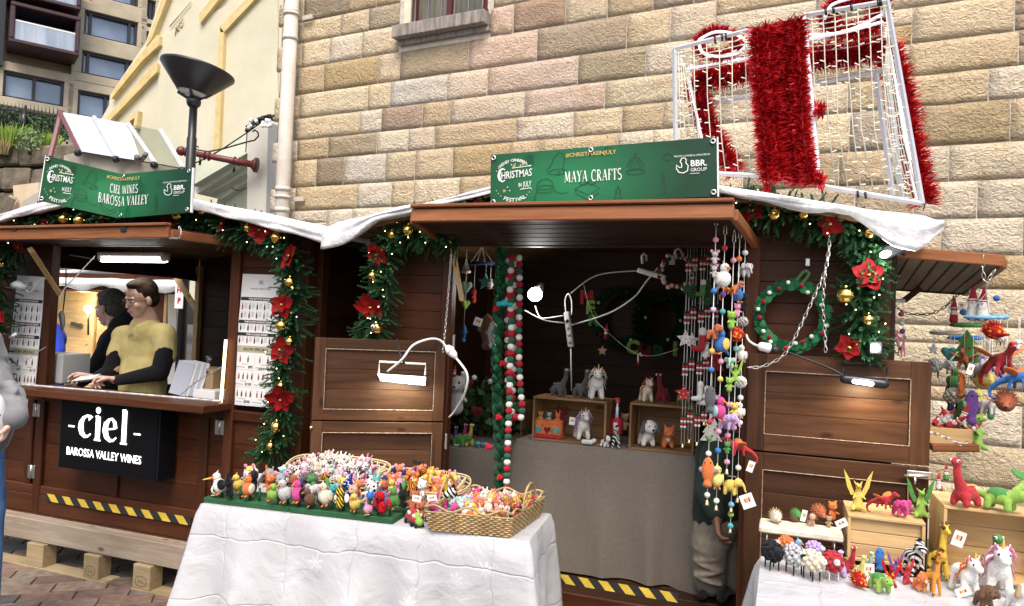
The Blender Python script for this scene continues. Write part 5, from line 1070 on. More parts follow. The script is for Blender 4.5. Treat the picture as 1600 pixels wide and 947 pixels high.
part(fd,'housing',G().add([p + nl * .005 for p in q] + [p - nl * .03 for p in q],[(3,2,1,0),(4,5,6,7),(0,1,5,4),(1,2,6,5),(2,3,7,6),(3,0,4,7)],0,False),M_WHITE)
ce = (q[0] + q[1] + q[2] + q[3]) / 4; qq = [ce + (p - ce) * .92 + nl * .010 for p in q]; part(fd,'lit_panel',G().add(qq + [p - nl * .004 for p in qq],[(0,1,2,3),(7,6,5,4),(0,4,5,1),(1,5,6,2),(2,6,7,3),(3,7,4,0)],0,False),M_LED)
part(fd,'bracket',G().tube([FLp(592,583),FLp(593,565),FLp(665,569),FLp(664,586)],.006,6,smooth=False),M_WHITE); glow_light(fd,ce + nl * .03 + Vector((0,0,-.02)),1.3,(.93,1,.84),nrm=(-nl.x * .2,-nl.y * .2,-1),sx=.22,sy=.03)
cb1 = single('power_cable',G().tube(bezier([P(605,581,2.98),P(628,562,2.97),P(645,540,3.0),P(670,530,3.05),P(688,532,3.1),P(700,546,3.12),P(706,552,3.12)],40),.0055,6).tube(bezier([P(713,560,3.12),P(730,585,3.1),P(726,615,3.14),P(711,642,3.3),P(702,652,3.48)],30),.0055,6),M_WHITEC,'white cable looping from the left flood light round the door edge','power cable')
pg = thing('cable_plug','white plug and socket joint hanging at the left door post','plug',P(704,548,3.12)); part(pg,'socket',G().tube([P(698,541,3.12),P(701,545,3.12),P(709,554,3.12),P(713,560,3.12)],[.011,.020,.018,.008],12),M_WHITE); part(pg,'plug_collar',G().tube([P(703,547,3.12),P(705,549,3.12)],.023,12),M_WHITE)
single('hanging_hook',G().tube(bezier([P(621,530,3.1),P(623,545,3.0),P(628,562,2.98),P(632,568,3.0),P(625,567,3.0)],20),.004,6),M_BLACKC,'black wire hook holding the left flood light bracket','hook')
c = P(1349,597,3.35); f2 = thing('flood_light','small black flood light hanging on the right folded door','flood light',c)
a,b = P(1320,592,3.36),P(1381,600,3.36); part(f2,'housing',G().cap(a,b,.020,.020,12),M_BLACK); part(f2,'lit_panel',G().cap(P(1335,596,3.335),P(1362,600,3.335),.009,.009,8),M_TUBE)
part(f2,'bracket',G().tube([P(1317,587,3.38),P(1318,559,3.44)],.003,5).tube([P(1386,600,3.38),P(1386,575,3.44)],.003,5).box(P(1350,567,3.43),(.17,.012,.014),rotm(0,-.04,0),.003),M_BLACK); part(f2,'knob',G().ball(P(1317,588,3.36),.007,n=8).ball(P(1384,600,3.36),.007,n=8),M_STEEL)
glow_light(f2,(a + b) / 2 + Vector((0,-.01,-.03)),1.0,(1,.86,.58),nrm=(0,.38,-1),sx=.08,sy=.02)
cb2 = single('power_cable',G().tube(bezier([P(1216,545,3.36),P(1262,562,3.38),P(1300,577,3.36),P(1322,590,3.36)],24),.005,6),M_BLACKC,'black cable running across the wreath foot to the right flood light','power cable')
pg2 = thing('cable_plug','white and black plug joint below the green felt wreath','plug',P(1200,543,3.35)); part(pg2,'socket',G().tube([P(1184,539,3.35),P(1188,541,3.35),P(1202,544,3.35),P(1206,545,3.35)],[.008,.019,.021,.012],12),M_WHITE); part(pg2,'plug',G().tube([P(1204,544,3.35),P(1212,547,3.35),P(1220,546,3.36)],[.014,.018,.007],10),M_BLACKC)
single('power_cable',G().tube(bezier([P(1166,523,3.4),P(1170,532,3.38),P(1178,538,3.36),P(1186,541,3.35)],12),.005,6),M_WHITEC,'short white cable curling from the door post to the white plug','power cable')
c = P(1384,397,3.30); g1 = thing('clip_lamp','lit white clip lamp at the roof corner beside the side flap','clip lamp',c); part(g1,'housing',G().box(c + Vector((.03,.01,.02)),(.08,.03,.05),rotm(0,-.4,0),.006),M_BLACK); part(g1,'lit_panel',G().ball(c,(.024,.01,.015),rotm(0,-.4,0),12),M_TUBE); part(g1,'clamp',G().tube([P(1390,375,3.3),P(1398,385,3.3),P(1412,398,3.35)],.008,6),M_BLACK); glow_light(g1,c + Vector((0,-.03,-.02)),1.4,(.95,1,.95),.03)
c = P(1369,544,3.30); g1 = thing('clip_lamp','lit white clip lamp low beside the last poinsettia and door top','clip lamp',c); part(g1,'housing',G().box(c + Vector((.0,.02,-.0)),(.05,.02,.05),I3,.006),M_BLACK); part(g1,'lit_panel',G().ball(c,(.014,.01,.016),I3,12),M_TUBE); glow_light(g1,c + Vector((0,-.03,0)),.7,(.85,1,1),.02)
ls = single('led_strip',G().tube([P(353,531,FY - .06),P(345,632,FY - .06)],.009,6),emis('warm_led_strip',(1,.72,.34),2.6),'glowing warm LED strip up the right side of the wine hatch','LED strip')
def chain(name,lab,pts,Y,wire=.0022,link=.018,mat=M_STEEL,sag=None):
 ps = bezier([P(*p,Y) if len(p) == 2 else P(*p) for p in pts],60); t = thing(name,lab,'chain',ps[0]); L = [0]
 for a,b in zip(ps,ps[1:]): L.append(L[-1] + (b - a).length)
 n = max(2,int(L[-1] / link)); k = 0; me = None; g = G(); lk = [(link * .62 * math.cos(a) ,link * .27 * math.sin(a)) for a in [6.283 * i / 10 for i in range(10)]]
 g.tube([Vector((x,y,0)) for x,y in lk],wire,4,closed=True); me = mesh_of(g,'link'); me.materials.append(mat)
 for i in range(n + 1):
  s = L[-1] * i / n
  while k < len(L) - 2 and L[k + 1] < s: k += 1
  f = (s - L[k]) / (L[k + 1] - L[k] + 1e-9); p = ps[k].lerp(ps[k + 1],min(1,f)); d = (ps[k + 1] - ps[k]).normalized(); M = frame_x(d) @ Matrix.Rotation(math.pi / 2 * (i % 2) + .4,3,'X')
  o = bpy.data.objects.new('link',me); COL.objects.link(o); o.parent = t; o.location = p - t.location; o.rotation_euler = M.to_euler()
 return t
chain('steel_chain','steel chain hanging down the left door post of the craft stall',[(705,400),(701,450),(697,500),(692,548)],3.3)
chain('steel_chain','steel chain slanting across the green felt wreath to the door corner',[(1296,372),(1290,420),(1255,500),(1232,545),(1215,562),(1190,573),(1172,574)],3.33,link=.022)
chain('steel_chain','steel chain hanging straight down right of the green felt wreath',[(1297,374),(1289,430),(1286,480),(1289,520),(1290,546)],3.36,link=.022)
chain('steel_chain','dark chain sagging below the raised side flap',[(1378,450,4.3),(1395,475,4.25),(1420,490,4.2),(1455,490,4.15),(1478,478,4.1),(1497,460,4.1)],4.2,link=.022,mat=M_BLACK)
chain('steel_chain','short steel chain at the outer corner of the raised side flap',[(1537,403),(1536,425),(1541,440),(1552,425)],3.64,link=.024)
chain('steel_chain','steel chain slanting across the crate of santas on the side shelf',[(1456,676),(1475,683),(1500,694),(1508,692)],3.72,link=.022)
chain('steel_chain','short steel chain looped at the corner of the wine stall awning',[(281,357),(283,366),(278,372),(268,372)],3.0,link=.02)
chain('steel_chain','thin chain slanting over the counter brochures of the wine stall',[(349,572),(330,583),(305,598),(285,615)],3.5,wire=.0018,link=.016)
chain('steel_chain','thin chain slanting over the left wine poster',[(70,543),(50,556),(32,570)],3.4,wire=.0015,link=.014)
single('power_cable',G().tube(bezier([P(148,400,3.7),P(125,425,3.6),P(98,455,3.5),P(94,475,3.5)],20),.004,5).tube(bezier([P(108,398,3.7),P(148,405,3.72)],6),.0035,5),M_WHITEC,'thin white cables from the batten light to the left hatch post','power cable')
single('power_cable',G().tube(bezier([P(102,398,3.75),P(103,440,3.75),P(98,490,3.75)],12),.004,5),M_BLACKC,'black cable hanging to the plug inside the left hatch edge','power cable')
single('cable_plug',G().tube([P(96,486,3.74),P(96,491,3.74),P(98,505,3.74),P(97,517,3.74)],[.008,.02,.018,.008],10),plain('grey_plug',(.35,.36,.36),.4),'grey plug hanging inside the left edge of the wine hatch','plug')
wc = thing('white_spotlight','white clip spotlight mounted on top of the left wine poster','spotlight',P(30,440,3.4)); part(wc,'head',G().tube([P(22,446,3.40),P(28,444,3.38),P(37,448,3.36)],[.022,.024,.016],12),M_WHITE); part(wc,'black_mount',G().ball(P(23,441,3.42),.016,n=8).tube([P(20,434,3.42),P(24,441,3.42)],.009,6),M_BLACK)
part(wc,'cable',G().tube(bezier([P(37,450,3.38),P(48,456,3.4),P(60,440,3.4),P(72,435,3.42)],16),.0035,5),M_WHITEC)
single('white_spotlight',G().tube([P(17,527,3.42),P(25,522,3.4)],[.014,.010],10),M_WHITE,'small white spotlight low on the left wine poster','spotlight')
# ============================================================ GREEN FELT WREATH
FG1,FG2,FG3 = felt((.015,.10,.04)),felt((.03,.17,.07)),felt((.008,.06,.03))
def leafmesh(nm,L,W):
 vs = []; fs = []
 for (f,w_) in ((0,.05),(.3,.42),(.6,.45),(.85,.22),(1,.02)):
  for s in (-1,0,1): vs.append((s * w_ * W,-(.12 * L * math.sin(f * 3.1)) + (.05 * W if s else 0),f * L))
 for i in range(4):
  for j in range(2): b0 = i * 3 + j; fs.append((b0,b0 + 1,b0 + 4,b0 + 3))
 me = mesh_of(G().add(vs,fs,0,True),nm); me.materials.append(None); return me
LEAF = leafmesh('leaf',.060,.045)
def put_leaf(t,p,d,nrm,mat,s=1.0):
 z = Vector(d).normalized(); y = -(Vector(nrm) - z * Vector(nrm).dot(z)).normalized(); x = y.cross(z); M = Matrix((x,y,z)).transposed()
 o = child_mesh(t,'leaf',LEAF,mat,p - t.location); o.rotation_euler = M.to_euler(); o.scale = (s,) * 3; return o
wc_ = P(1237,494,FY - .06); m_ = mpp(wc_); wr_ = thing('felt_wreath','green felt leaf wreath with white and red berries hung right of the stall opening','wreath',wc_); Rw = 48 * m_; RRn = random.Random(3)
part(wr_,'ring',G().tube([wc_ + Vector((math.cos(a) * Rw,0,math.sin(a) * Rw)) for a in [6.283 * i / 36 for i in range(36)]],.012,6,closed=True),FG3)
for k in range(84):
 a = 6.283 * k / 84; p = wc_ + Vector((math.cos(a) * Rw,-.012 - RRn.random() * .014,math.sin(a) * Rw)); tg = Vector((-math.sin(a),0,math.cos(a))); o = Vector((math.cos(a),0,math.sin(a))) * [-1,0,1][k % 3]
 put_leaf(wr_,p,tg * -.9 + o * .62 + Vector((0,-.2,0)),NF,RRn.choice([FG1,FG2,FG3,FG1]),RRn.uniform(.6,.85))
for k in range(20): a = 6.283 * (k + RRn.random() * .6) / 20; part(wr_,'berry',G().ball(wc_ + Vector((math.cos(a) * (Rw + RRn.uniform(-1,1) * .02),-.04,math.sin(a) * (Rw + RRn.uniform(-1,1) * .02))),.0095,n=8),felt((.75,.74,.68)) if k % 2 else felt((.35,.01,.015)))
part(wr_,'hanging_loop',G().tube(bezier([P(1240,448,FY - .08),P(1247,435,FY - .07),P(1257,424,FY - .07),P(1264,428,FY - .07),P(1256,440,FY - .08),P(1244,450,FY - .08)],24),.007,6),felt((.06,.16,.06)))
single('hook',G().box(P(1262,410,FY - .04),(.018,.006,.035),I3,.003).tube([P(1262,415,FY - .05),P(1262,424,FY - .07),P(1259,422,FY - .08)],.003,5),M_STEEL,'small steel hook holding the green felt wreath','hook')
# ============================================================ FELT LEAF ROPE AND BALL ROPES IN THE OPENING
YG = 3.62
pts = bezier([P(x,y,YG) for (x,y) in [(783,388),(782,440),(779,500),(777,560),(777,620),(780,680),(781,740),(779,775)]],60); lg = thing('felt_leaf_garland','long green felt leaf garland with red berries hanging in the stall opening','felt garland',pts[0])
part(lg,'cord',G().tube(pts,.008,5),FG3)
for i in range(118):
 f = i / 118 * (len(pts) - 1.01); k = int(f); p = pts[k].lerp(pts[k + 1],f - k); a = i * 2.4; o = Vector((math.cos(a),-abs(math.sin(a)) * .8 - .2,0))
 put_leaf(lg,p + o * .008,o * .45 + Vector((0,0,.9)),o,[FG1,FG2,FG3,FG1][i % 4],RRn.uniform(.8,1.05))
for (x,y) in ((774,481),(779,651),(763,697),(781,745),(785,567)): part(lg,'berry_cluster',G().ball(P(x,y,YG - .06),.014,n=8).ball(P(x + 3,y + 2,YG - .065),.011,n=8).ball(P(x - 2,y + 3,YG - .065),.010,n=8),felt((.5,.01,.02)))
FR_,FW_,FG_ = felt((.42,.012,.025)),felt((.78,.76,.68)),felt((.03,.12,.07))
def ballrope(lab,path,n,r,Y,cols,seed=0,nm='felt_ball_garland'):
 ps = bezier([P(x,y,Y) for (x,y) in path],60); t = thing(nm,lab,'ball garland',ps[0],'felt ball garlands in the stall opening'); part(t,'string',G().tube(ps,.0012,4),M_WHITEC); me = mesh_of(G().ball((0,0,0),1,n=12),'ball')
 L = [0]
 for a,b in zip(ps,ps[1:]): L.append(L[-1] + (b - a).length)
 k = 0
 for i in range(n):
  s = L[-1] * (i + .5) / n
  while k < len(L) - 2 and L[k + 1] < s: k += 1
  p = ps[k].lerp(ps[k + 1],(s - L[k]) / (L[k + 1] - L[k])); child_mesh(t,'ball',me,cols[(i + seed) % len(cols)],p - t.location,scale=(r,) * 3)
 return t
rb = L_ = 5.4 * mpp(P(800,500,YG - .05))
ballrope('front string of red white and green felt balls falling to the basket',[(800,398),(797,450),(799,510),(797,570),(796,620),(794,680),(792,740),(791,778)],38,rb,YG - .09,[FR_,FG_,FW_],0)
ballrope('right string of felt balls looped beside the hanging light',[(811,398),(812,450),(811,500),(811,560),(813,605),(816,640),(812,655),(803,648)],26,rb,YG - .05,[FG_,FW_,FR_],1)
ballrope('middle doubled string of felt balls between leaf garland and lamp',[(806,396),(804,440),(805,500),(803,560),(801,620),(799,660)],24,rb,YG - .0,[FW_,FR_,FG_],2)
ballrope('rear string of felt balls half hidden behind the front strings',[(793,402),(791,450),(792,500),(793,560),(793,610)],20,rb * .95,YG + .03,[FR_,FW_,FG_],1)
single('teal_bow',G().ball(P(788,474,YG - .12),(.025,.01,.016),n=10).ball(P(780,475,YG - .12),(.018,.01,.014),n=10).ball(P(797,476,YG - .12),(.018,.01,.012),n=10),felt((.03,.35,.35)),'small teal felt bow tied on the leaf garland','felt bow')
# ============================================================ FELT TOYS (each kind built once in units of its own height, then copied)
def felt2(ca,cbb,kind,sc):
 key = ('felt2',ca,cbb,kind,sc)
 if key in MC: return MC[key]
 m,nt,bs = newmat('patterned_felt'); bs.inputs['Roughness'].default_value = 1; bs.inputs['Specular IOR Level'].default_value = .1; tc = nd(nt,'TexCoord')
 if kind == 'stripe':
  wv = nd(nt,'TexWave'); wv.bands_direction = 'DIAGONAL'; wv.inputs['Scale'].default_value = sc; wv.inputs['Distortion'].default_value = 2.5; lnk(nt,tc.outputs['Object'],wv.inputs[0]); f = wv.outputs['Fac']; lo,hi = .45,.55
 else:
  wv = nd(nt,'TexVoronoi'); wv.inputs['Scale'].default_value = sc; lnk(nt,tc.outputs['Object'],wv.inputs[0]); f = wv.outputs['Distance']; lo,hi = .30,.36
 mr = nd(nt,'MapRange'); mr.inputs['From Min'].default_value = lo; mr.inputs['From Max'].default_value = hi; lnk(nt,f,mr.inputs['Value'])
 mi = nd(nt,'Mix',data_type='RGBA'); lnk(nt,mr.outputs[0],mi.inputs['Factor']); mi.inputs[6].default_value = c4(ca); mi.inputs[7].default_value = c4(cbb); lnk(nt,mi.outputs[2],bs.inputs['Base Color'])
 n = nd(nt,'TexNoise'); n.inputs['Scale'].default_value = 60; lnk(nt,tc.outputs['Object'],n.inputs[0]); bump(nt,bs,n.outputs['Fac'],.6,.01); MC[key] = m; return m
C = dict(red=(.45,.012,.02),dred=(.22,.008,.012),orange=(.70,.16,.015),rust=(.42,.10,.03),yellow=(.72,.50,.06),lemon=(.75,.66,.16),lime=(.26,.46,.05),green=(.07,.26,.05),dgreen=(.015,.09,.035),teal=(.04,.36,.36),aqua=(.25,.58,.55),blue=(.02,.16,.50),navy=(.012,.025,.12),sky=(.15,.40,.65),purple=(.17,.06,.32),lilac=(.48,.32,.62),pink=(.72,.25,.38),hot=(.62,.03,.22),white=(.74,.72,.66),cream=(.66,.58,.42),grey=(.28,.28,.29),lgrey=(.46,.46,.45),dgrey=(.10,.10,.11),black=(.012,.012,.014),brown=(.14,.065,.03),tan=(.40,.27,.14),skin=(.55,.33,.22),mint=(.35,.55,.42))
PAT = dict(zebra=((.75,.74,.70),(.012,.012,.014),'stripe',4.5),giraffe=((.10,.045,.015),(.72,.48,.06),'spot',7),ogiraffe=((.25,.09,.02),(.66,.27,.05),'spot',9),cow=((.015,.015,.015),(.76,.75,.70),'spot',5),flame=((.75,.30,.03),(.42,.02,.02),'spot',5),tiger=((.02,.015,.01),(.70,.26,.03),'stripe',4),bee=((.02,.015,.01),(.72,.50,.06),'stripe',3.2),ladyb=((.02,.01,.01),(.5,.012,.02),'spot',6),leopard=((.10,.05,.02),(.62,.38,.10),'spot',12),blued=((.7,.7,.7),(.01,.03,.22),'spot',11),fleck=((.5,.02,.03),(.74,.72,.66),'spot',7),wool=((.12,.12,.13),(.55,.55,.55),'spot',7))
C = {k: tuple(x * .86 + .14 * (sum(v) / 3) for x in v) for k,v in C.items()}
def FM(c):
 if c is None: return None
 if c in PAT: return felt2(*PAT[c])
 return felt(C[c])
def quadp(leg=.36,bl=.34,br=.17,nk=(0,-.14,.22),hr=.13,mz=.11,lr=.065,sp=.04,tail=.22,mzr=.075):
 z = leg + br * .5; y0 = -bl / 2; p = [('c',(0,y0,z),(0,-y0,z),br,br * .97)]
 for sx in (-1,1):
  for sy in (-1,1): p.append(('c',(sx * br * .5,sy * bl * .45,z),(sx * (br * .55 + sp),sy * (bl * .48 + sp),lr),lr * 1.25,lr))
 hc = (nk[0],y0 + nk[1],z + nk[2]); p.append(('c',(0,y0,z + .02),hc,br * .62,hr * .8)); p.append(('b',hc,(hr,hr * 1.05,hr))); p.append(('c',hc,(hc[0],hc[1] - mz - hr * .5,hc[2] - hr * .35),hr * .8,mzr)); p.append(('c',(0,-y0,z + .05),(0,-y0 + tail * .5,z - tail * .5),.03,.025)); return p,hc
def eyes(hc,hr,dx=.55,dy=-.8,dz=.2,r=.18,white=False):
 pr = [('b',(hc[0] + s * hr * dx,hc[1] + hr * dy,hc[2] + hr * dz),(hr * r,) * 3) for s in (-1,1)]
 if white: return [('white',pr),('black',[('b',(hc[0] + s * hr * dx,hc[1] + hr * (dy - r * .8),hc[2] + hr * dz),(hr * r * .5,) * 3) for s in (-1,1)])]
 return [('black',pr)]
def ears(hc,hr,dx=.6,up=1.0,r=.35,ln=.5): return [('c',(hc[0] + s * hr * dx,hc[1],hc[2] + hr * .6),(hc[0] + s * hr * (dx + .25),hc[1],hc[2] + hr * (.6 + ln + up * .3)),hr * r,hr * r * .45) for s in (-1,1)]
KIND = {}
def defkind(name,body,feats,vox=.03):
 """body: list of solids melted into one skin; feats: list of (part name, colour key, solids)"""
 KIND[name] = (body,feats,vox,{})
def prims(g,ps,n=10):
 for p in ps:
  if p[0] == 'b': g.ball(p[1],p[2],p[3] if len(p) > 3 else I3,n)
  elif p[0] == 'c': g.cap(p[1],p[2],p[3],p[4],n)
  elif p[0] == 't': g.tube(p[1],p[2],6)
  elif p[0] == 'f': g.prism(p[1],p[2],*p[3:6]) if len(p) > 3 else g.prism([(a,b) for a,b in p[1]],p[2],(0,p[2] / 2,0),(1,0,0),(0,0,1))
def kmesh(kind):
 body,feats,vox,cache = KIND[kind]
 if not cache:
  g = G(); prims(g,body,12); cache['body'] = remesh(g,vox,'body',2) if vox else mesh_of(g,'body'); cache['body'].materials.append(None); cache['f'] = []
  for (nm,ck,ps) in feats: g = G(); prims(g,ps,8); me = mesh_of(g,nm); me.materials.append(None); cache['f'].append((nm,ck,me))
 return cache
def toy(kind,label,p,h,rz=0,col='white',group=None,name=None,cat='felt toy',rx=0,ry=0,**cols):
 k = kmesh(kind); nm = name or 'felt_' + kind; t = thing(nm,label,cat,p,group); t.rotation_euler = (rx,ry,rz); t.scale = (h,) * 3
 child_mesh(t,'body',k['body'],FM(col))
 for (n_,ck,me) in k['f']:
  c_ = cols.get(n_,cols.get(ck,ck)); child_mesh(t,n_,me,FM(c_ if c_ != 'col' else col))
 return t
b,hc = quadp(leg=.30,bl=.30,br=.15,nk=(0,-.12,.24),hr=.115,mz=.10,lr=.06)
mane = [('t',[(sx * .04,hc[1] + .02 + .02 * k,hc[2] + .12 - .05 * k),(sx * (.12 + .03 * (k % 3)),hc[1] + .03 + .04 * k,hc[2] + .10 - .07 * k),(sx * (.20 + .03 * (k % 2)),hc[1] + .05 * k,hc[2] - .04 - .07 * k)],[.022,.016,.004]) for k in range(7) for sx in (-1,1)]
defkind('unicorn',b + ears(hc,.115),[('eye','black',eyes(hc,.115)[0][1]),('mane','pink',mane),('horn','yellow',[('c',(0,hc[1] - .03,hc[2] + .09),(0,hc[1] - .05,hc[2] + .23),.026,.006)]),('inner_ear','hot',[('c',(s * .075,hc[1] - .035,hc[2] + .08),(s * .095,hc[1] - .03,hc[2] + .14),.02,.008) for s in (-1,1)])])
b,hc = quadp(leg=.34,bl=.26,br=.13,nk=(0,-.10,.26),hr=.10,mz=.12,lr=.045)
defkind('zebra',b + ears(hc,.10),[('eye','white',eyes(hc,.1,r=.16)[0][1]),('muzzle','black',[('b',(0,hc[1] - .17,hc[2] - .04),(.075,.06,.065))]),('mane','black',[('b',(.02 * (-1) ** k,hc[1] + .03 + .02 * k,hc[2] + .12 - .045 * k),(.05,.04,.05)) for k in range(7)])])
b = [('c',(0,-.06,.42),(0,.10,.38),.085,.08)] + [('c',(sx * .05,y,.38),(sx * .085,y * 1.25,.03),.042,.03) for sx in (-1,1) for y in (-.07,.11)] + [('c',(0,-.07,.44),(0,-.12,.84),.06,.042),('b',(0,-.13,.87),(.055,.07,.055)),('c',(0,-.14,.87),(0,-.23,.83),.045,.035),('c',(0,.16,.4),(0,.22,.25),.012,.015)] + [('c',(s * .04,-.12,.90),(s * .09,-.11,.92),.022,.012) for s in (-1,1)]
defkind('giraffe',b,[('eye','black',[('b',(s * .045,-.165,.885),(.012,) * 3) for s in (-1,1)]),('horn','brown',[('c',(s * .025,-.12,.9),(s * .03,-.11,.965),.010,.016) for s in (-1,1)])],.022)
b,hc = quadp(leg=.22,bl=.26,br=.16,nk=(0,-.13,.24),hr=.19,mz=.08,lr=.07,mzr=.09)
defkind('dog',b,[('eye','black',eyes(hc,.19,.4,-.9,.2,.11)[0][1]),('nose','black',[('b',(0,hc[1] - .27,hc[2] - .05),(.04,.03,.03))]),('ear','brown',[('c',(s * .15,hc[1],hc[2] + .12),(s * .22,hc[1] - .03,hc[2] - .10),.06,.075) for s in (-1,1)])])
defkind('fox',b + ears(hc,.19,.55,1,.3,.5),[('eye','black',eyes(hc,.19,.45,-.85,.2,.11)[0][1]),('bib','white',[('b',(0,hc[1] + .0,hc[2] - .22),(.08,.08,.10))]),('nose','black',[('b',(0,hc[1] - .27,hc[2] - .06),(.025,) * 3)])])
defkind('lion',b,[('mane','orange',[('b',(hc[0] + .17 * math.cos(a),hc[1] + .03,hc[2] + .17 * math.sin(a)),(.085,.08,.085)) for a in [6.283 * k / 9 for k in range(9)]]),('muzzle','white',[('b',(0,hc[1] - .22,hc[2] - .06),(.085,.06,.06))]),('nose','black',[('b',(0,hc[1] - .28,hc[2] - .03),(.035,.03,.03))]),('eye','black',eyes(hc,.19,.4,-.92,.25,.1)[0][1])])
b = [('b',(0,0,.27),(.17,.25,.19))] + [('c',(sx * .11,y,.22),(sx * .13,y * 1.2,.07),.075,.07) for sx in (-1,1) for y in (-.13,.15)] + [('c',(0,-.12,.33),(0,-.26,.62),.12,.075),('c',(0,-.26,.6),(0,-.28,.84),.075,.068),('b',(0,-.30,.88),(.085,.115,.085)),('c',(0,.2,.26),(0,.42,.14),.10,.03)]
defkind('dinosaur',b,[('eye','white',[('b',(s * .07,-.34,.90),(.035,) * 3) for s in (-1,1)]),('pupil','black',[('b',(s * .095,-.355,.90),(.018,) * 3) for s in (-1,1)]),('back_spot','yellow',[('b',(sx * .09,y,.44 - abs(y) * .2),(.035,.04,.02)) for sx in (-1,1) for y in (-.06,.05,.15)])],.025)
b = [('b',(0,0,.45),(.30,.48,.28))] + [('c',(sx * .2,y,.35),(sx * .22,y * 1.1,.12),.13,.12) for sx in (-1,1) for y in (-.28,.28)] + [('c',(0,-.4,.5),(0,-.62,.58),.2,.2),('b',(0,-.66,.6),(.22,.22,.20)),('c',(0,.4,.42),(0,.85,.5),.16,.05)]
defkind('turtle_dinosaur',b,[('eye','black',[('b',(s * .14,-.80,.68),(.03,) * 3) for s in (-1,1)]),('shell','green',[('b',(0,.02,.5),(.31,.42,.27))]),('mouth','black',[('t',[(x * .03,-.875 + abs(x) * .012,.53 + abs(x) * .010) for x in range(-4,5)],.008)])],.04)
wing = lambda s,c: [(0,0),(.10,.12),(.20,.36),(.26,.62),(.20,.58),(.08,.38),(-.02,.14)]
b = [('c',(0,0,.12),(0,.0,.42),.13,.085),('c',(0,0,.42),(0,-.03,.55),.07,.06),('b',(0,-.05,.6),(.075,.09,.07)),('c',(0,-.06,.6),(0,-.17,.62),.055,.035)] + [('c',(sx * .10,-.03,.1),(sx * .14,-.12,.05),.06,.05) for sx in (-1,1)] + [('c',(sx * .08,-.05,.38),(sx * .14,-.14,.32),.035,.025) for sx in (-1,1)] + [('c',(0,.1,.1),(.16,.2,.04),.06,.02)]
def wingset(): return [('f',[(s * a,z) for a,z in [(.05,.38),(.14,.56),(.22,.80),(.34,1.0),(.30,.78),(.26,.58),(.16,.36)]][::s],.03,(0,.05,0),(1,0,0),(0,0,1)) for s in (-1,1)]
defkind('dragon',b,[('wing','col',wingset()),('eye','black',[('b',(s * .06,-.09,.63),(.014,) * 3) for s in (-1,1)]),('spike','col',[('c',(0,.04,.63 - k * .1),(0,.12,.66 - k * .1),.03,.005) for k in range(4)]),('ear','col',[('c',(s * .05,-.02,.65),(s * .10,.03,.72),.025,.006) for s in (-1,1)])],.025)
RRn = random.Random(8)
wool = [('b',(.30 * math.sin(t) * math.cos(a) * .95,.42 * math.sin(t) * math.sin(a) + .0,.60 + .30 * math.cos(t)),(.085,) * 3) for (t,a) in [(math.acos(1 - 2 * (i + .5) / 46),i * 2.39996) for i in range(46)]]
defkind('sheep',[('b',(0,0,.60),(.30,.42,.30)),('c',(0,-.38,.72),(0,-.52,.70),.13,.10)],[('wool','col',wool),('leg','black',[('c',(sx * .14,y,.4),(sx * .15,y,.02),.028,.024) for sx in (-1,1) for y in (-.2,.2)]),('face','white',[('b',(0,-.50,.71),(.115,.13,.11))]),('eye','black',[('b',(s * .06,-.60,.75),(.018,) * 3) for s in (-1,1)])],.045)
b = [('b',(0,0,.38),(.22,.26,.30)),('b',(0,-.05,.76),(.17,.17,.17)),('c',(0,.12,.25),(0,.34,.02),.09,.04)]
BEAK = [('c',(0,-.2,.76),(0,-.34,.72),.06,.015)]
defkind('bird',b,[('wing','col',[('b',(s * .22,.04,.40),(.05,.17,.22)) for s in (-1,1)]),('beak','orange',BEAK),('eye','black',[('b',(s * .10,-.19,.80),(.022,) * 3) for s in (-1,1)]),('crest','col',[('c',(0,-.02,.9),(0,.06,1.0),.04,.01)]),('foot','orange',[('c',(s * .09,-.08,.08),(s * .10,-.18,.04),.04,.03) for s in (-1,1)])],.035)
defkind('pelican',[('b',(0,.02,.34),(.19,.24,.25)),('c',(0,-.08,.48),(0,-.12,.80),.07,.06),('b',(0,-.14,.86),(.10,.11,.10))],[('beak','yellow',[('c',(0,-.22,.86),(0,-.62,.72),.05,.03)]),('wing','col',[('b',(s * .19,.06,.36),(.04,.18,.18)) for s in (-1,1)]),('eye','black',[('b',(s * .08,-.2,.9),(.018,) * 3) for s in (-1,1)]),('foot','yellow',[('b',(s * .09,-.05,.05),(.06,.10,.03)) for s in (-1,1)])],.035)
pb = [('c',(0,0,.16),(0,0,.42),.17,.14),('b',(0,-.02,.68),(.22,.19,.20)),('b',(0,-.18,.62),(.10,.09,.08))] + [('c',(s * .14,-.04,.40),(s * .24,-.14,.34),.06,.05) for s in (-1,1)]
PE = [('eye','black',[('b',(s * .09,-.19,.73),(.026,) * 3) for s in (-1,1)]),('nose','black',[('b',(0,-.27,.64),(.03,.02,.02))])]
defkind('puppet',pb + [('b',(s * .17,0,.86),(.075,.04,.075)) for s in (-1,1)],PE,.035)
defkind('long_eared_puppet',pb,PE + [('ear','col',[('c',(s * .12,0,.80),(s * .17,.02,1.08),.06,.04) for s in (-1,1)])],.035)
defkind('mouse_puppet',pb,PE + [('ear','pink',[('b',(s * .21,.0,.88),(.11,.03,.11)) for s in (-1,1)])],.035)
defkind('winged_puppet',pb,PE + [('wing','white',[('b',(s * .32,.06,.42),(.16,.03,.20)) for s in (-1,1)]),('feeler','black',[('t',[(s * .06,-.02,.86),(s * .09,-.03,.98)],[.015,.02]) for s in (-1,1)])],.035)
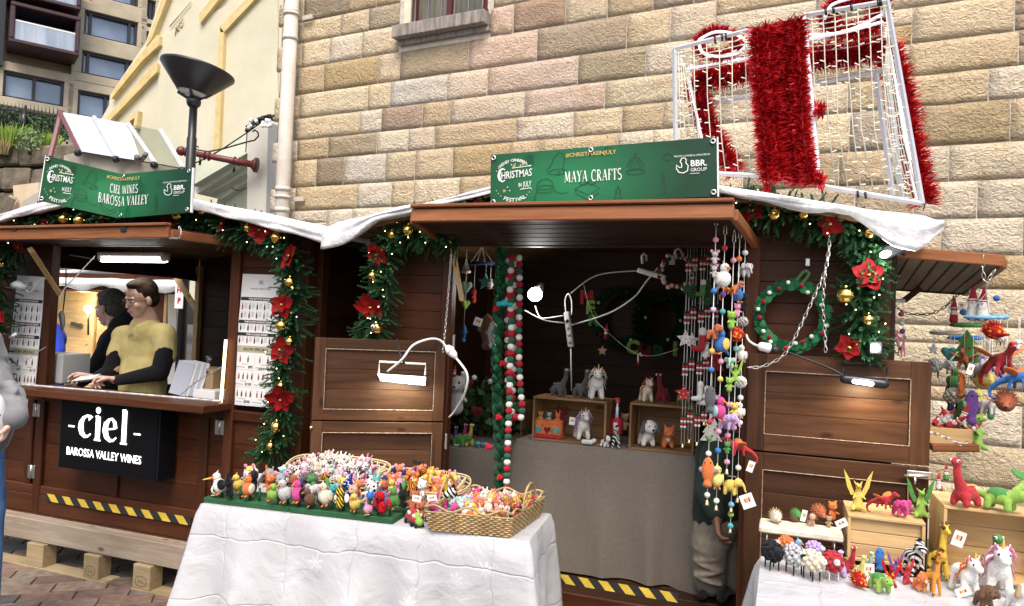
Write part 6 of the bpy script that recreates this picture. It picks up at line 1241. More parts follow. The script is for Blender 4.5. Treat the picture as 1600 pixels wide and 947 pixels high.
defkind('elephant',[('b',(0,.05,.42),(.26,.34,.28)),('b',(0,-.30,.60),(.20,.20,.20)),('t',[(0,-.45,.58),(0,-.56,.45),(0,-.60,.28),(0,-.68,.20)],[.10,.07,.055,.045])] + [('c',(sx * .15,y,.3),(sx * .16,y,.08),.09,.085) for sx in (-1,1) for y in (-.16,.26)],[('ear','col',[('b',(s * .26,-.24,.62),(.15,.04,.18)) for s in (-1,1)]),('eye','black',[('b',(s * .12,-.46,.68),(.02,) * 3) for s in (-1,1)])],.035)
defkind('hedgehog',[('b',(0,.03,.40),(.34,.44,.38)),('c',(0,-.3,.3),(0,-.58,.24),.2,.07)],[('spines','col',[('c',(.33 * math.sin(t) * math.cos(a),.05 + .42 * math.sin(t) * math.sin(a),.42 + .36 * math.cos(t)),(.42 * math.sin(t) * math.cos(a),.10 + .52 * math.sin(t) * math.sin(a),.44 + .47 * math.cos(t)),.035,.01) for (t,a) in [(math.acos(1 - 1.3 * (i + .5) / 44),i * 2.4) for i in range(44)] if math.sin(a) * math.sin(t) > -.75]),('nose','black',[('b',(0,-.65,.24),(.05,) * 3)]),('eye','black',[('b',(s * .10,-.44,.36),(.03,) * 3) for s in (-1,1)])],.045)
defkind('fish',[('b',(0,0,.5),(.22,.14,.46)),('c',(0,0,.15),(0,0,.02),.10,.16)],[('fin','grey',[('b',(s * .22,0,.5),(.10,.03,.10)) for s in (-1,1)] + [('b',(0,0,-.04),(.17,.03,.10))]),('eye','black',[('b',(s * .1,-.12,.78),(.025,) * 3) for s in (-1,1)])],.04)
defkind('gnome',[('c',(0,0,.12),(0,0,.34),.17,.14),('b',(0,-.02,.50),(.13,.12,.12))],[('hat','red',[('c',(0,0,.58),(.03,.02,.98),.13,.025)]),('beard','white',[('b',(0,-.09,.40),(.12,.06,.14)),('b',(0,0,.60),(.15,.14,.045))]),('nose','pink',[('b',(0,-.15,.50),(.03,) * 3)]),('boot','black',[('b',(s * .08,-.04,.04),(.07,.09,.05)) for s in (-1,1)])],.035)
defkind('flying_dragon',[('c',(0,-.15,.55),(0,.15,.5),.13,.12),('c',(0,-.2,.6),(0,-.4,.78),.08,.07),('c',(0,-.4,.8),(0,-.55,.76),.09,.05),('t',[(0,.2,.48),(0,.45,.36),(0,.62,.18),(0,.60,.02),(0,.46,-.02)],[.10,.075,.055,.045,.03])] + [('c',(sx * .10,y,.45),(sx * .16,y * 1.2,.26),.05,.04) for sx in (-1,1) for y in (-.15,.12)],[('wing','orange',[('b',(s * .28,.05,.66),(.22,.15,.03),rotm(0,-s * .5,0)) for s in (-1,1)]),('eye','black',[('b',(s * .07,-.45,.84),(.02,) * 3) for s in (-1,1)])],.035)
defkind('caterpillar',[('b',(.0,-.3 + k * .2,.24 + (.14 if k == 0 else 0)),(.2,.17,.2)) for k in range(5)],[('eye','white',[('b',(s * .09,-.46,.44),(.045,) * 3) for s in (-1,1)]),('pupil','black',[('b',(s * .10,-.50,.44),(.02,) * 3) for s in (-1,1)])],.05)
defkind('car',[('c',(0,-.35,.28),(0,.35,.28),.20,.20),('b',(0,.02,.46),(.22,.30,.22))],[('wheel','black',[('b',(s * .20,y,.12),(.06,.12,.12)) for s in (-1,1) for y in (-.3,.3)]),('window','white',[('b',(s * .19,.02,.52),(.05,.17,.10)) for s in (-1,1)])],.045)
starp = [((1 if k % 2 == 0 else .48) * .5 * math.sin(math.pi * k / 5),.5 + (1 if k % 2 == 0 else .48) * .5 * math.cos(math.pi * k / 5)) for k in range(10)]
dots = lambda pts: [('b',(x,-.075,z),(.035,.02,.035)) for x,z in pts]
defkind('star',[('f',starp[::-1],.12,(0,.06,0),(1,0,0),(0,0,1))],[('bead','red',dots([(0,.5),(0,.78),(.24,.56),(-.24,.56),(.15,.3),(-.15,.3)]))],0)
defkind('tree',[('f',[(-.08,0),(.08,0),(.08,.08),(.38,.08),(.2,.36),(.30,.36),(.14,.64),(.22,.64),(0,1),(-.22,.64),(-.14,.64),(-.30,.36),(-.2,.36),(-.38,.08),(-.08,.08)],.10,(0,.05,0),(1,0,0),(0,0,1))],[('bead','red',dots([(0,.8),(-.08,.55),(.1,.5),(-.18,.22),(.02,.26),(.2,.18)]))],0)
defkind('boot',[('c',(0.12,0,.2),(.12,0,.9),.15,.15),('c',(.1,0,.16),(-.25,0,.15),.15,.13)],[('cuff','white',[('c',(0.12,0,.86),(.12,0,.95),.18,.18)])],.05)
defkind('heart',[('c',(0,0,.1),(-.2,0,.65),.06,.24),('c',(0,0,.1),(.2,0,.65),.06,.24)],[],.05)
M_CARD = plain('white_swing_tag',(.76,.76,.73),.5)
def tag_card(px,py,Y,wpx,rot,lab,hpx=None,tilt=0):
 c = P(px,py,Y); m_ = mpp(c); w_ = wpx * m_; h = (hpx or wpx * .7) * m_; t = thing('price_tag',lab,'price tag',c); Rm = rotm(tilt,rot,.2)
 part(t,'card',G().box(c,(w_,.0012,h),Rm),M_CARD); g = G()
 for k,cc in enumerate(('orange','yellow','red')): part(t,'printed_patch',G().box(c + Rm @ Vector(((k - 1) * w_ * .17,-.0015,h * .08)),(w_ * .13,.001,h * .3),Rm),felt(C[cc]))
 return t
BELLP = [(0.0,.5),(.10,.5),(.16,.42),(.20,.15),(.30,.0),(.27,-.02)]
def bell(px,py,Y,hpx,lab,group='small brass bells under the strings'):
 c = P(px,py,Y); h = hpx * mpp(c); t = thing('bell',lab,'bell',c,group); part(t,'cup',G().lathe([(a * h * 1.5,b * h * 1.6) for a,b in BELLP],c,n=12),M_BRASS); part(t,'clapper',G().ball(c - Vector((0,0,h * .1)),h * .13,n=6),M_BRASS); return t
def ball1(px,py,Y,rpx,c,lab,group='felt balls threaded on the hanging strings'):
 p = P(px,py,Y); o = single('felt_ball',G().ball(p,rpx * mpp(p),n=12),felt(C[c]),lab,'felt ball',group); return o
def sun_obj(kind,px,py,hpx,Y=None,z=None,lab='',col='white',rz=0,**k):
 """toy whose base stands at a pixel on depth plane Y or on a table at height z"""
 p = P(px,py,Y) if z is None else PZ(px,py,z); return toy(kind,lab,p,hpx * mpp(p),rz,col,**k)
# ============================================================ TABLES
M_DAM = damask('white_damask_satin',(.49,.49,.505),(.58,.58,.59)); M_TAUPE = noisy('taupe_linen',(.15,.128,.105),(.175,.15,.122),60,.95,.25,.003,sheen=.15)
def cloth(name,lab,corners,z,drop,amp,mat,seed=0,cat='tablecloth',scal=.012,flare=.09,nf=7.0,sides=(0,1,2,3),sk=lambda s,t: 0):
 cs_ = [Vector((c.x,c.y,z)) for c in corners]; peri = []; nrm = []
 for i in sides:
  a,b = cs_[i],cs_[(i + 1) % 4]; n = max(8,int((b - a).length / .02)); d = (b - a).normalized(); o = Vector((d.y,-d.x,0))
  mid = sum(cs_,Vector()) / 4
  if o.dot((a + b) / 2 - mid) < 0: o = -o
  for k in range(n): peri.append(a.lerp(b,k / n)); nrm.append((o,min(k,n - k) / n * (b - a).length,i))
 closed = len(sides) == 4
 if not closed: peri.append(cs_[(sides[-1] + 1) % 4]); nrm.append((nrm[-1][0],0,sides[-1]))
 N = len(peri); rows = 16; vs = []; uv = []; s = 0
 S = [0]
 for i in range(1,N): S.append(S[-1] + (peri[i] - peri[i - 1]).length)
 nn = [(nrm[i][0] + nrm[(i - 1) % N if closed else max(i - 1,0)][0]).normalized() for i in range(N)]
 for i in range(N):                                  # smooth the outward direction round corners
  acc = Vector()
  for k in range(-4,5): acc += nrm[(i + k) % N if closed else min(max(i + k,0),N - 1)][0]
  nn[i] = acc.normalized()
 for r_ in range(rows + 1):
  t = r_ / rows
  for i in range(N):
   e = nrm[i][1]; co = max(0,1 - e / .13); f = noise.noise(Vector((S[i] * nf * .45,seed,t * .6))) * .9 + .5 * noise.noise(Vector((S[i] * nf,seed + 5,t))) + .42 * (1 - abs(math.sin(S[i] * 12 + 2.2 * noise.noise(Vector((S[i] * 1.7,seed,t * .3))))) * 1.6) * min(1,t * 1.5)
   wv = max(-.35,f) * amp * (t ** .8) + co * co * flare * t + .005 * min(1,t * 8) + noise.noise(Vector((S[i] * 6,t * 5,seed + 9))) * .006 * t + sk(S[i],t)
   dz = -drop * t + (scal * abs(math.sin(S[i] * math.pi / .055)) if r_ == rows else 0) - co * .03 * t
   rr = .012 * min(1,t * rows / 1.0); p = peri[i] + nn[i] * (wv + rr) + Vector((0,0,dz)); vs.append(p); uv.append((S[i],-drop * t))
 fs = []
 for r_ in range(rows):
  for i in range(N if closed else N - 1): j = (i + 1) % N; fs.append((r_ * N + i,r_ * N + j,(r_ + 1) * N + j,(r_ + 1) * N + i))
 b = len(vs); nx = 12
 for c in cs_: vs.append(c); uv.append((c.x,c.y))
 fs.append((b,b + 1,b + 2,b + 3)); me = bpy.data.meshes.new(name); o0 = cs_[0]; me.from_pydata([tuple(v - o0) for v in vs],[],fs); me.update()
 ul = me.uv_layers.new(name='UVMap')
 for poly in me.polygons:
  poly.use_smooth = poly.index < len(fs) - 1
  for li in poly.loop_indices: ul.data[li].uv = uv[me.loops[li].vertex_index]
 o = bpy.data.objects.new(name,me); COL.objects.link(o); o.location = o0; setmats(o,mat); o['label'] = lab; o['category'] = cat; return o
def table(lab,corners,z,mat=None):
 cs_ = [Vector((c.x,c.y,z)) for c in corners]; mid = sum(cs_,Vector()) / 4; t = thing('trestle_table',lab,'table',(mid.x,mid.y,0)); ins = [c.lerp(mid,.03) for c in cs_]
 part(t,'tabletop',G().prism([((c - mid).x,(c - mid).y) for c in ins],.02,mid - Vector((0,0,.024)),Vector((1,0,0)),Vector((0,1,0))),M_PINE)
 for c in ins: q = c.lerp(mid,.06); part(t,'leg',G().tube([Vector((q.x,q.y,0)),Vector((q.x,q.y,z - .03))],.014,8),M_BLACK)
 return t
ZT1 = .82
a,b = PZ(314,787,ZT1),PZ(826,846,ZT1); dd = (b - a).normalized(); pp = Vector((-dd.y,dd.x,0)); c,d = b + pp * .46,a + pp * .46; T1 = [a,b,c,d]; T1dir = dd; T1perp = pp
table('folding table under the white damask cloth in front of the left folded door',T1,ZT1 - .003)
cloth('tablecloth','white damask tablecloth with scalloped hem on the front puppet table',T1,ZT1,.68,.12,M_DAM,3,flare=.12)
ZT2 = .84
bl_ = PZ(1189,869,ZT2); T2 = [bl_ + Vector((0,-1.0,0)),bl_ + Vector((1.45,-1.0,0)),bl_ + Vector((1.45,0,0)),bl_]
table('folding table under the white cloth at the right with the felt animals',T2,ZT2 - .003)
cloth('tablecloth','white floral damask tablecloth under the felt animals at the lower right',T2,ZT2,.66,.11,M_DAM,8,flare=.22)
fz = .345; q1,q2 = PZ(850,893,fz + .01),PZ(1086,914,fz + .01); yb = (q1.y + q2.y) / 2; za = P(960,702,yb).z
XL,XR = P(806,696,yb).x,P(1088,712,yb).x; T3 = [Vector((XL,yb,0)),Vector((XR,yb,0)),Vector((XR,yb + .5,0)),Vector((XL,yb + .5,0))]
cloth('bench_cloth','taupe linen cloth hanging to the floor over the middle display bench',T3,za,za - fz - .01,.10,M_TAUPE,21,'bench cloth',0,.05,4)
y4 = yb + .06; T4 = [Vector((MX0 + .08,y4,0)),Vector((P(783,702,y4).x,y4,0)),Vector((P(783,702,y4).x,5.3,0)),Vector((MX0 + .08,5.3,0))]; zb4 = P(740,703,y4).z
cloth('bench_cloth','taupe linen cloth over the left display bench inside the craft stall',T4,zb4,zb4 - fz - .02,.10,M_TAUPE,31,'bench cloth',0,.05,4)
for (cs_,z_,lb) in ((T3,za,'display bench hidden under the middle taupe cloth'),(T4,zb4,'display bench hidden under the left taupe cloth')): table(lb,cs_,z_ - .004)
def crate(lab,x0,x1,y0,y1,z0,z1,mat,n=3,name='wooden_crate',group=None,back=True,yb_=None):
 """open-fronted slatted crate standing on its side"""
 t = thing(name,lab,'crate',((x0 + x1) / 2,(y0 + y1) / 2,z0),group); th = .012
 def bd(nm,a,b_,w_,nr): board(t,nm,a,b_,w_,th,mat,nr,.002)
 n2 = 2
 for k in range(n2):
  y = y0 + (k + .5) * (y1 - y0) / n2; w_ = (y1 - y0) / n2 - .004
  bd('slat',Vector((x0,y,z0 + th / 2)),Vector((x1,y,z0 + th / 2)),w_,Vector((0,0,1))); bd('slat',Vector((x0,y,z1 - th / 2)),Vector((x1,y,z1 - th / 2)),w_,Vector((0,0,1)))
  for x,nx in ((x0 + th / 2,-1),(x1 - th / 2,1)): bd('slat',Vector((x,y,z0 + th + .001)),Vector((x,y,z1 - th - .001)),w_,Vector((nx,0,0)))
 if back:
  for k in range(n): z = z0 + th + (k + .5) * (z1 - z0 - 2 * th) / n; yq = (yb_ or y1) - th / 2; bd('back_slat',Vector((x0 + th,yq,z)),Vector((x1 - th,yq,z)),(z1 - z0 - 2 * th) / n - .002,Vector((0,-1,0)))
 for x in (x0 + th + .008,x1 - th - .008): bd('corner_batten',Vector((x,y1 - .03,z0 + th + .001)),Vector((x,y1 - .03,z1 - th - .001)),.016,Vector((0,-1,0)))
 return t
def xz(px,py,Y): p = P(px,py,Y); return p.x,p.z
yc = PZ(1330,880,ZT2).y
CY = 3.12; x0,z1 = xz(1325,802,CY); x1 = xz(1447,812,CY)[0]; cr1 = crate('pale pine crate standing on end beside the folded door under the yellow dragon',x0,x1,CY,CY + .26,ZT2 + .001,z1 - .004,M_PINE,yb_=CY + .03)
CZ_ = 3.08; x0b,z1b = xz(1475,788,CZ_); x1b = xz(1640,795,CZ_)[0]; cr2 = crate('pale pine crate at the right edge below the red dinosaur',x0b,x1b,CZ_,CZ_ + .28,ZT2 + .001,z1b - .004,M_PINE,3,yb_=CZ_ + .14)
yi = yb + .04; xa,zc1 = xz(833,619,yi); xb = xz(948,627,yi)[0]; ci1 = crate('aged pine crate at the left of the middle bench under the grey dinosaurs',xa,xb,yi,yi + .22,za + .001,zc1,M_PINED)
xa2,zc2 = xz(984,629,yi); xb2 = xz(1086,636,yi)[0]; ci2 = crate('aged pine crate at the right of the middle bench holding the spotted dog',xa2,xb2,yi,yi + .22,za + .001,zc2,M_PINED)
ci3 = crate('dark pine crate on the left bench behind the ball strings',P(770,640,4.5).x,P(805,640,4.5).x + .05,4.5,4.75,zb4 + .001,P(790,628,4.5).z,M_PINED)
def ti(kind,px,py,h,Y,lab,col,rz=0,**k): return toy(kind,lab,P(px,py,Y),h * mpp(P(px,py,Y)),rz,col,**k)
def on(px,z,Y): p = P(px,600,Y); return Vector((p.x,p.y,z))
def tz(kind,px,z,Y,hpx,lab,col,rz=0,**k): p = on(px,z,Y); return toy(kind,lab,p,hpx * mpp(p),rz,col,**k)
zt = zc1 + .003; zt_2 = zc2 + .003; zf = za + .016
tz('dinosaur',874,zt,yi + .10,46,'grey felt long necked dinosaur on the left crate','dgrey',1.2,back_spot='grey'); tz('dinosaur',908,zt,yi + .13,46,'grey felt dinosaur half behind the white unicorn','dgrey',1.0,back_spot='grey')
tz('unicorn',932,zt,yi + .07,66,'white felt unicorn with wild pale mane on the left crate','white',.35,mane='cream'); tz('unicorn',1010,zt_2,yi + .08,50,'white felt reindeer like pony with red cap on the right crate','cream',.5,mane='rust',horn='red')
tz('dinosaur',1036,zt_2,yi + .12,48,'red felt dinosaur on the right crate','dred',-.3,back_spot='red'); tz('turtle_dinosaur',1068,zt_2,yi + .12,22,'dark green felt tortoise on the right crate','green',.6)
tz('unicorn',912,zf,yi + .09,62,'white felt unicorn with mauve mane inside the left crate','white',.5,mane='lilac'); tag_card(894,658,yi + .02,9,.1,'white price tag on the unicorn inside the left crate',12)
pb_ = on(860,zf,yi + .05); sb = thing('heart_box','orange and red felt box with three heart patches inside the left crate','felt box',pb_); mm = mpp(pb_)
part(sb,'base',G().box(pb_ + Vector((0,0,.008)),(47 * mm,.07,.02),I3,.004),FM('red')); part(sb,'front',G().box(pb_ + Vector((0,0,16 * mm)),(43 * mm,.05,22 * mm),I3,.004),FM('orange'))
for k,cc in enumerate(('teal','dred','teal')):
 q = pb_ + Vector(((k - 1) * 14 * mm,-.028,12 * mm)); s_ = 5.5 * mm; part(sb,'heart',G().prism([(0,-s_),(s_,.2 * s_),(s_ * .8,s_ * .8),(s_ * .4,s_ * .9),(0,s_ * .45),(-s_ * .4,s_ * .9),(-s_ * .8,s_ * .8),(-s_,.2 * s_)],.004,q,Vector((1,0,0)),Vector((0,0,1))),FM(cc))
for k,(cc,lb,kd) in enumerate((('leopard','small leopard finger puppet looking out of the heart box','puppet'),('zebra','small striped finger puppet in the middle of the heart box','puppet'),('orange','small orange fox finger puppet at the right of the heart box','long_eared_puppet'))): toy(kd,lb,pb_ + Vector(((k - 1) * 14 * mm,.0,22 * mm)),19 * mm,0,cc)
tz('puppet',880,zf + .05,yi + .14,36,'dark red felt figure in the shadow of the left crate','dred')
tz('dog',948,zf - .014,yi - .01,26,'small white and brown felt dog between the crates','white',.9); tz('zebra',966,zf - .014,yi + .0,44,'felt zebra standing between the crates','zebra',.15); toy('caterpillar','white felt slippers lying before the left crate',on(925,zf - .012,yi - .02),20 * mm,1.57,'white')
bt = on(966,zf - .014,yi + .12); bo = thing('drink_bottle','clear drink bottle with red cap and label between the crates','bottle',bt); part(bo,'bottle_body',G().lathe([(0,0),(.030,.0),(.034,.02),(.034,.16),(.026,.20),(.013,.225),(.013,.24)],bt,n=20),thinglass('clear_plastic',(.8,.8,.85),.2)); part(bo,'label_band',G().lathe([(.0347,.06),(.0347,.15)],bt,n=20),plain('red_label',(.45,.02,.05),.4)); part(bo,'cap',G().lathe([(.015,.232),(.016,.258),(0,.26)],bt,n=16),plain('red_cap',(.5,.02,.03),.4)); part(bo,'printed_code',G().box(bt + Vector((0,-.036,.11)),(.022,.002,.03),I3),M_CARD)
tz('dog',1013,zf,yi + .08,58,'large white felt dog with dark patches inside the right crate','white',.5,ear='dgrey'); tz('fox',1046,zf,yi + .09,46,'orange felt fox inside the right crate','orange',.3)
tz('puppet',978,zf + .06,yi + .16,30,'tan felt toy behind the drink bottle','tan')
zL = zb4 + .002
tz('turtle_dinosaur',722,zL,y4 + .06,24,'green and white felt crocodile at the front of the left bench','green',1.57); toy('caterpillar','white felt caterpillar at the front edge of the left bench',on(718,zL,y4 + .04),.035,1.57,'white')
for (px,h,cc,lb,kd,dy) in ((712,30,'purple','purple felt dinosaur at the left of the left bench','dinosaur',.12),(726,34,'hot','magenta felt snail on the left bench','dinosaur',.16),(735,38,'yellow','yellow felt giraffe with red hat on the left bench','dinosaur',.10),(748,18,'teal','teal felt turtle on the left bench','caterpillar',.08),(760,16,'sky','blue felt turtle on the left bench','caterpillar',.10),(770,14,'blue','blue felt fish at the right of the left bench','caterpillar',.08)): tz(kd,px,zL,y4 + dy,h,lb,cc,.8)
bear = ti('puppet',712,648,70,3.95,'grey felt teddy bear with red santa hat behind the door post','lgrey',.2); ti('gnome',710,592,22,3.93,'red santa hat of the grey teddy bear','red')
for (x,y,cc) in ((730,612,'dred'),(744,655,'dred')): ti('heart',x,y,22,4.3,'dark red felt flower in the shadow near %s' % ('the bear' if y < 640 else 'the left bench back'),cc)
shp = shrub('felt_leaf_heap','dark green felt leaves heaped at the back of the left bench','felt leaves',752,672,4.5,.5,.35,M_IVY,240,.07)
for (x,y,c_) in ((723,584,'white'),(741,590,'white'),(766,596,'white')): ball1(x,y,4.1,4,c_,'white felt ball in the dark over the left bench %s' % {723: 'near the door post',741: 'above the bear',766: 'beside the leaf garland'}[x],'white felt balls above the left bench')
def mobile(lab,cx,cy,Y,rpx,col,items,tilt=.2,thick=.008,hang=40):
 c = P(cx,cy,Y); m_ = mpp(c); t = thing('baby_mobile',lab,'mobile',c); r_ = rpx * m_; ring = [c + Vector((math.cos(a) * r_,math.sin(a) * r_ * .9,math.sin(a) * r_ * tilt * .3 + math.cos(a) * r_ * tilt * .2)) for a in [6.283 * i / 28 for i in range(28)]]
 part(t,'ring',G().tube(ring,thick,7,closed=True),FM(col)); g = G(); ap = c + Vector((0,0,hang * m_))
 for k in range(4): g.tube([ring[k * 7],ap],.0011,4)
 g.tube([ap,ap + Vector((0,0,.05))],.0012,4)
 for k,(kd,dx,dy,h,cc,lb) in enumerate(items):
  h *= 1.25 if cx > 1450 else 1
  lb += ' of the hanging cluster' if len(lb.split()) < 4 else ''; q = P(cx + dx,cy + dy,Y + R.uniform(-.08,.08)); g.tube([q + Vector((0,0,h * m_ * .8)),Vector((q.x,q.y,c.z))],.0010,4); toy(kd,lb,q,h * m_,R.uniform(-1.2,1.2),cc,group=None)
 part(t,'strings',g,M_WHITEC); return t
mobile('dark blue felt ring mobile inside the left of the craft stall',752,412,4.1,20,'navy',[('star',6,42,26,'teal','teal felt star hanging from the blue ring mobile'),('puppet',-12,62,26,'red','red felt owl hanging from the blue ring mobile'),('fish',22,120,34,'purple','dark purple felt fish in the shadow of the blue mobile'),('fish',-28,120,26,'blue','blue felt octopus hanging low at the left of the blue mobile'),('bird',14,40,18,'lgrey','pale felt bird under the blue ring mobile')],hang=26)
mobile('pale felt flower mobile beside the door post brace',728,425,3.95,6,'white',[('heart',0,35,22,'mint','mint green felt leaf on the pale flower mobile'),('heart',-1,60,18,'lime','lime felt leaf low on the pale flower mobile')],hang=22)
ti('fish',760,540,52,3.9,'brown felt mitten hanging beside the leaf garland','brown'); ti('fish',769,540,40,3.85,'grey felt sock hanging beside the leaf garland','lgrey'); tag_card(747,503,3.85,13,.3,'white price tag hanging in the dark left of the leaf garland',13)
bp = P(836,460,4.1); bl2 = thing('work_lamp','bright round work lamp shining inside the craft stall','work lamp',bp); part(bl2,'lit_globe',G().ball(bp,11 * mpp(bp),n=20),emis('lit_bulb',(1,.99,.94),30)); part(bl2,'holder',G().tube([bp + Vector((0,.05,.02)),bp + Vector((0,.12,.05))],.03,10),M_BLACK); glow_light(bl2,bp + Vector((0,-.03,0)),.25,(1,.97,.9),.05); glow_light(bl2,bp + Vector((0,.0,.14)),1.1,(1,.95,.86),.04)
YB = BY - .10
single('power_cable',G().tube(bezier([P(820,485,4.2),P(850,500,4.2),P(882,505,4.3)],12),.004,5).tube(bezier([P(836,478,4.2),P(843,495,4.2),P(855,497,4.2),P(880,493,4.2)],16),.004,5).tube(bezier([P(884,487,4.3),P(883,468,4.3),P(888,459,4.3),P(893,470,4.3),P(893,492,4.3)],16),.004,5),M_WHITEC,'white lamp cables looping to the hanging power board','power cable')
single('power_cable',G().tube(bezier([P(892,458,4.4),P(934,430,4.6),P(1000,423,4.7)],12),.004,5).tube(bezier([P(886,510,4.3),P(950,490,4.3),P(990,465,4.3),P(1010,440,4.3),P(1028,418,4.3)],20),.005,5),M_WHITEC,'white cable sagging across the dark back of the craft stall','power cable')
single('power_cable',G().tube([P(892,545,4.2),P(893,610,4.2)],.004,5),M_WHITEC,'grey cable hanging straight from the power board','power cable')
p1 = P(889,515,4.25); pwb = thing('power_board','white power board hanging by its cable inside the craft stall','power board',p1); part(pwb,'case',G().box(p1,(.035,.03,.215),rotm(0,-.17,0),.006),plain('grey_white_plastic',(.5,.5,.47),.5))
for k in range(4): part(pwb,'socket',G().ball(p1 + rotm(0,-.17,0) @ Vector((0,-.016,-.075 + k * .042)),(.011,.004,.011),n=8),M_EYE if k == 3 else plain('socket_face',(.3,.3,.28),.5))
single('power_board',G().box(P(1018,428,4.3),(.17,.03,.03),rotm(0,.26,0),.006),M_WHITE,'white power board held up beside the pompom wreath','power board')
for (px,py,s_,cc,lt) in ((916,474,1,'red','M'),(922,490,1,'lime','E'),(928,508,1,'green','R'),(988,552,1,'lime','C'),(1006,562,1,'dred','H'),(1030,560,1,'dgreen','R'),(1054,555,1,'lime','I')):
 c = P(px,py,4.6); vs,fs,w_ = bfont(lt,.115,1,.006); g = G(); n_ = len(vs); g.add([c + Vector((x - w_ / 2,0,y)) for x,y in vs] + [c + Vector((x - w_ / 2,.012,y)) for x,y in vs],fs + [tuple(i + n_ for i in f)[::-1] for f in fs],0,False)
 single('felt_letter',g,felt(tuple(x * .45 for x in C[cc])),'%s felt letter %s of the hanging Merry Christmas bunting' % ({'red': 'red','lime': 'lime green','green': 'green','dred': 'dark red','dgreen': 'dark green'}[cc],lt),'felt letter','letters of the hanging bunting')  # letter felt darkened to carry the shade inside the stall
single('bunting_string',G().tube(bezier([P(912,445,4.6),P(925,490,4.6),P(942,512,4.6),P(985,548,4.6),P(1020,556,4.6),P(1060,545,4.6)],20),.0015,4),M_WHITEC,'thin string carrying the felt letters','string')
ti('gnome',947,530,24,4.55,'red felt stocking hanging from the letter string','dred'); ti('star',941,556,16,4.55,'tan felt snowflake hanging below the stocking','tan',bead='brown')
FG_SHADE = felt((.004,.022,.010))  # felt darkened, shade of the stall back put into its colour
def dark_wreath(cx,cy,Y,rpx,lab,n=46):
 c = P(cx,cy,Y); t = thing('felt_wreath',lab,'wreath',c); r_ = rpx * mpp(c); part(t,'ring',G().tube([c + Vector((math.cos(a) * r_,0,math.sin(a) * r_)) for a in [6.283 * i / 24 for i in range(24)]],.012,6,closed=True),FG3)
 for k in range(n): a = 6.283 * k / n; put_leaf(t,c + Vector((math.cos(a) * r_,-.015,math.sin(a) * r_)),Vector((-math.sin(a),-.2,math.cos(a))) * .9 + Vector((math.cos(a),0,math.sin(a))) * [-.7,.7][k % 2],NF,FG_SHADE,1.0)
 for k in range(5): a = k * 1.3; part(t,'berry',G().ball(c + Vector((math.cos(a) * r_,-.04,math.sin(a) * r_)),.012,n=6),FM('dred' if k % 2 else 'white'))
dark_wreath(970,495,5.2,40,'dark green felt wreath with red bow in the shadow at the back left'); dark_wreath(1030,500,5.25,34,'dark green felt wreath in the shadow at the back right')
c = P(1058,425,4.0); pw = thing('pompom_wreath','red white and green felt ball wreath hanging behind the strings','wreath',c); me = mesh_of(G().ball((0,0,0),1,n=10),'ball'); r_ = 26 * mpp(c)
for k in range(44): a = k * .43; q = c + Vector((math.cos(a) * (r_ + R.uniform(-.014,.014)),R.uniform(-.02,.01),math.sin(a) * (r_ + R.uniform(-.014,.014)))); child_mesh(pw,'ball',me,[FR_,FW_,FG_,FW_][k % 4],q - c,scale=(.0125,) * 3)
part(pw,'hanging_loop',G().tube([P(1056,405,4),P(1055,392,4),P(1060,388,4),P(1065,393,4),P(1063,405,4)],.007,6),M_WHITEC)
single('candy_cane',G().tube([P(1004,412,4.1),P(1003,400,4.1),P(1006,396,4.1),P(1010,400,4.1),P(1010,408,4.1)],.008,8),FM('white'),'white felt cane hanging near the back ceiling','felt cane'); single('candy_cane',G().tube([P(997,572,4.5),P(997,556,4.5),P(1000,552,4.5),P(1003,557,4.5)],.006,8),FM('fleck'),'red flecked felt cane on the letter string','felt cane'); single('price_tag',G().box(P(1050,406,4.05),(.032,.002,.055),I3),M_CARD,'white tag catching the light beside the pompom wreath','price tag')
